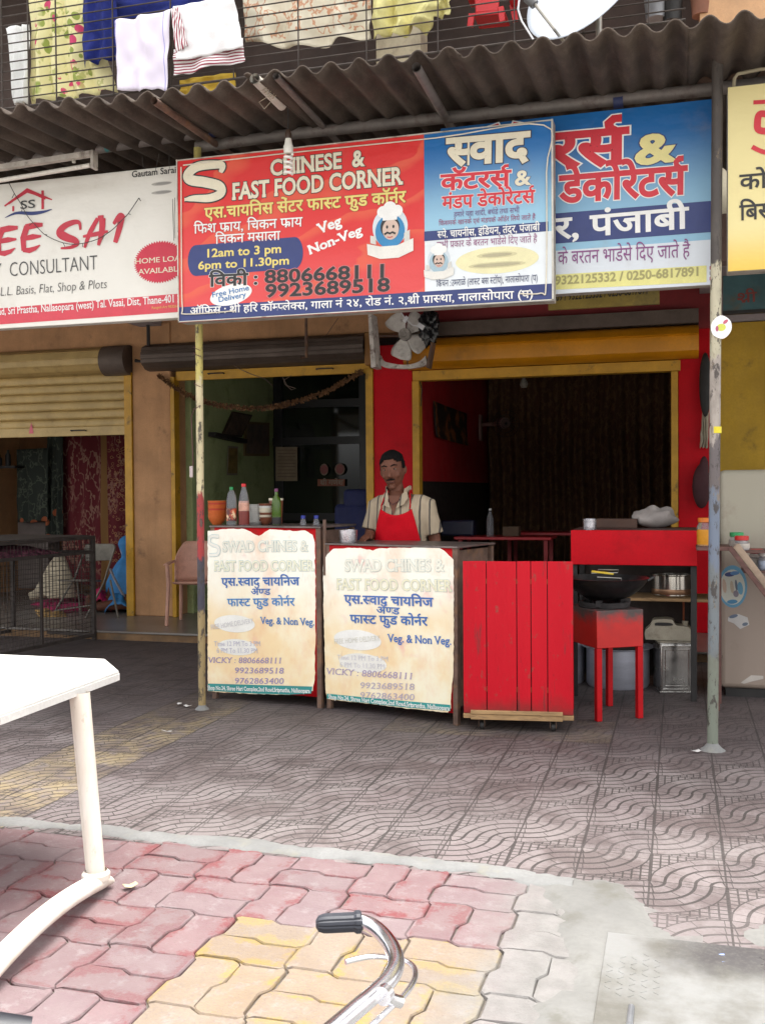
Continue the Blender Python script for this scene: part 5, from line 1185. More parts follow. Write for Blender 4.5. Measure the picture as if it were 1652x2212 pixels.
# rack with jars right of the counter
t = thing('jar_rack', 'wooden rack with a sloping brown side beside the right pole', 'rack', (.25, 6.9, 0)); YR = 6.9
m_rk = mat('maroon_wood', (.115, .05, .04), .6, var=.25, scale=7, stretch=(1, 1, 4)); m_rk2 = mat('worn_rack_top', (.34, .25, .18), .7, var=.25, scale=8)
p = at(1503, 1185, YR); q = at(1578, 1182, YR); e_ = at(1720, 1372, YR)
b = MB(); b.b2((p.x, YR - .02, p.z - .012), (q.x, YR + .35, p.z + .012)); b.build('top_board', m_rk, t, bevel=.003)
dv = (e_ - q).normalized(); nv = V((-dv.z, 0, dv.x)) * -1
b = MB(); b.bar(q + V((-.01, 0, -.0)), e_, .03, .05, (0, 1, 0)); b.build('sloping_rail', m_rk, t, bevel=.003)
b = MB(); b.bar(q + V((.03, .03, .012)), e_ + V((.04, .03, .012)), .045, .035, (0, 1, 0)); b.build('sloping_ledge', m_rk2, t, bevel=.003)
for (x_, y_) in ((p.x + .13, YR + .05), (p.x + .15, YR + .3)): MB().b2((x_ - .015, y_ - .015, 0), (x_ + .015, y_ + .015, p.z - .013)).build('leg', m_rk, t)
b = MB(); b.b2((q.x + .0, YR + .06, 1.03), (q.x + .75, YR + .36, 1.045)); b.build('jar_shelf', m_rk, t)
zsh = 1.046
def jar(lbl, px, py, Y, z, r, h, m_lid, m_in, lidh=.03):
    x_ = at(px, py, Y).x; c = V((x_, Y, z)); t = thing('jar', lbl, 'jar', tuple(c), 'plastic jars on the wooden rack')
    MB().lathe([(.001, 0), (r * .92, 0), (r, .01), (r, h - .03), (r * .75, h), (.001, h)], c, 22).build('body', m_clear, t)
    MB().lathe([(.001, .004), (r * .93, .003), (r * 1.004, .012), (r * 1.004, h * .70), (.001, h * .72)], c, 22).build('contents', m_in, t)
    MB().lathe([(.001, h + .001), (r * .88, h + .001), (r * .88, h + lidh), (.001, h + lidh)], c, 22).build('lid', m_lid, t, bevel=.003)
    return t
zt = p.z + .013
m_spice = mat('turmeric', (.62, .26, .01), .6, var=.15, scale=15); m_salt = mat('pale_powder', (.50, .45, .40), .7, var=.2, scale=15)
jar('orange lidded jar of yellow spice left of the blue grey pole', 1522, 1160, YR + .06, zt, .052, .155, mat('orange_lid', (.62, .16, .01), .4), m_spice)
jar('green lidded jar right of the blue grey pole', 1590, 1180, YR + .24, zsh, .05, .08, mat('green_lid', (.03, .30, .10), .4), m_salt)
jar('red lidded jar in front of the green lidded one', 1601, 1190, YR + .13, zsh - .0, .05, .062, mat('red_lid', (.5, .02, .02), .4), m_salt)
b = MB(); b.b2((q.x + .08, YR + .06, .90), (q.x + .75, YR + .36, .915)); b.build('jar_shelf', m_rk, t if 0 else bpy.data.objects['jar_rack'])
jar('lower red lidded jar behind the sloping rail', 1632, 1228, YR + .25, .916, .05, .10, mat('red_lid', (.5, .02, .02)), m_salt)
jar('white lidded jar at the right edge behind the sloping rail', 1655, 1240, YR + .14, .916, .055, .09, mat('white_lid', (.6, .58, .55), .4), mat('blue_packets', (.3, .34, .42), .4, var=.5, scale=20))
# beige cabinet
t = thing('steel_cabinet', 'big scuffed beige metal cabinet with peeling stickers at the right edge', 'cabinet', (.9, 7.6, 0))
M = Mat('beige_enamel'); x, y, z = M.xyz(); e = M.cmix(M.ramp(z + (M.noise(3) - .5) * .25, .85, 1.2), (.30, .235, .19), (.36, .33, .255)); e = M.cmix(M.noise(5, 6, .7, (1, 1, 1), .55, .8) * .5, e, (.20, .14, .10)); M.color(e); M.rough(.45); m_cab = keep(M)
b = MB(); b.b2((.262, 7.43, .06), (1.9, 8.1, 1.575)); b.build('body', m_cab, t, bevel=.035, seg=4)
b = MB(); b.b2((.30, 7.46, 0), (1.85, 8.05, .059)); b.build('plinth', m_dark, t)
PF = Plane((.262, 7.43), (1.9, 7.43)); ZF2 = zr(1780, 1120, 3.25); pr = Print(PF, t, 'sticker', .0008)
pr.ell(PF.uv(*ZF2(238, 1185)), .095, .147, (.10, .27, .40), 1, 30); pr.ell(PF.uv(*ZF2(236, 1190)), .082, .122, (.50, .50, .43), 2, 26)
for (x_, y_, a_, h_, c_) in ((215, 1085, .035, .016, NAVY), (255, 1075, .03, .014, (.08, .2, .4)), (170, 1180, .014, .05, (.45, .33, .25)), (232, 1190, .012, .045, (.42, .34, .25)), (268, 1175, .008, .04, (.1, .12, .16)), (265, 1245, .018, .024, (.2, .17, .2)), (235, 1310, .035, .015, (.05, .2, .35)), (300, 1200, .018, .045, (.12, .3, .42))): pr.ell(PF.uv(*ZF2(x_, y_)), a_, h_, c_, 3, 14, .1)
pr.shape(pr.px(ZF2, [(200, 1440), (280, 1410), (360, 1440), (375, 1500), (300, 1535), (250, 1490), (200, 1470)]), (.50, .48, .46), 1); pr.ell(PF.uv(*ZF2(245, 1430)), .03, .012, (.12, .15, .22), 2, 12, .3); pr.ell(PF.uv(*ZF2(340, 1495)), .02, .012, (.12, .15, .2), 2, 12, .3)
pr.shape(pr.px(ZF2, [(305, 1975), (390, 1915), (490, 1920), (490, 1945), (400, 1965), (330, 1985)]), (.52, .47, .42), 1); pr.done()
b = MB(); c_ = PF.pt(*PF.uv(*ZF2(135, 1770)), .012); b.lathe([(.001, 0), (.014, 0), (.014, .02), (.001, .02)], c_, 12); b.build('knob', m_steel, t)
# things hanging on the right red pillar
ZG = zr(1436, 780, 3.304)
def cloth(lbl, name, cat, quad, Y, m_, folds=3, amp=.02, seed=0, nu=24, nv=20, group=None, thick=.003, wob=.02, droop=0, parent=None):
    q = [at(*p, Y) if not isinstance(p, V) else p for p in quad]   # TL TR BR BL
    b = MB()
    def fn(u, v):
        p = (q[0] * (1 - u) + q[1] * u) * (1 - v) + (q[3] * (1 - u) + q[2] * u) * v
        f = math.sin(u * folds * 2 * math.pi + seed + noise.noise(V((u * 3, v * 2, seed))) * 2.2) * amp * (.35 + .65 * v) + noise.noise(V((u * 5, v * 4, seed + 5))) * wob
        e = noise.noise(V((u * 6, v * 1.5, seed + 11))) * wob * (v * v)
        return p + V((noise.noise(V((v * 4, u, seed + 3))) * wob * .7 * v, f, e - droop * math.sin(math.pi * u) * v))
    b.grid(fn, nu, nv)
    kw = dict(solid=thick)
    if parent is not None: return b.build(name, m_, parent, **kw)
    return b.build(name, m_, loc=tuple((q[0] + q[1]) / 2), label=lbl, cat=cat, group=group, **kw)
cloth('bunch of creased pale papers hanging on the red pillar behind the right pole', 'hanging_papers', 'papers', [ZG(1125, 860), ZG(1180, 850), ZG(1172, 1170), ZG(1105, 1170)], YW - .06, mat('old_paper', (.42, .37, .28), .8, var=.2, scale=8), 3, .012, 2)
b = MB(); b.ball(at(*ZG(1118, 1490), YW - .09), (.085, .05, .21)); b.ball(at(*ZG(1140, 1340), YW - .09), (.045, .03, .12)); b.build('cloth_bag', mat('dark_red_bag', (.055, .012, .016), .7), loc=at(*ZG(1140, 1300), YW - .09), label='dark red cloth bag hanging low on the red pillar behind the pole', cat='bag', remesh=.012, smooth_it=4)
b = MB(); b.ball(at(*ZG(1150, 640), YW - .08), (.055, .04, .30)); b.build('dark_bundle', m_dark, loc=at(*ZG(1150, 640), YW - .08), label='dark narrow bundle tied high up behind the right pole', cat='bundle')
# ================================================================== INTERIORS
ZC, ZM, ZL = zr(0, 1320, 5.006), zr(400, 780, 2.7533), zr(0, 780, 2.458)
# ---- left shop
M = Mat('red_patterned_cloth'); x, y, z = M.xyz()
v1 = M.voro(9, (1, 1, .5)); n1 = M.noise(8, 3, .6, (1, 1, .45)); fig = M.ramp((n1 - .5).abs(), .035, .02) * M.noise(3, 2, .5, (1, 1, 1), .38, .55)
e = M.cmix(fig * .8, (.10, .006, .011), (.26, .14, .10))
ce = at(*ZL(640, 1100), 11.5).x
e = M.cmix((x - (ce + .02)).abs().lt(.045), e, (.20, .10, .03)); dots = M.voro(7.5, (1, 1, 1), rand=.25).lt(.33)
e = M.cmix(x.gt(ce + .38) * dots, e, (.42, .24, .06)); lace = M.voro(15, (1, 1, 1.3)); e = M.cmix((x.gt(ce + .075) * x.lt(ce + .36)) * M.ramp((lace - .34).abs(), .08, .03) * .8, e, (.32, .17, .08)); M.color(e); M.rough(.9); m_rc = keep(M)
cloth('dark red patterned curtain with an ochre border at the back of the left shop', 'patterned_curtain', 'curtain', [at(*ZL(385, 780), 11.5), at(*ZL(880, 780), 11.5), at(*ZL(880, 1770), 11.5), at(*ZL(385, 1700), 11.5)], 11.5, m_rc, 5, .03, 1, nu=50)
M = Mat('dark_floral_cloth'); n1 = M.noise(7, 3, .6, (1, 1, .7)); e = M.cmix(M.ramp((n1 - .5).abs(), .03, .01), (.018, .024, .018), (.06, .07, .05)); x, y, z = M.xyz(); e = M.cmix(M.voro(6).lt(.28) * z.lt(1.25), e, (.30, .08, .03)); M.color(e); M.rough(.9); m_df = keep(M)
cloth('dark green floral cloth hanging beside the red patterned curtain', 'floral_cloth', 'cloth', [at(*ZL(300, 780), 11.4), at(*ZL(398, 780), 11.4), at(*ZL(398, 1440), 11.4), at(*ZL(290, 1410), 11.4)], 11.4, m_df, 3, .03, 4)
cloth('black cloth with orange flowers at its foot, hanging at the far left', 'floral_cloth', 'cloth', [at(*ZL(105, 880), 11.3), at(*ZL(300, 870), 11.3), at(*ZL(295, 1325), 11.3), at(*ZL(110, 1330), 11.3)], 11.3, m_df, 3, .02, 9)
p, q = at(*ZL(110, 1330), 11.45), at(*ZL(300, 1460), 11.45); b = MB(); b.b2((p.x, 11.45, q.z - .6), (q.x, 11.7, p.z + .0)); b.build('grey_cupboard', mat('grey_cupboard_paint', (.12, .095, .085), .6, var=.2), loc=(p.x, 11.45, FL), label='dull grey cupboard below the black floral cloth', cat='cupboard', bevel=.01)
p = at(*ZL(20, 990), 11.2); t = thing('wall_shelf', 'small shelf with dark bottles on the orange wall', 'shelf', tuple(p)); b = MB(); b.box(p, (.5, .2, .03)); b.build('board', m_dark, t)
for i, (dx, h_) in enumerate(((-.16, .2), (-.05, .16), (.08, .22))): b = MB(); b.lathe([(.001, .016), (.035, .016), (.035, h_ * .7), (.015, h_ * .85), (.015, h_)], p + V((dx, 0, 0)), 14); b.build('bottle', m_dark, loc=tuple(p + V((dx, 0, .016))), label=('left', 'short middle', 'right')[i] + ' dark bottle on the shelf of the left shop', cat='bottle', group='dark bottles on the shop shelf')
# wire cage
cA = onz(204, 1382); t = thing('wire_cage', 'large rusty wire mesh cage standing at the left edge', 'cage', (cA.x - .3, cA.y - .5, 0))
dirl = V((-.0 - math.sin(R(-6)) * -1, -math.cos(R(-6)), 0)); dirl = V((-.10, -.995, 0)).normalized(); dirw = V((-dirl.y, dirl.x, 0)) * -1
zt_ = at(181, 1157, cA.y).z; LC, WC = 1.5, 1.0
m_cage = mat('cage_iron', (.06, .048, .042), .75, .3, var=.3, scale=10)
def cp(a_, b_, z_): return cA + dirl * a_ + dirw * b_ + V((0, 0, z_))
b = MB()
for a_ in (0, LC):
    for b_ in (0, WC): b.bar(cp(a_, b_, 0), cp(a_, b_, zt_), .035, .035, dirl)
for z_ in (.05, zt_ - .16, zt_ - .017):
    for (p_, q_) in (((0, 0), (LC, 0)), ((LC, 0), (LC, WC)), ((LC, WC), (0, WC)), ((0, WC), (0, 0))): b.bar(cp(*p_, z_), cp(*q_, z_), .035, .03)
b.bar(cp(LC / 2, 0, .05), cp(LC / 2, 0, zt_ - .16), .025, .025, dirl)
b.build('frame', m_cage, t)
b = MB(); st_ = .045
for (p_, q_, L_) in (((0, 0), (LC, 0), LC), ((0, 0), (0, WC), WC), ((0, WC), (LC, WC), LC)):
    n = int(L_ / st_)
    for i in range(1, n): f_ = i / n; a_, b_ = p_[0] + (q_[0] - p_[0]) * f_, p_[1] + (q_[1] - p_[1]) * f_; b.bar(cp(a_, b_, .06), cp(a_, b_, zt_ - .02), .0035, .0035, dirl)
    for i in range(1, int(zt_ / st_)): b.bar(cp(*p_, i * st_), cp(*q_, i * st_), .0035, .0035)
b.build('mesh', m_cage, t)
b = MB(); b.poly([cp(.02, .02, zt_), cp(LC, .02, zt_), cp(LC, WC, zt_), cp(.02, WC, zt_)], (0, 0, 1), .006); b.build('lid', m_cage, t)
b = MB()
def pile(u, v): p_ = cp(.35 + 1.1 * u, .08 + .8 * v, zt_ - .15); e_ = math.sin(math.pi * u) * math.sin(math.pi * v); return p_ + V((0, 0, e_ ** .5 * .10 + noise.noise(V((u * 9, v * 9, 3))) * .04 * e_))
b.grid(pile, 40, 30); M = Mat('onion_heap'); e = M.cmix(M.voro(22, out='Color').fract() if 0 else M.noise(18, 3, .6, (1, 1, 1), .4, .6), (.10, .02, .05), (.34, .12, .17)); M.color(e); M.rough(.6)
b.build('clothes_heap', keep(M), loc=tuple(cp(.9, .5, zt_ - .15)), label='purple and pink heap lying in the top tray of the wire cage', cat='heap')
# heaps of cloth on the floor of the left shop
def heap(lbl, nm, quad, h, m_, seed, z0=FL):
    q = [onz(*p, z0) for p in quad]; b = MB()
    def fn(u, v):
        p = (q[0] * (1 - u) + q[1] * u) * (1 - v) + (q[3] * (1 - u) + q[2] * u) * v
        e = (math.sin(math.pi * u) * math.sin(math.pi * v)) ** .6
        return p + V((noise.noise(V((u * 4, v * 4, seed))) * .06, noise.noise(V((u * 4, v * 4, seed + 4))) * .06, .004 + e * h * (.65 + .6 * noise.noise(V((u * 5, v * 5, seed + 8))))))
    b.grid(fn, 40, 26); c = (q[0] + q[2]) / 2; return b.build(nm, m_, loc=(c.x, c.y, z0), label=lbl, cat='cloth', solid=.004)
m_mag = mat('magenta_cloth', (.30, .012, .075), .85, var=.25, scale=9)
heap('magenta cloth crumpled on the floor behind the wire cage', 'crumpled_cloth', [ZC(420, 1040), ZC(1330, 960), ZC(1290, 1120), ZC(620, 1190)], .17, m_mag, 2)
heap('yellowish cloth edge spilling from under the magenta cloth', 'crumpled_cloth', [ZC(440, 1120), ZC(860, 1110), ZC(850, 1210), ZC(500, 1220)], .05, mat('ochre_cloth', (.40, .24, .08), .85, var=.3, scale=14), 5)
m_crc = mat('cream_cloth', (.42, .36, .26), .85, var=.2, scale=8)
b = MB(); ya = 10.35
def dr(u, v):
    a_ = u * math.pi; w_ = (.07 + .22 * v ** .8); p = at(*ZC(760, 460), ya); zz = p.z - (p.z - FL - .02) * v * (.72 if u < .5 else .78)
    return V((p.x + math.cos(a_) * -w_ - .05 * v, ya - math.sin(a_) * w_ * .6 + noise.noise(V((u * 8, v * 3, 1))) * .02, zz))
b.grid(dr, 24, 16); b.tube([at(*ZC(760, 900), ya - .05), at(*ZC(600, 890), ya - .1), at(*ZC(390, 945), ya - .15)], [.075, .065, .05], 14); b.ball(at(*ZC(760, 470), ya), (.075, .06, .05))
b.build('draped_cloth', m_crc, loc=tuple(at(*ZC(700, 900), ya)), label='cream cloth draped in a peak behind the folding chair and cage', cat='cloth', solid=.003)
# folding chair
c0 = onz(*ZC(1500, 1235), FL); t = thing('folding_chair', 'grey metal folding chair between the wire cage and the seated woman', 'chair', (c0.x - .25, c0.y - .1, FL))
m_fc = mat('worn_grey_metal', (.17, .155, .13), .5, .5, var=.25, scale=9); YC = c0.y
def fcp(x_, y_, d=0): p = at(*ZC(x_, y_), YC + d); return V((p.x, YC + d, p.z))
b = MB(); tl_, tr_, br_, bl_ = fcp(1085, 290), fcp(1455, 290), fcp(1420, 500), fcp(1085, 505)
b.poly([fcp(1085, 300), fcp(1110, 283), fcp(1430, 283), fcp(1462, 310), fcp(1465, 350), fcp(1405, 495), fcp(1085, 505)], (.0, 1, 0), .02); b.build('backrest', m_fc, t, bevel=.006)
b = MB(); b.poly([fcp(740, 735, .0), fcp(1120, 735, 0), fcp(1290, 740, .38), fcp(900, 735, .38)], (0, 0, -1), .022); b.build('seat', m_fc, t, bevel=.005)
for pts in ([fcp(1462, 320), fcp(1320, 780), fcp(1090, 1225)], [fcp(1100, 300, .36), fcp(960, 700, .36), fcp(650, 1225, .25)]): MB().tube(pts, .011, 8).build('leg', m_fc, t)
for pts in ([fcp(1400, 740, .02), fcp(1505, 1230, .02)], [fcp(980, 735, .36), fcp(1030, 1200, .36)]): MB().tube(pts, .011, 8).build('leg', m_fc, t)
b = MB(); b.tube([fcp(1180, 1060, 0), fcp(700, 1130, .26)], .008, 8); b.build('stretcher', m_fc, t)
# ---- middle shop
YP = 12.72
t = thing('glass_partition', 'black framed dark glass partition at the back of the middle shop', 'partition', (-4.1, YP, FL)); pl_ = at(*ZM(775, 900), YP)
m_glass = mat('dark_glass', (.012, .016, .012), .06, var=.0, spec=.6)
b = MB(); b.b2((pl_.x, YP + .02, FL), (-2.87, YP + .03, 3.3)); b.build('pane', m_glass, t)
b = MB()
for px_ in (775, 840, 1430): x_ = at(*ZM(px_ - 0, 900), YP).x; b.b2((x_ - .05, YP - .02, FL), (x_ + .05, YP + .019, 3.3))
for py_ in (665, 925, 1455): z_ = at(*ZM(1100, py_), YP).z; b.b2((pl_.x, YP - .015, z_ - .05), (-2.87, YP + .019, z_ + .05))
b.build('frame', mat('black_frame', (.012, .012, .012), .4), t)
PG = Plane((-5, YP - .02), (-3, YP - .02))
def flat(lbl, nm, cat, fn, quad, Y, m_, pr_fn=None):
    P = Plane((-6, Y), (-3, Y)); q = [P.uv(*fn(*p)) for p in quad]; c = P.pt(*q[0]); t_ = thing(nm, lbl, cat, tuple(c))
    MB().poly([P.pt(*p) for p in q], P.n, .004).build('sheet', m_, t_)
    if pr_fn: r_ = Print(P, t_, 'print', .005); pr_fn(P, r_); r_.done()
    return t_
def lines(P, r_):
    for i in range(9): a_, c_ = P.uv(*ZM(835, 990 + i * 23)), P.uv(*ZM(960, 990 + i * 23)); r_.put(*stroke([a_, c_], .004), (.16, .10, .08), 1)
flat('printed notice with a yellow top stuck on the dark glass', 'notice', 'notice', ZM, [(822, 968), (972, 968), (972, 1205), (822, 1205)], YP - .03, mat('old_notice', (.34, .26, .17), .7, var=.2, scale=6), lines)
for i, (x_, y_) in enumerate(((1158, 1125), (1268, 1122))):
    flat(('left small red and cream sticker on the glass', 'right round red and cream sticker on the glass')[i], 'sticker', 'sticker', ZM, [(x_ + 36 * math.cos(a_ * .5236) * (1 if i else .8), y_ - 42 * math.sin(a_ * .5236)) for a_ in range(12)], YP - .03, mat('cream_sticker', (.30, .20, .15), .6), lambda P, r_, x_=x_, y_=y_: r_.ell(P.uv(*ZM(x_, y_)), .055, .06, (.34, .08, .07), 1, 12))
flat('long red lettered sticker on the glass below the round ones', 'sticker', 'sticker', ZM, [(1112, 1192), (1302, 1192), (1302, 1240), (1112, 1240)], YP - .03, mat('orange_sticker', (.34, .11, .06), .6), lambda P, r_: r_.text('श्री गणेश', P.uv(*ZM(1130, 1232)), P.uv(*ZM(1290, 1232)), .06, (.40, .30, .22), 1, .02))
# pictures on the green wall
def onwall(lbl, nm, quad, X, m_in, m_fr, th=.02):
    q = [onx(*ZM(*p), X) for p in quad]; t_ = thing(nm, lbl, 'picture', tuple(q[0]))
    MB().poly(q, (1, 0, 0), th).build('frame', m_fr, t_); c = sum(q, V()) / 4
    MB().poly([c + (p - c) * .86 + V((th, 0, 0)) for p in q], (1, 0, 0), .003).build('picture_sheet', m_in, t_)
m_pic = mat('faded_picture', (.12, .08, .055), .35, var=.5, scale=12); m_pfr = mat('picture_frame', (.06, .04, .022), .5)
onwall('tilted framed picture on the green wall', 'framed_picture', [(515, 720), (650, 745), (575, 900), (440, 885)], -5.22, m_pic, m_pfr)
onwall('large dark framed picture on the green wall near the partition', 'framed_picture', [(600, 790), (768, 800), (768, 1032), (595, 1030)], -5.22, m_pic, mat('gilt_frame', (.16, .11, .04), .5))
onwall('narrow yellow calendar hanging on the green wall', 'wall_calendar', [(487, 960), (555, 965), (553, 1165), (480, 1165)], -5.22, mat('calendar_yellow', (.20, .14, .04), .7, var=.4, scale=10), mat('calendar_white', (.22, .20, .14), .7), .006)
b = MB(); p, q = onx(*ZM(350, 880), -5.22), onx(*ZM(575, 930), -5.22); b.bar(p + V((.05, 0, 0)), q + V((.05, 0, 0)), .09, .05); b.build('wall_bracket', m_dark, loc=tuple(p), label='black bracket shelf under the tilted picture', cat='shelf')
# office chair
t = thing('office_chair', 'dark blue upholstered office chair in the doorway of the middle shop', 'chair', tuple(at(*ZM(1370, 1500), 10.9))); m_bc = mat('navy_upholstery', (.012, .018, .085), .75, var=.15)
YO = 10.9; p = at(*ZM(1385, 1330), YO); b = MB(); b.box(p, (.30, .1, .22)); b.build('headrest', m_bc, t, bevel=.045, seg=3)
p = at(*ZM(1370, 1520), YO); b = MB(); b.box(p + V((0, 0, -.02)), (.46, .12, .54)); b.build('backrest', m_bc, t, bevel=.055, seg=3)
b = MB(); b.box((p.x, YO - .24, .56), (.5, .46, .1)); b.build('seat', m_bc, t, bevel=.04, seg=3)
b = MB(); b.tube([(p.x, YO - .2, .51), (p.x, YO - .2, .16)], .03, 12); b.build('column', m_dark, t)
for k in range(5): a_ = k * 1.2566; MB().tube([(p.x, YO - .2, .17), (p.x + .28 * math.cos(a_), YO - .2 + .28 * math.sin(a_), .12)], .018, 8).build('leg', m_dark, t)
# garland
b = MB(); rn = random.Random(9); gp = smooth([at(*ZM(*p), YW - .07) for p in [(5, 470), (110, 545), (240, 620), (420, 675), (600, 695), (780, 690), (950, 655), (1150, 590), (1300, 510), (1420, 440)]] and [tuple(at(*ZM(*p), YW - .07))[:3:2] for p in [(5, 470), (110, 545), (240, 620), (420, 675), (600, 695), (780, 690), (950, 655), (1150, 590), (1300, 510), (1420, 440)]], 16)
b.tube([V((x_, YW - .07, z_)) for x_, z_ in gp], .006, 6)
for x_, z_ in gp:
    for k in range(9):
        a_ = rn.uniform(0, 6.28); r_ = rn.uniform(.02, .045); c = V((x_ + rn.uniform(-.02, .02), YW - .07, z_)); e1 = V((rn.uniform(-.3, .3), math.cos(a_), math.sin(a_))).normalized() * r_; e2 = V((.012, rn.uniform(-.01, .01), rn.uniform(-.012, .012)))
        b.add([c - e2, c + e1 * .6 - e2 * .6 + V((0, 0, -.005)), c + e1, c + e1 * .6 + e2 * .8], [(0, 1, 2, 3)])
b.build('dried_garland', mat('dried_marigold', (.16, .075, .03), .9, var=.5, scale=20), loc=(gp[0][0], YW - .07, gp[0][1]), label='dried flower garland sagging across the middle shop entrance', cat='garland')
b = MB(); pts = [tuple(at(*ZM(*p), YW - .1)) for p in [(350, 225), (450, 340), (560, 420), (650, 460), (740, 490), (800, 540)]]; b.tube(pts, .004, 5)
pts = [tuple(at(*ZM(*p), YW - .1)) for p in [(870, 480), (885, 530), (930, 570), (960, 560), (900, 540), (880, 500), (930, 470)]]; b.tube(pts, .004, 5); pts = [tuple(at(*ZM(*p), YW - .1)) for p in [(1255, 70), (1180, 180), (1110, 270), (1000, 400)]]; b.tube(pts, .004, 5)
b.build('loose_wire', mat('brown_wire', (.12, .08, .06), .7), loc=pts[0], label='loose brown wires dangling from the rolled up middle shutter', cat='wire')
for (x_, lbl) in ((1032, 'rusty iron rod hanging from the slab above the middle shop'),):
    p, q = at(*ZM(x_, 60), YW - .3), at(*ZM(x_, 345), YW - .3); b = MB(); b.tube([(p.x, YW - .3, 3.42), (p.x, YW - .3, q.z), (p.x - .06, YW - .3, q.z)], .016, 8); b.build('iron_rod', m_rust, loc=(p.x, YW - .3, 3.42), label=lbl, cat='rod')
p = at(*ZL(925, 200), YW - .1); b = MB(); q = at(*ZL(925, 340), YW - .1); b.tube([(p.x, YW - .1, 3.42), (p.x, YW - .1, q.z), (p.x - .16, YW - .1, q.z + .03)], .02, 8); b.build('iron_rod', m_dark, loc=(p.x, YW - .1, 3.42), label='black bent iron rod on top of the tan pillar', cat='rod')
# pink plastic chair in front of the middle shop
def monobloc(lbl, M4, m_, nm='plastic_chair'):
    t_ = thing(nm, lbl, 'chair', tuple(M4 @ V((0, 0, 0))))
    b = MB(M4); b.grid(lambda u, v: (-.22 + .44 * u, -.2 + .42 * v, .42 - .02 * math.sin(math.pi * u) * math.sin(math.pi * v) + .02 * (v < .03)), 10, 10); b.build('seat', m_, t_, solid=.008)
    b = MB(M4)
    def back(u, v):
        a_ = R(180 * u); k = 1 - abs(2 * u - 1); h_ = .62 + (.80 - .62) * min(1, k * 2.0) ** .7
        return (-.26 * math.cos(a_) * (1 + .05 * v), -.02 + (.25 * math.sin(a_)) ** .98 * (1 + .12 * v) if a_ > 0 and a_ < math.pi else -.02, .44 + (h_ - .44) * v) if v > .0 or True else None
    b.grid(lambda u, v: (-.26 * math.cos(R(10 + 160 * u)), .02 + .22 * math.sin(R(10 + 160 * u)) * (1 + .15 * v), .42 + ((.64 + .20 * min(1, (1 - abs(2 * u - 1)) * 2.2) ** .8) - .42) * v), 24, 8); b.build('backrest', m_, t_, solid=.008)
    for s in (-1, 1):
        b = MB(M4); b.grid(lambda u, v, s=s: (s * (.245 + .05 * u), .1 - .36 * v, .645 - .012 * v * v - .015 * abs(2 * u - 1) ** 2), 4, 10); b.build('armrest', m_, t_, solid=.01)
        b = MB(M4); b.tube([(s * .262, -.24, .63), (s * .255, -.22, .42), (s * .27, -.26, 0)], [(.028, .018), (.034, .02), (.024, .018)], 10); b.build('leg', m_, t_)
        b = MB(M4); b.tube([(s * .22, .19, .44), (s * .25, .27, 0)], [(.034, .02), (.024, .018)], 10); b.build('leg', m_, t_)
    return t_
m_pink = mat('faded_pink_plastic', (.62, .34, .25), .5, var=.1, scale=5, dirt=(.26, .14, .11), dscale=6)
pcx = onz(395, 1352, FL); monobloc('faded pink plastic armchair on the step, partly behind the cream pole', Matrix.Translation((at(428, 1250, 9.62).x, 9.62, FL)) @ Matrix.Rotation(R(14), 4, 'Z'), m_pink)
# ---- right shop
M = Mat('brown_figured_curtain'); x, y, z = M.xyz(); n1 = M.noise(9, 4, .6, (1, 1, .6)); e = M.cmix(M.ramp((n1 - .5).abs(), .05, .015) * .45, (.14, .068, .035), (.30, .17, .07)); M.color(e); M.rough(.9); m_bc2 = keep(M)
cloth('brown figured curtain across the back of the right shop', 'figured_curtain', 'curtain', [V((-2.63, 14.4, 3.3)), V((.08, 14.4, 3.3)), V((.08, 14.4, .15)), V((-2.63, 14.4, .15))], 14.4, m_bc2, 15, .10, 3, nu=160)
q = [onx(*zr(900, 780, 2.7533)(*p), -2.655) for p in [(535, 645), (742, 735), (735, 960), (540, 900)]]; t = thing('poster', 'dark poster with an orange figure curling off the red wall', 'poster', tuple(q[0]))
M = Mat('poster_print'); e = M.cmix(M.noise(5, 4, .6, (1, 1, 1), .5, .62), (.03, .018, .014), (.36, .12, .03)); M.color(e); M.rough(.5); m_po = keep(M)
b = MB(); b.grid(lambda u, v: (q[0] * (1 - u) + q[1] * u) * (1 - v) + (q[3] * (1 - u) + q[2] * u) * v + V((.01 + .05 * u * u + .03 * v * v, 0, 0)), 12, 8); b.build('sheet', m_po, t, solid=.002)
ZF3 = zr(900, 780, 2.7533)
wf = onx(*ZF3(860, 835), -2.65); t = thing('wall_fan', 'pale pink wall fan on the red side wall of the right shop', 'fan', tuple(wf)); m_wfan = mat('pale_pink_plastic', (.34, .19, .16), .5, var=.1)
b = MB(); b.box(wf + V((.02, 0, 0)), (.04, .13, .36)); b.build('base_plate', m_wfan, t, bevel=.01)
b = MB(); b.tube([wf + V((.04, 0, .04)), wf + V((.26, -.05, .05))], .03, 10); b.build('arm', m_wfan, t)
b = MB(); b.tube([wf + V((.30, .0, .06)), wf + V((.40, -.26, .04))], [.08, .075], 16); b.build('motor', m_wfan, t)
b = MB(); hc = wf + V((.42, -.30, .03)); ax = V((.36, -.93, -.1)).normalized()
e1 = ax.cross(V((0, 0, 1))).normalized(); e2 = ax.cross(e1)
for r_ in (.06, .12, .18): b.tube([hc + e1 * r_ * math.cos(k * .2618) + e2 * r_ * math.sin(k * .2618) for k in range(25)], .003, 5)
for k in range(20): a_ = k * .314; b.tube([hc, hc + (e1 * math.cos(a_) + e2 * math.sin(a_)) * .18], .0018, 4)
b.build('guard', m_dark, t)
p = at(1050, 1168, 10.7); zt2 = p.z
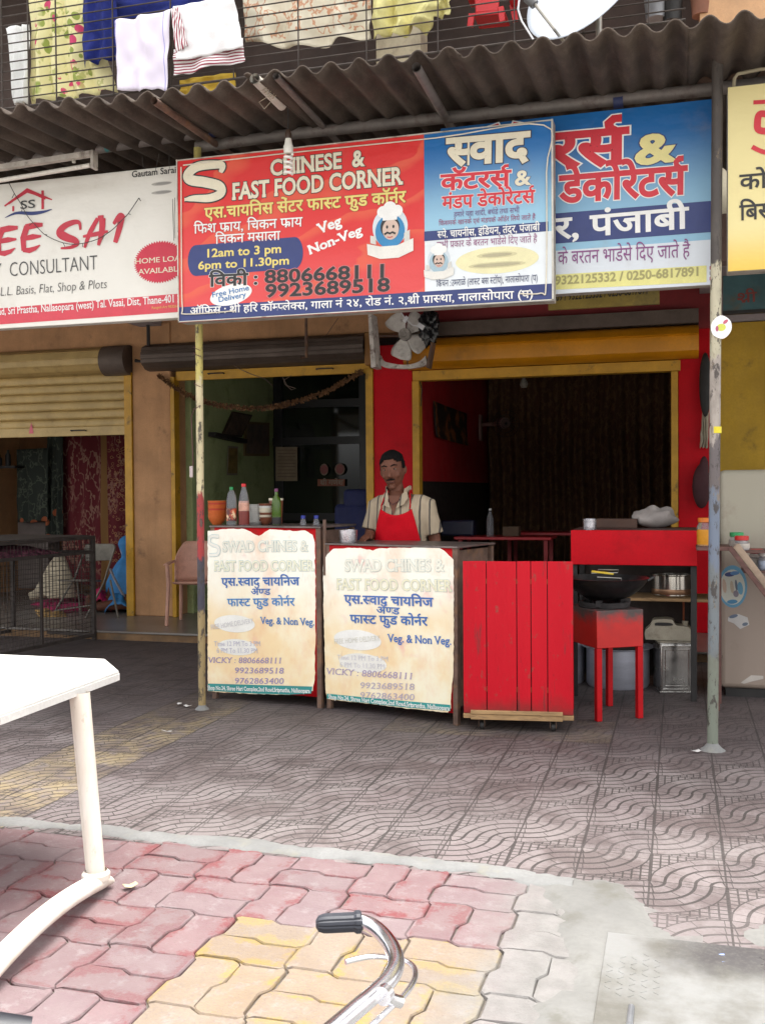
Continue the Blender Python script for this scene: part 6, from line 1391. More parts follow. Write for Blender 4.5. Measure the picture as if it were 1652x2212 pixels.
for (xa, xb, y_, lbl) in ((-2.30, -1.28, 10.55, 'long red topped table inside the right shop, nearer row'), (-1.9, -.95, 11.3, 'red topped table deeper inside the right shop')):
    t = thing('cafe_table', lbl, 'table', ((xa + xb) / 2, y_ + .25, FL), 'red tables in the right shop'); zz = at(1050, 1160 if y_ < 11 else 1150, y_).z
    MB().b2((xa, y_, zz - .03), (xb, y_ + .55, zz)).build('tabletop', mat('table_red', (.36, .014, .02), .35, var=.1), t, bevel=.004)
    for x_ in (xa + .06, xb - .06):
        for yy in (y_ + .05, y_ + .5): MB().b2((x_ - .02, yy - .02, FL), (x_ + .02, yy + .02, zz - .031)).build('leg', m_dred, t)
    if y_ < 11: ztab = zz
x_ = at(1058, 1150, 10.75).x
bottle('bottle', 'clear water bottle on the nearer red table', V((x_, 10.75, ztab)), [(.001, 0), (.038, 0), (.038, .18), (.016, .25), (.014, .28), (.001, .28)], m_clear, .275, .016, m_white)
x_ = at(1005, 1140, 10.85).x; b = MB(); b.b2((x_ - .26, 10.78, ztab), (x_ + .1, 11.0, ztab + .17)); b.build('dark_box', mat('navy_box', (.014, .016, .04), .5), loc=(x_, 10.9, ztab), label='dark blue box on the nearer red table left of the bottle', cat='box', bevel=.02)
x_ = at(1105, 1150, 10.8).x; b = MB(); b.b2((x_ - .1, 10.8, ztab), (x_ + .07, 10.95, ztab + .1)); b.build('small_carton', mat('brown_carton', (.10, .06, .035), .8), loc=(x_, 10.8, ztab), label='small brown carton on the nearer red table right of the bottle', cat='carton', bevel=.004)
p = at(1131, 828, 10.9); b = MB(); b.lathe([(.001, -.05), (.03, -.045), (.045, -.01), (.03, .03), (.018, .045), (.018, .09), (.001, .09)], p, 16); b.tube([p + V((0, 0, .09)), (p.x, p.y, 3.41)], .004, 6); b.build('ceiling_bulb', mat('unlit_bulb', (.20, .18, .15), .3), loc=tuple(p), label='unlit bulb hanging in the right shop doorway', cat='bulb')
ys = 7.6
b = MB(); pz = V((at(1415, 1120, ys).x, ys + .1, 1.164))
def sack(u, v): a_ = u * 2 * math.pi; t_ = v * math.pi; r_ = V((.16 * math.sin(t_) * math.cos(a_), .12 * math.sin(t_) * math.sin(a_), .075 - .075 * math.cos(t_))); return pz + r_ * (1 + .25 * noise.noise(r_ * 14)) 
b.grid(sack, 30, 18); b.build('cloth_bundle', mat('greyish_cloth', (.36, .32, .30), .9, var=.15, scale=5), loc=tuple(pz), label='greyish cloth bundle on the red fronted counter', cat='bundle')
b = MB(); p = at(1316, 1125, 7.7); b.b2((p.x - .1, 7.62, 1.164), (p.x + .2, 7.8, 1.23)); b.build('wooden_tray', mat('tray_wood', (.09, .045, .03), .7), loc=(p.x, 7.7, 1.164), label='dark wooden tray behind the steel tumbler', cat='tray', bevel=.004)
# ================================================================== BALCONY
YG = 8.2
ZA, ZA2 = zr(0, 0, 1.7066), zr(968, 0, 1.7066)
t = thing('window_grille', 'rusty iron grille box running along the upper floor balcony', 'grille', (-3, YG, 4.9)); m_gr = mat('grille_iron', (.075, .06, .052), .7, .4, var=.3, scale=9)
zg0 = at(600, 158, YG).z; b = MB(); xl, xr = at(-150, 0, YG).x, at(1480, 0, YG).x
zs = [zg0 + .085 * i for i in range(26)]
for i, z_ in enumerate(zs): b.tube([(xl, YG, z_), (xr, YG, z_)], .006 if i else .011, 6)
for px_ in (5, 62, 122, 245, 370, 505, 645, 792, 946, 1111, 1260, 1400): x_ = at(px_, 60, YG).x; b.bar((x_, YG - .008, zg0), (x_, YG - .008, zs[-1]), .014, .008, (1, 0, 0)); b.tube([(x_, YG, zg0), (x_, YU, zg0 - .02)], .006, 6)
for y_ in (YG + .18, YG + .36): b.tube([(xl, y_, zg0 - .008), (xr, y_, zg0 - .008)], .005, 6)
b.build('iron_bars', m_gr, t)
GL = 'washing hung along the balcony'
M = Mat('floral_bedsheet'); n1 = M.noise(1.5, 2); c = M.cmix(M.voro(10, feat='F1').lt(.42) * M.noise(4, 2, .5, (1, 1, 1), .48, .56), (.80, .74, .40), (.30, .36, .08)); c = M.cmix(M.voro(5.2, rand=.9).lt(.26) * M.noise(9, 2, .5, (1, 1, 1), .36, .46), c, (.62, .06, .16)); c = M.cmix(M.noise(7, 3, .6, (1, 1, 1), .58, .64) * .8, c, (.45, .46, .14)); M.color(c); M.rough(.85); m_fl = keep(M)
def L(lbl, nm, fn, quad, m_, Y=YG + .12, **k):
    k['amp'] = k['amp'] * 1.5; k['wob'] = k.get('wob', .02) * 1.6
    return cloth(lbl, nm, 'laundry', [fn(*p) for p in quad], Y, m_, group=GL, **k)
L('yellow bedsheet with pink flowers and green leaves on the balcony', 'bedsheet', ZA, [(125, -60), (362, -60), (500, 400), (125, 440)], m_fl, YG + .22, folds=4, amp=.04, seed=1)
m_blue = mat('navy_terry', (.012, .022, .17), .95, var=.15, scale=10, bump=.5, bscale=90)
L('dark blue towel beside the floral sheet', 'towel', ZA, [(355, -60), (500, -60), (500, 255), (358, 282)], m_blue, YG + .12, folds=2, amp=.03, seed=2)
L('dark blue cloth hung high behind the pale towels', 'towel', ZA, [(490, -60), (1005, -60), (1005, 10), (490, 84)], m_blue, YG + .24, folds=3, amp=.02, seed=3)
M = Mat('lavender_towel'); x, y, z = M.xyz(); xa = at(*ZA(520, 200), YG).x; xb = at(*ZA(722, 200), YG).x; e = M.cmix(((x - xa).abs().lt(.006) + (x - xb).abs().lt(.006)).min(1.0), (.74, .68, .78), (.30, .28, .62)); M.color(e); M.rough(.9); m_lav = keep(M)
L('thin lavender towel with blue edge lines', 'towel', ZA, [(500, 92), (740, 42), (728, 385), (515, 400)], m_lav, YG - .06, folds=2, amp=.025, seed=4)
def striped(name, base, axis, lo, hi, per, col):
    M = Mat(name); x, y, z = M.xyz(); s_ = (z if axis == 'z' else x); w_ = s_ + (M.noise(2.5, 2) - .5) * .07
    e = M.cmix(((w_ / per).fract().lt(.45)) * s_.gt(lo) * s_.lt(hi), base, col); M.color(e); M.rough(.9); return keep(M)
zlo, zhi = at(*ZA(900, 320), YG).z, at(*ZA(900, 230), YG).z
tw = thing('striped_towel', 'white towel folded over the line with maroon striped edges', 'laundry', tuple(at(*ZA(880, 20), YG + .1)), GL)
m_st1 = striped('towel_striped', (.80, .78, .77), 'z', zlo - .1, zhi + .02, .024, (.30, .04, .07))
cloth('', 'front_fold', '', [ZA(750, 30), ZA(1010, -25), ZA(1055, 205), ZA(765, 258)], YG - .11, mat('towel_white', (.82, .80, .80), .9, var=.04), 1, .02, 5, parent=tw)
cloth('', 'striped_hem', '', [ZA(752, 215), ZA(1050, 165), ZA(1055, 265), ZA(752, 325)], YG - .07, m_st1, 1.5, .025, 6, parent=tw)
xlo = at(*ZA(740, 100), YG).x; cloth('', 'striped_corner', '', [ZA(738, 40), ZA(770, 30), ZA(815, 195), ZA(760, 225)], YG - .13, striped('towel_striped_side', (.80, .78, .77), 'x', xlo - .1, xlo + .4, .022, (.30, .04, .07)), .5, .01, 7, parent=tw)
M = Mat('cream_bedsheet'); x, y, z = M.xyz(); zz_ = at(*ZA(1300, 110), YG).z; fg = M.ramp((M.noise(6, 3) - .5).abs(), .035, .01) * z.gt(zz_ + .0); e = M.cmix(fg * .8, (.72, .66, .52), (.55, .22, .10)); e = M.cmix(M.noise(3, 5, .6, (1, 1, 1), .55, .72) * .5, e, (.52, .46, .34)); M.color(e); M.rough(.9); m_cb = keep(M)
L('cream bedsheet with orange patterns hanging in a loose curve', 'bedsheet', ZA, [(1040, -80), (1600, -80), (1592, 150), (1048, 178)], m_cb, YG + .16, folds=3, amp=.05, seed=8, droop=.07, nu=40)
m_yc = mat('pale_yellow_cloth', (.74, .68, .30), .9, var=.12, scale=5)
L('pale yellow cloth with crumpled layers right of the cream sheet', 'cloth', ZA2, [(-45, -60), (285, -60), (190, 120), (-40, 148)], m_yc, YG + .12, folds=3, amp=.04, seed=9, wob=.05)
L('shorter pale yellow cloth hanging behind the crumpled one', 'cloth', ZA2, [(170, -60), (300, -60), (293, 66), (185, 85)], m_yc, YG + .2, folds=2, amp=.03, seed=12)
L('white cloth with a scalloped top at the left end of the balcony', 'cloth', ZA, [(25, 120), (125, 105), (120, 440), (60, 450)], mat('bleached_cloth', (.82, .82, .80), .9, var=.04), YG + .18, folds=2, amp=.03, seed=13)
L('bright yellow cloth showing low behind the grille', 'cloth', ZA, [(775, 345), (1015, 312), (1015, 420), (775, 420)], mat('bright_yellow_cloth', (.75, .50, .06), .85, var=.15), YG + .42, folds=2, amp=.02, seed=14)
# red child's chair
t = thing('childs_chair', 'small red plastic chair on the balcony shelf', 'chair', tuple(at(*ZA2(440, 110), YU))); m_rp = mat('red_plastic', (.62, .02, .025), .35, var=.05); YB = YU - .1
def bp(x_, y_, d=0): p = at(*ZA2(x_, y_), YB + d); return V((p.x, YB + d, p.z))
MB().poly([bp(390, 55), bp(525, 40), bp(530, 58), bp(395, 72)], (0, 1, 0), .25).build('seat', m_rp, t, bevel=.006)
MB().poly([bp(395, -60), bp(505, -60), bp(500, 48), bp(400, 55)], (0, 1, 0), .03).build('backrest', m_rp, t, bevel=.01)
for (xa, ya, xb, yb, d) in ((385, 60, 378, 118, 0), (510, 30, 518, 95, 0), (560, 20, 575, 92, .2), (430, 50, 428, 100, .22)): MB().bar(bp(xa, ya, d), bp(xb, yb, d), .05, .03, (0, 1, 0)).build('leg', m_rp, t, bevel=.005)
for (xa, xb) in ((362, 395), (540, 575)): MB().poly([bp(xa, -40, -.0), bp(xb, -45), bp(xb, -20), bp(xa, -12)], (0, 1, 0), .2).build('armrest', m_rp, t, bevel=.005)
# dish
dc = at(*ZA2(900, -60), 7.9); t = thing('satellite_dish', 'large pale satellite dish standing behind the awning edge', 'satellite dish', tuple(dc)); b = MB(); RD = .50
axd = V((-.42, -.80, .42)).normalized(); e1 = axd.cross(V((0, 0, 1))).normalized(); e2 = axd.cross(e1)
dcc = at(*ZA2(900, -40), 7.9)
b.grid(lambda u, v: dcc + e1 * (RD * v * math.cos(u * 6.28319)) + e2 * (RD * 1.05 * v * math.sin(u * 6.28319)) + axd * (.10 * v * v), 48, 10); b.build('reflector', mat('dish_grey', (.50, .54, .60), .45, var=.06, scale=3, dirt=(.3, .3, .3), dscale=5, dlo=.62, dhi=.8), t, solid=.004)
b = MB(); b.tube([at(*ZA2(655, 15), 7.55), at(*ZA2(740, 125), 7.6), at(*ZA2(790, 190), 7.8)], .013, 8); b.build('feed_arm', mat('galvanised', (.42, .40, .36), .45, .5), t)
b = MB(); p = at(*ZA2(640, 5), 7.55); b.tube([p + V((-.03, 0, .03)), p + V((.03, 0, -.03))], .035, 12); b.build('receiver', m_wfan if 0 else mat('lnb_grey', (.10, .10, .10), .5), t)
b = MB(); b.tube(smooth([tuple(at(*ZA2(*p), 7.6)) for p in [(590, -5), (585, 40), (600, 90), (625, 130), (650, 170)]] and [(at(*ZA2(*p), 7.6).x, at(*ZA2(*p), 7.6).z) for p in [(590, -5), (585, 40), (600, 90), (625, 130), (650, 170)]], 4) and [at(*ZA2(*p), 7.6) for p in [(590, -5), (585, 40), (600, 90), (625, 130), (650, 170)]], .007, 8); b.build('coax_cable', mat('white_cable', (.7, .7, .72)), t)
b = MB(); b.tube([dcc + V((.05, .08, -.05)), (dcc.x + .05, dcc.y + .12, 4.0)], .025, 10); b.build('mast', mat('galvanised', (.4, .4, .4)), t)
# jumble of pots at the right end of the balcony
rn = random.Random(12)
JL = ['grey pail at the right end of the balcony', 'dark tin at the right end of the balcony, next to the grey pail', 'brown clay pot at the right end of the balcony, near the peach wall']
for i, (x_, y_, r_, m_) in enumerate(((1180, 20, .10, mat('zinc', (.25, .25, .26), .5, .5)), (1250, 30, .09, m_dark), (1375, 5, .09, mat('clay', (.24, .10, .06), .8)))):
    p = at(*ZA2(x_, y_), YU - .05); b = MB(); b.lathe([(.001, -.12), (r_ * .8, -.12), (r_, .1), (r_ * 1.06, .11), (r_ * .9, .1), (.001, 0)], p, 20); b.build(('pail', 'tin', 'clay_pot')[i], m_, loc=tuple(p + V((0, 0, -.12))), label=JL[i], cat=('pail', 'tin', 'pot')[i])
# ================================================================== PEOPLE
m_skin = mat('brown_skin', (.14, .052, .030), .6, var=.12, scale=9, spec=.3); m_hair = mat('black_hair', (.008, .007, .007), .9, var=.2, scale=60, bump=.6, bscale=160, spec=.1)
def hand(b, wrist, fwd, side_, up, s=1.0, curl=.5):
    """palm, four unequal bent fingers and a thumb; fwd: towards the fingertips, side_: towards the thumb"""
    wrist, fwd, side_, up = V(wrist), V(fwd).normalized(), V(side_).normalized(), V(up).normalized()
    b.tube([wrist - fwd * .02, wrist + fwd * .03 * s, wrist + fwd * .07 * s, wrist + fwd * .09 * s], [(.026 * s, .02 * s), (.036 * s, .019 * s), (.041 * s, .017 * s), (.034 * s, .014 * s)], 12)
    for i, (o, l) in enumerate(((.028, .066), (.0095, .075), (-.0095, .070), (-.027, .056))):
        p = wrist + fwd * .082 * s + side_ * o * s; pts = [p - fwd * .02 * s]; d = V(fwd)
        pts.append(p)
        for j, f_ in enumerate((.45, .32, .23)):
            d = (d - up * curl * (.35 + .25 * j)).normalized(); p = p + d * l * f_ * s; pts.append(p)
        b.tube(pts, [.009 * s, .0092 * s, .0086 * s, .0078 * s, .0062 * s], 8)
    p = wrist + fwd * .025 * s + side_ * .03 * s; d = (fwd * .65 + side_ * .75).normalized(); pts = [p - d * .02 * s, p + d * .025 * s]; d2 = (d + fwd * .5 - up * .35 * curl).normalized(); pts.append(pts[-1] + d2 * .025 * s); pts.append(pts[-1] + (d2 + fwd * .3).normalized() * .018 * s)
    b.tube(pts, [.013 * s, .0115 * s, .0105 * s, .008 * s], 8)
PYm = 6.93
pc_ = at(866, 1110, PYm); X0 = pc_.x
man = thing('person', 'man in a striped short sleeved shirt and red apron standing behind the middle counter', 'person', (X0, PYm, 0))
def hp(dx, dy, z): return V((X0 + dx, PYm + dy, z))
hc = at(849, 1012, PYm); hx = hc.x - X0          # head centre
b = MB()
# legs and torso
for s in (-1, 1): b.tube([hp(s * .10, .02, .90), hp(s * .105, .01, .70), hp(s * .105, .02, .48), hp(s * .105, .04, .28), hp(s * .105, .05, .07)], [.088, .078, .056, .052, .038], 14); b.tube([hp(s * .105, .07, .045), hp(s * .11, -.03, .04), hp(s * .115, -.14, .028)], [.04, .045, .032], 12)
b.loft([(hp(0, .02, .82), .15, .10), (hp(0, .02, .92), .165, .115), (hp(0, .01, 1.02), .152, .112), (hp(-.0, .0, 1.14), .165, .118), (hp(.0, .0, 1.25), .185, .12), (hp(.0, .01, 1.34), .185, .105), (hp(-.01, .015, 1.40), .13, .085), (hp(-.02, .02, 1.44), .07, .065)], 24)
b.tube([hp(-.02, .03, 1.38), hp(hx * .5 - .01, .015, 1.45), hp(hx, .01, 1.53)], [.062, .056, .056], 14)
# head, turned and tipped slightly to picture left
def hm(p): return V((hc.x, PYm - .005, 1.600)) + Matrix.Rotation(R(-6), 3, 'Y') @ (Matrix.Rotation(R(1), 3, 'Z') @ (Matrix.Rotation(R(8), 3, 'X') @ (V(p) * 1.1)))
hv = MB(); hv.ball((0, 0, 0), 1, 28, 20)
vv = []
for p in hv.v:
    x_, y_, z_ = p
    kz = math.sqrt((1 - abs(z_) ** 3.0) / max(1e-6, 1 - z_ * z_)) if 0 < z_ < .999 else 1
    x_, y_ = x_ * kz, y_ * kz; w_ = .076 * (1 - .24 * max(0, -z_) ** 1.6); d_ = .098 * (1 - .18 * max(0, -z_) ** 1.5)
    vv.append(hm((x_ * w_, y_ * d_ - (.012 * max(0, -z_)), z_ * (.128 if z_ < 0 else .118))))
b.add(vv, hv.f, True)
b.tube([hm((0, -.090, .02)), hm((0, -.105, -.012)), hm((0, -.112, -.030)), hm((0, -.098, -.042))], [.009, .011, .015, .010], 10)
for s in (-1, 1):
    b.ball(hm((s * .013, -.098, -.036)), (.008, .008, .007), 8, 6); b.ball(hm((s * .078, .008, -.012)), (.012, .018, .03), 10, 8); b.ball(hm((s * .030, -.082, .026)), (.022, .012, .008), 10, 6)
    b.ball(hm((s * .042, -.066, -.03)), (.022, .02, .024), 10, 6)
b.ball(hm((0, -.092, -.066)), (.025, .010, .008), 10, 6); b.ball(hm((0, -.088, -.077)), (.021, .010, .008), 10, 6); b.ball(hm((0, -.075, -.105)), (.026, .024, .02), 10, 8)
# arms
rs, ls = hp(-.180, .015, 1.345), hp(.180, .02, 1.352)
hnd = at(788, 1170, PYm - .22); rw = V((hnd.x + .03, PYm - .20, 1.15))
re = hp(-.222, -.02, 1.13); le = hp(.238, .03, 1.09); lw = hp(.275, -.08, .90)
b.tube([hp(-.15, .01, 1.36), rs, rs.lerp(re, .5), re, re.lerp(rw, .45), rw], [.055, .058, .050, .042, .040, .026], 14)
b.tube([hp(.15, .01, 1.36), ls, ls.lerp(le, .5), le, le.lerp(lw, .45), lw], [.055, .058, .050, .042, .038, .026], 14)
hand(b, rw, (-.25, -.75, -.35), (.8, -.45, .1), (-.1, -.3, .95), .95, .75)
hand(b, lw, (.1, -.25, -1), (-.6, -.8, .1), (.9, -.3, 0), .95, .5)
b.build('body', m_skin, man, remesh=.0055, smooth_it=3)
# eyes, brows, lips, hair
for s in (-1, 1):
    ey = MB(); ey.ball(hm((s * .030, -.0815, .010)), (.0125, .008, .0075), 12, 8); eo = ey.build('eye', mat('eye_white', (.22, .18, .15), .3, var=.05), man)
    MB().ball(hm((s * .030, -.0880, .010)), (.0058, .0035, .0058), 10, 6).build('pupil', m_hair, eo)
    MB().tube([hm((s * .012, -.097, .030)), hm((s * .032, -.094, .037)), hm((s * .052, -.080, .031))], [.0035, .0045, .003], 6).build('eyebrow', m_hair, man)
MB().tube([hm((-.024, -.094, -.073)), hm((0, -.1015, -.071)), hm((.024, -.094, -.073))], [.002, .004, .002], 6).build('mouth', mat('lip_brown', (.10, .035, .03), .5), man)
MB().tube([hm((-.028, -.094, -.056)), hm((0, -.106, -.053)), hm((.028, -.094, -.056))], [.004, .0065, .004], 8).build('moustache', m_hair, man)
b = MB(); hv = MB(); hv.ball((0, 0, 0), 1, 36, 30); keepf = []
for f in hv.f:
    c_ = sum((hv.v[i] for i in f), V()) / len(f); fr = -c_.y
    lim = .50 + .06 * fr if fr > 0 else .42 + 1.0 * fr
    if abs(c_.x) > .62 and fr > -.15: lim = .05 if fr < .35 else .42
    if c_.z > lim: keepf.append(f)
kzf = lambda z_: math.sqrt((1 - abs(z_) ** 3.0) / max(1e-6, 1 - z_ * z_)) if 0 < z_ < .999 else 1
vv = [hm((p.x * kzf(p.z) * .0785, p.y * kzf(p.z) * .1005, p.z * .121 + .002)) for p in hv.v]
b.add([p + (noise.noise(p * 60) * .004) * V((1, 1, 1)) for p in vv], keepf, True); b.build('hair', m_hair, man, solid=.005)
# shirt
M = Mat('striped_shirt'); x, y, z = M.xyz(); sx_ = (x - X0) + (M.noise(3.5, 3) - .5) * .03
p_ = (sx_ / .062).fract(); e = M.cmix(M.noise(6, 5, .6, (1, 1, .5), .3, .7), (.43, .35, .245), (.33, .26, .18)); e = M.cmix((p_ - .5).abs().lt(.085), e, (.070, .058, .05)); e = M.cmix((p_ - .1).abs().lt(.02) * .6, e, (.28, .22, .17)); M.color(e); M.rough(.85); M.bump(M.noise(11, 4, .6, (1, 1, .5)), .5, .012); m_sh = keep(M)
b = MB()
b.loft([(hp(0, .015, .84), .185, .125), (hp(0, .012, .95), .186, .135), (hp(0, .008, 1.05), .178, .132), (hp(0, .0, 1.15), .187, .135), (hp(0, .0, 1.25), .186, .135), (hp(0, .01, 1.34), .185, .122), (hp(-.008, .018, 1.395), .135, .098), (hp(-.018, .022, 1.43), .05, .045)], 28)
for (a_, e_, k) in ((rs, re, -1), (ls, le, 1)):
    d = (e_ - a_); b.tube([hp(k * .07, .012, 1.380), hp(k * .14, .012, 1.362), a_ + V((-k * .004, 0, -.002)), a_ + d * .35 + V((-k * .008, 0, 0)), a_ + d * .62, a_ + d * .80], [.045, .062, .073, .072, .070, .072], 18)
so_ = b.build('shirt', m_sh, man, remesh=.007, smooth_it=4)
b = MB()
for s in (-1, 1):
    n0 = V((hx * .35 + X0, PYm, 0)); pts = [hp(s * .072 - .02, -.035, 1.456), hp(s * .098 - .02, -.085, 1.40), hp(s * .075 - .02, -.128, 1.352), hp(s * .020 - .02, -.136, 1.325), hp(s * .048 - .02, -.090, 1.42)]
    b.poly(pts, (0, -1, .2), .006)
    b.tube([hp(s * .078 - .022, .06, 1.462), hp(s * .083 - .022, .0, 1.462), hp(s * .066 - .022, -.06, 1.44)], [(.008, .024)] * 3, 8)
b.build('collar', m_sh, man, bevel=.004)
b = MB(); b.poly([hp(-.062, -.10, 1.415), hp(.022, -.10, 1.415), hp(-.018, -.138, 1.275)], (0, -1, 0), .004); b.build('open_neck', m_skin, man)
b = MB(); b.tube([hp(-.075, -.06, 1.43), hp(-.055, -.125, 1.375), hp(-.02, -.145, 1.352), hp(.015, -.125, 1.375), hp(.035, -.06, 1.43)], .0035, 6); b.build('neck_cord', mat('maroon_cord', (.06, .012, .012), .6), man)
# apron
m_ap = mat('red_apron', (.48, .005, .013), .85, var=.12, scale=5, bump=.8, bscale=9, spec=.1); b = MB()
def apr(u, v):
    z_ = 1.325 - .68 * v; hw = .112 + .075 * min(1, v * 1.9) + .03 * v; s = (u - .5) * 2; xx = s * hw; top = .045 * (1 - s * s) if v < .08 else .045 * (1 - s * s) * max(0, 1 - (v - .08) * 6)
    rr = .20; yy = -(.142 + .012 * v) * math.sqrt(max(.05, 1 - (xx / (rr + .045)) ** 2)) - .004 + noise.noise(V((u * 4, v * 5, 2))) * .012
    return hp(xx + .0, yy, z_ - top * (1 - v * 1.0))
b.grid(apr, 26, 30); b.build('apron', m_ap, man, solid=.005)
for s in (-1, 1): 
    b = MB(); pts = [hp(s * .100, -.140, 1.322), hp(s * .104, -.136, 1.345), hp(s * .098, -.115, 1.37), hp(s * .088 - .01, -.05, 1.435), hp(s * .06, .05, 1.455)]; b.tube(pts, [(.011, .004)] * 5, 8); b.build('apron_strap', m_ap, man)
m_tr = mat('dark_trousers', (.03, .03, .035), .85); b = MB()
for s in (-1, 1): b.tube([hp(s * .09, .02, .90), hp(s * .105, .01, .70), hp(s * .105, .02, .48), hp(s * .105, .04, .28), hp(s * .105, .05, .10)], [.10, .092, .072, .070, .066], 16)
b.loft([(hp(0, .02, .80), .165, .115), (hp(0, .02, .95), .172, .122)], 22); b.build('trousers', m_tr, man, remesh=.010, smooth_it=3)
# seated woman
wy = 10.42; wp = onz(*ZC(1560, 1110), FL); wy = wp.y
def sp_(x_, y_, d=0): p = at(*ZC(x_, y_), wy + d); return V((p.x, wy + d, p.z))
wom = thing('person', 'woman seated on the floor in a bright blue veil and magenta skirt', 'person', (sp_(1650, 900).x, wy, FL))
hcw = sp_(1625, 310)
b = MB(); b.ball(hcw, (.085, .10, .12)); b.tube([hcw + V((0, .02, -.08)), hcw + V((.01, .05, -.22))], [.05, .06], 12)
bx_ = sp_(1680, 900); b.loft([(V((bx_.x, wy + .05, FL + .01)), .20, .22), (V((bx_.x, wy + .05, FL + .2)), .19, .19), (V((bx_.x - .02, wy + .05, hcw.z - .36)), .17, .13), (V((hcw.x + .02, wy + .05, hcw.z - .22)), .16, .10), (V((hcw.x + .01, wy + .05, hcw.z - .16)), .06, .06)], 18)
for s in (-1, 1):
    b.tube([V((hcw.x + .02 + s * .16, wy + .04, hcw.z - .24)), V((hcw.x + .02 + s * .20, wy - .05, hcw.z - .45)), V((hcw.x - .02 + s * .12, wy - .2, hcw.z - .55))], [.045, .038, .026], 12)
    hand(b, V((hcw.x - .02 + s * .12, wy - .2, hcw.z - .55)), (-s * .4, -.8, -.3), (-s, -.2, .2), (0, 0, 1), .85, .5)
    b.tube([V((bx_.x + s * .1, wy, FL + .12)), V((bx_.x - .1 + s * .28, wy - .3, FL + .12)), V((bx_.x - .25 + s * .05, wy - .42, FL + .07))], [.10, .08, .05], 12)
b.build('body', m_skin, wom, remesh=.009, smooth_it=2)
m_veil = mat('blue_veil', (.035, .20, .46), .7, var=.2, scale=6); b = MB()
def veil(u, v):
    a_ = R(100 + 300 * u); k = v
    if k < .3: c = V((hcw.x, wy + .01, hcw.z + .125 * math.cos(k / .3 * 1.45))); r_ = (.108 * math.sin(min(1.5708, k / .3 * 1.5708)), .125 * math.sin(min(1.5708, k / .3 * 1.5708)))
    elif k < .45: q_ = (k - .3) / .15; c = V((hcw.x + .01 * q_, wy + .02, hcw.z - .0 - .14 * q_)); r_ = (.108 - .025 * math.sin(q_ * 3.14 / 1.6), .125 - .02 * q_)
    else: q_ = (k - .45) / .55; c = V((hcw.x + .01 + .06 * q_, wy + .03 - .02 * q_, hcw.z - .14 - (hcw.z - .14 - FL - .02) * q_)); r_ = (.085 + .19 * min(1, q_ * 1.9) ** .7 + .06 * q_, .11 + .13 * min(1, q_ * 2.2) ** .7)
    w_ = 1 + .05 * math.sin(a_ * 7 + k * 4) * min(1, k * 2)
    return c + V((r_[0] * math.cos(a_) * w_, r_[1] * math.sin(a_) * w_, 0))
b.grid(veil, 60, 44); b.build('veil', m_veil, wom, solid=.004)
b = MB(); b.tube([sp_(1525, 300, -.05), sp_(1535, 380, -.06), sp_(1570, 440, -.08)], [(.012, .006)] * 3, 8); b.tube([sp_(1400, 600, -.26), sp_(1450, 720, -.28), sp_(1530, 870, -.30), sp_(1620, 1030, -.30)], [(.02, .008)] * 4, 8); b.build('veil_border', mat('veil_trim', (.45, .45, .52), .7), wom)
b = MB()
def skirt(u, v): p = sp_(1330 + 330 * u, 1105 + 0 * v, -.45 + .5 * v); e = (math.sin(math.pi * u) * math.sin(math.pi * min(1, v * .9 + .1))) ** .5; return V((p.x, p.y, FL + .006 + e * (.20 + noise.noise(V((u * 5, v * 5, 1))) * .05)))
b.grid(skirt, 26, 20); b.build('lower_drape', m_veil, wom, solid=.004)
b = MB()
def skirt2(u, v): p = sp_(1120 + 290 * u, 1030, -.35 + .5 * v); e = (math.sin(math.pi * u) * math.sin(math.pi * min(1, v * .9 + .1))) ** .5; return V((p.x, p.y, FL + .006 + e * (.24 + noise.noise(V((u * 5, v * 5, 6))) * .06)))
b.grid(skirt2, 26, 20); b.build('skirt', mat('magenta_skirt', (.46, .012, .09), .8, var=.2), wom, solid=.004)
# ================================================================== FOREGROUND
m_pl = mat('white_resin', (.62, .61, .585), .5, var=.08, scale=3, dirt=(.42, .36, .29), dscale=5, dlo=.56, dhi=.8)
M = Mat('grubby_resin'); x, y, z = M.xyz(); e = M.cmix(M.noise(4, 5, .6, (1, 1, .3), .35, .7), (.74, .70, .64), (.60, .52, .43)); e = M.cmix(M.noise(30, 5, .7, (1, 1, .4), .60, .72) * .55, e, (.40, .30, .22)); e = M.cmix(M.ramp(z + (M.noise(14, 4) - .5) * .06, .05, .01) * .6, e, (.40, .33, .26)); M.color(e); M.rough(.5); m_leg = keep(M)
ZTT = .745
tA, tB, tC, tD = [onz(*p, ZTT) for p in ((0, 1413), (228, 1423), (257, 1448), (0, 1540))]
du_ = (tB - tA).normalized(); dv_ = (tD - tC).normalized()
t = thing('plastic_table', 'white moulded plastic table in the left foreground', 'table', (tB.x - .6, tB.y - .5, 0))
LX, LY = 1.25, .85
pe = tC + dv_ * (LY - .06)
outl = [tB - du_ * (LX - .05), tB, tC, pe, pe - du_ * .05 + dv_ * .05, pe - du_ * (LX) + dv_ * .05, pe - du_ * (LX + .05), tB - du_ * (LX) + dv_ * .05]
b = MB(); b.poly(outl, (0, 0, -1), .014); b.build('tabletop', m_pl, t, bevel=.005, seg=3)
b = MB()
for p, q in zip(outl, outl[1:] + outl[:1]):
    n_ = (q - p).normalized().cross(V((0, 0, 1))); b.bar(p - n_ * .0 + V((0, 0, -.026)), q + V((0, 0, -.026)), .007, .026)
b.build('rim_skirt', m_pl, t)
b = MB()
for k in range(6): f_ = (k + .5) / 6; p = tB.lerp(pe, f_); b.bar(p + V((0, 0, -.02)) - du_ * .06, p + V((0, 0, -.02)) - du_ * (LX - .06), .006, .018)
b.build('under_rib', m_pl, t)
f0, f1 = onz(222, 1922), onz(-62, 2172)
lt = onz(172, 1492, .72)
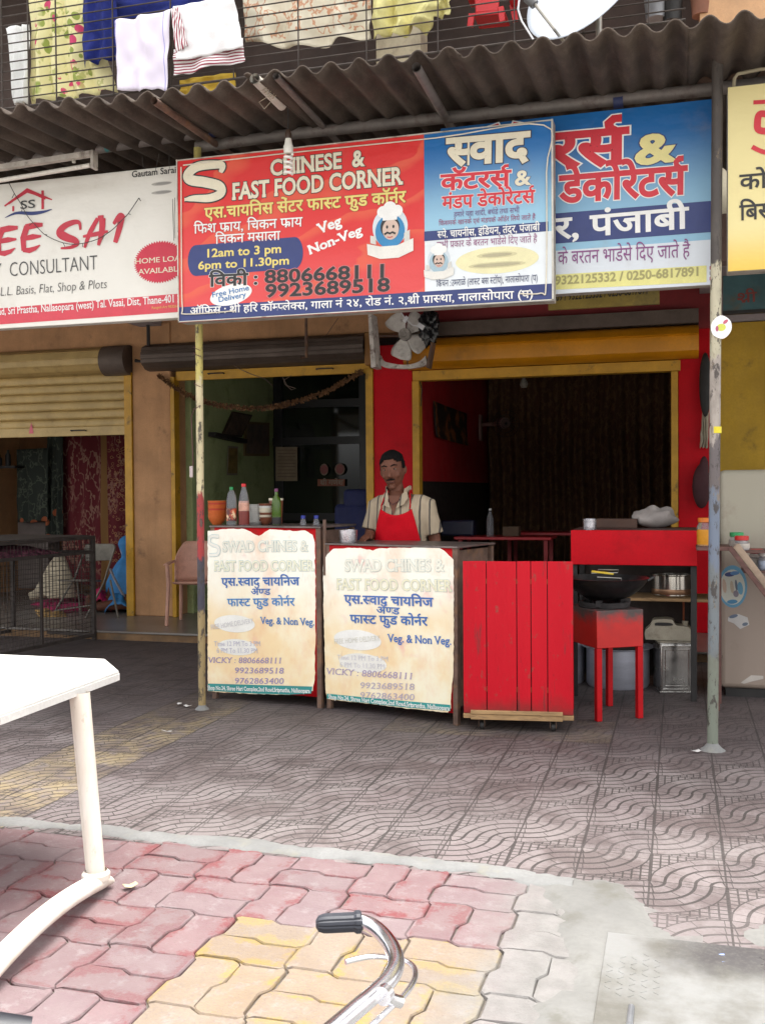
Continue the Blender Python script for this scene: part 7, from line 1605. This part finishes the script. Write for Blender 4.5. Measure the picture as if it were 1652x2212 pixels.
for off in (V((0, 0, 0)), -du_ * .92):
    a_, c_ = f0 + off, f1 + off; L_ = (c_ - a_).length; dr_ = (c_ - a_).normalized()
    b = MB(); pts = []; rr = []
    for k in range(25):
        f_ = k / 24; z_ = .028 + .05 * math.sin(math.pi * f_) ** .8 + (.0 if 0 < k < 24 else -.006); pts.append(a_ - dr_ * .03 + (c_ - a_ + dr_ * .06) * f_ + V((0, 0, z_))); rr.append((.040 * (1 if .06 < f_ < .94 else .86), .030 if 0 < k < 24 else .018))
    b.tube(pts, rr, 14); b.build('foot_bar', m_leg, t)
    for (s_, dd) in ((.06, 1), (.96, -1)):
        base = a_ + (c_ - a_) * s_; top = V((lt.x, lt.y, .715)) + off if dd == 1 else base + (V((lt.x, lt.y, .66)) - f0 - (f1 - f0) * .06)
        b = MB(); n = 36; vs = []; 
        for lev, (pp, sc) in enumerate(((base + V((0, 0, .06)), 1.0), (top, 1.12))):
            for k in range(n):
                an = 2 * math.pi * k / n; r_ = .0355 * sc * (1 - (.05 if (k % 3 == 0 and 8 < k < 26) else 0)); vs.append(pp + V((r_ * math.cos(an), r_ * .8 * math.sin(an), 0)))
        b.add(vs, [(k, (k + 1) % n, n + (k + 1) % n, n + k) for k in range(n)], True); b.build('leg', m_leg, t, sharp=20)
        b = MB(); b.lathe([(.05, 0), (.05, .018), (.04, .03)], base + V((0, 0, .062)), 20); b.build('leg_socket', m_leg, t)
# bicycle
ZH = zr(740, 2280, 4.347); zb = .79
def bh(x_, y_, dz=0): return onz(*ZH(x_, y_), zb + dz)
m_chr = mat('bright_chrome', (.86, .86, .90), .2, 1.0, var=.04, scale=5); m_rub = mat('black_rubber_grip', (.022, .024, .034), .5, var=.1)
g0, g1 = bh(258, 255), bh(760, 232)
bar_pts = smooth([tuple(bh(*p)) for p in [(700, 235), (800, 245), (920, 310), (1040, 430), (1120, 570), (1140, 710), (1070, 860), (950, 985), (800, 1115), (600, 1285), (420, 1440)]], 5)
endp = V(bar_pts[-1]); dirb = (V(bar_pts[-1]) - V(bar_pts[-8])).normalized(); stem = endp + dirb * .12; stem.z = zb + .0
bic = thing('bicycle', 'small bicycle with chromed handlebar and black grip in the near foreground', 'bicycle', (stem.x - .3, stem.y, 0))
rbar = .012
ax_ = V((1, .02, 0)).normalized()                                     # the way the bicycle faces
nrm = V((-ax_.y, ax_.x, 0))
def mir(p): p = V(p); d = (p - stem).dot(nrm); return p - nrm * (2 * d)
hb = MB(); hb.tube(bar_pts + [tuple(stem)], rbar, 14); hb.tube([mir(p) for p in bar_pts] + [stem], rbar, 14); hbo = hb.build('handlebar', m_chr, bic)
for fm in (V, mir):
    p, q = fm(g0), fm(g1); d = (q - p).normalized(); b = MB(); n = 40
    L_ = (q - p).length; rings = [(0, .35), (.004, .8), (.012, .98), (.02, 1), (L_ - .012, 1), (L_ - .008, 1.18), (L_ - .002, 1.18), (L_, 1.0)]
    x_ax = V((0, 0, 1)).cross(d).normalized(); y_ax = d.cross(x_ax); vs = []
    for (l_, k_) in rings:
        for j in range(n):
            an = 2 * math.pi * j / n; r_ = .0145 * k_ * (1 - (.10 if j % 4 == 0 else 0)); vs.append(p + d * l_ + x_ax * r_ * math.cos(an) + y_ax * r_ * math.sin(an))
    b.add(vs, [(i * n + j, i * n + (j + 1) % n, (i + 1) * n + (j + 1) % n, (i + 1) * n + j) for i in range(len(rings) - 1) for j in range(n)] + [tuple(range(n))[::-1]], True); b.build('grip', m_rub, hbo, sharp=30)
    rod = [fm(x_) for x_ in [bh(585, 675, -.035), bh(720, 640, -.035), bh(880, 615, -.035), bh(1060, 628, -.035), bh(1230, 660, -.035), bh(1330, 730, -.034), bh(1352, 830, -.032), bh(1300, 950, -.03), bh(1190, 1090, -.028)]]
    b = MB(); b.tube([tuple(x_) for x_ in smooth([tuple(x_) for x_ in rod], 4)], [.0042] * 33, 10); b.build('brake_lever', m_chr, bic)
    rod2 = [fm(bh(1130, 1130, -.028)), fm(bh(900, 1350, -.028)), fm(bh(620, 1600, -.028))]; b = MB(); b.tube(rod2, .004, 8); b.build('brake_rod', m_chr, bic)
    b = MB(); b.tube([fm(bh(1010, 1050, -.008)), fm(bh(1080, 1085, -.02)), fm(bh(1190, 1115, -.028))], [.008, .0085, .0085], 10); b.tube([fm(bh(1030, 1010, 0)), fm(bh(985, 1055, 0))], .0128, 14); b.build('lever_clamp', m_chr, bic)
WR = .27; m_fr = mat('bicycle_frame_paint', (.03, .03, .08), .35, var=.1)
hb_ = stem + V((0, 0, -.12)); hd = V((stem.x + .03, stem.y, .58)); fw = V((stem.x + .14, stem.y + .0, WR)); bb_ = V((stem.x - .36, stem.y, .27)); rw_ = V((stem.x - .74, stem.y, WR)); sd_ = V((stem.x - .52, stem.y, .70))
b = MB(); b.tube([stem, hd], .014, 12); b.tube([hb_, hd], .02, 12); b.tube([hd + V((-.02, 0, .05)), bb_], .018, 12); b.tube([bb_, sd_], .016, 12); b.tube([hb_ + V((0, 0, -.02)), bb_.lerp(sd_, .6)], .016, 12)
for s in (-1, 1): b.tube([hd, hd + V((.02, s * .05, -.05)), fw + V((0, s * .05, 0))], .010, 10); b.tube([bb_, rw_ + V((0, s * .055, 0))], .008, 10); b.tube([bb_.lerp(sd_, .8), rw_ + V((0, s * .055, 0))], .008, 10)
b.build('frame', m_fr, bic)
for c_ in (fw, rw_):
    b = MB(); n = 40; b.tube([c_ + V((WR * math.cos(k * 2 * math.pi / n), 0, WR * math.sin(k * 2 * math.pi / n))) * (.925) for k in range(n + 1)], .02, 10, cap=False); w_ = b.build('wheel', mat('tyre_rubber', (.02, .02, .02), .8), bic)
    b = MB(); b.tube([c_ + V((math.cos(k * .157), 0, math.sin(k * .157))) * (WR - .042) for k in range(41)], .009, 8, cap=False); 
    for k in range(24): a_ = k * .2618; b.tube([c_ + V((0, (-1) ** k * .02, 0)), c_ + V((math.cos(a_), 0, math.sin(a_))) * (WR - .045)], .0012, 4)
    b.tube([c_ + V((0, -.045, 0)), c_ + V((0, .045, 0))], .015, 12); b.build('spoked_rim', m_chr, w_)
sa = onz(10, 2235, .73); b = MB(); sx0 = sd_
tip = onz(66, 2205, .73); 
b.tube([V((tip.x, tip.y, .715)), V((tip.x - .05, tip.y - .03, .725)), V((tip.x - .12, tip.y - .08, .73)), V((tip.x - .19, tip.y - .13, .73)), V((tip.x - .22, tip.y - .15, .725))], [(.022, .018), (.032, .024), (.075, .03), (.085, .03), (.05, .02)], 16); b.build('saddle', mat('black_saddle', (.015, .016, .022), .45), bic)
b = MB(); b.tube([bb_.lerp(sd_, .9), V((tip.x - .13, tip.y - .08, .715))], .012, 10); b.build('seat_post', m_chr, bic)
for s in (-1, 1): b = MB(); b.tube([bb_ + V((0, s * .02, 0)), bb_ + V((0, s * .06, 0)), bb_ + V((s * .14, s * .07, -s * .05))], .008, 8); b.box(bb_ + V((s * .14, s * .12, -s * .05)), (.07, .09, .022)); b.build('pedal', m_dark, bic)
# scraps of litter
m_sc = mat('paper_scrap', (.62, .60, .58), .8, var=.1); rn = random.Random(21)
SCR = [((1506, 1627), 'white folded paper scrap on the floor in front of the stove'), ((1668 - 0, 2075), 'scrap by'), ]
for i, (px_, lbl, m_) in enumerate((((1502, 1625), 'white paper scrap on the dark tiles in front of the red stove stand', m_sc), ((1558, 2078 - 0), 'blue and white wrapper scrap in the broken corner of the tiles', mat('blue_wrapper', (.25, .35, .70), .5)), ((406, 1527), 'white torn scrap on the tiles left of the cream pole', m_sc), ((360, 1582), 'thin white straw on the tiles left of the cream pole', m_sc), ((388, 1523), 'small white scrap beside the torn scrap left of the cream pole', m_sc), ((282, 1917), 'pale leaf scrap on the red pavers beside the table leg', mat('leaf_scrap', (.55, .50, .30), .8)), ((1702, 1625), 'tiny', m_sc))):
    if lbl == 'tiny': continue
    p = onz(*px_, .006); b = MB(); a_ = rn.uniform(0, 3)
    def sc(u, v): q = V(((u - .5) * (.05 if i != 3 else .075), (v - .5) * (.03 if i != 3 else .007), .004 + .012 * abs(u - .5) + rn.uniform(0, .004))); return p + Matrix.Rotation(a_, 3, 'Z') @ q
    b.grid(sc, 4, 3); b.build('litter_scrap', m_, loc=(p.x, p.y, 0), label=lbl, cat='litter', solid=.001)
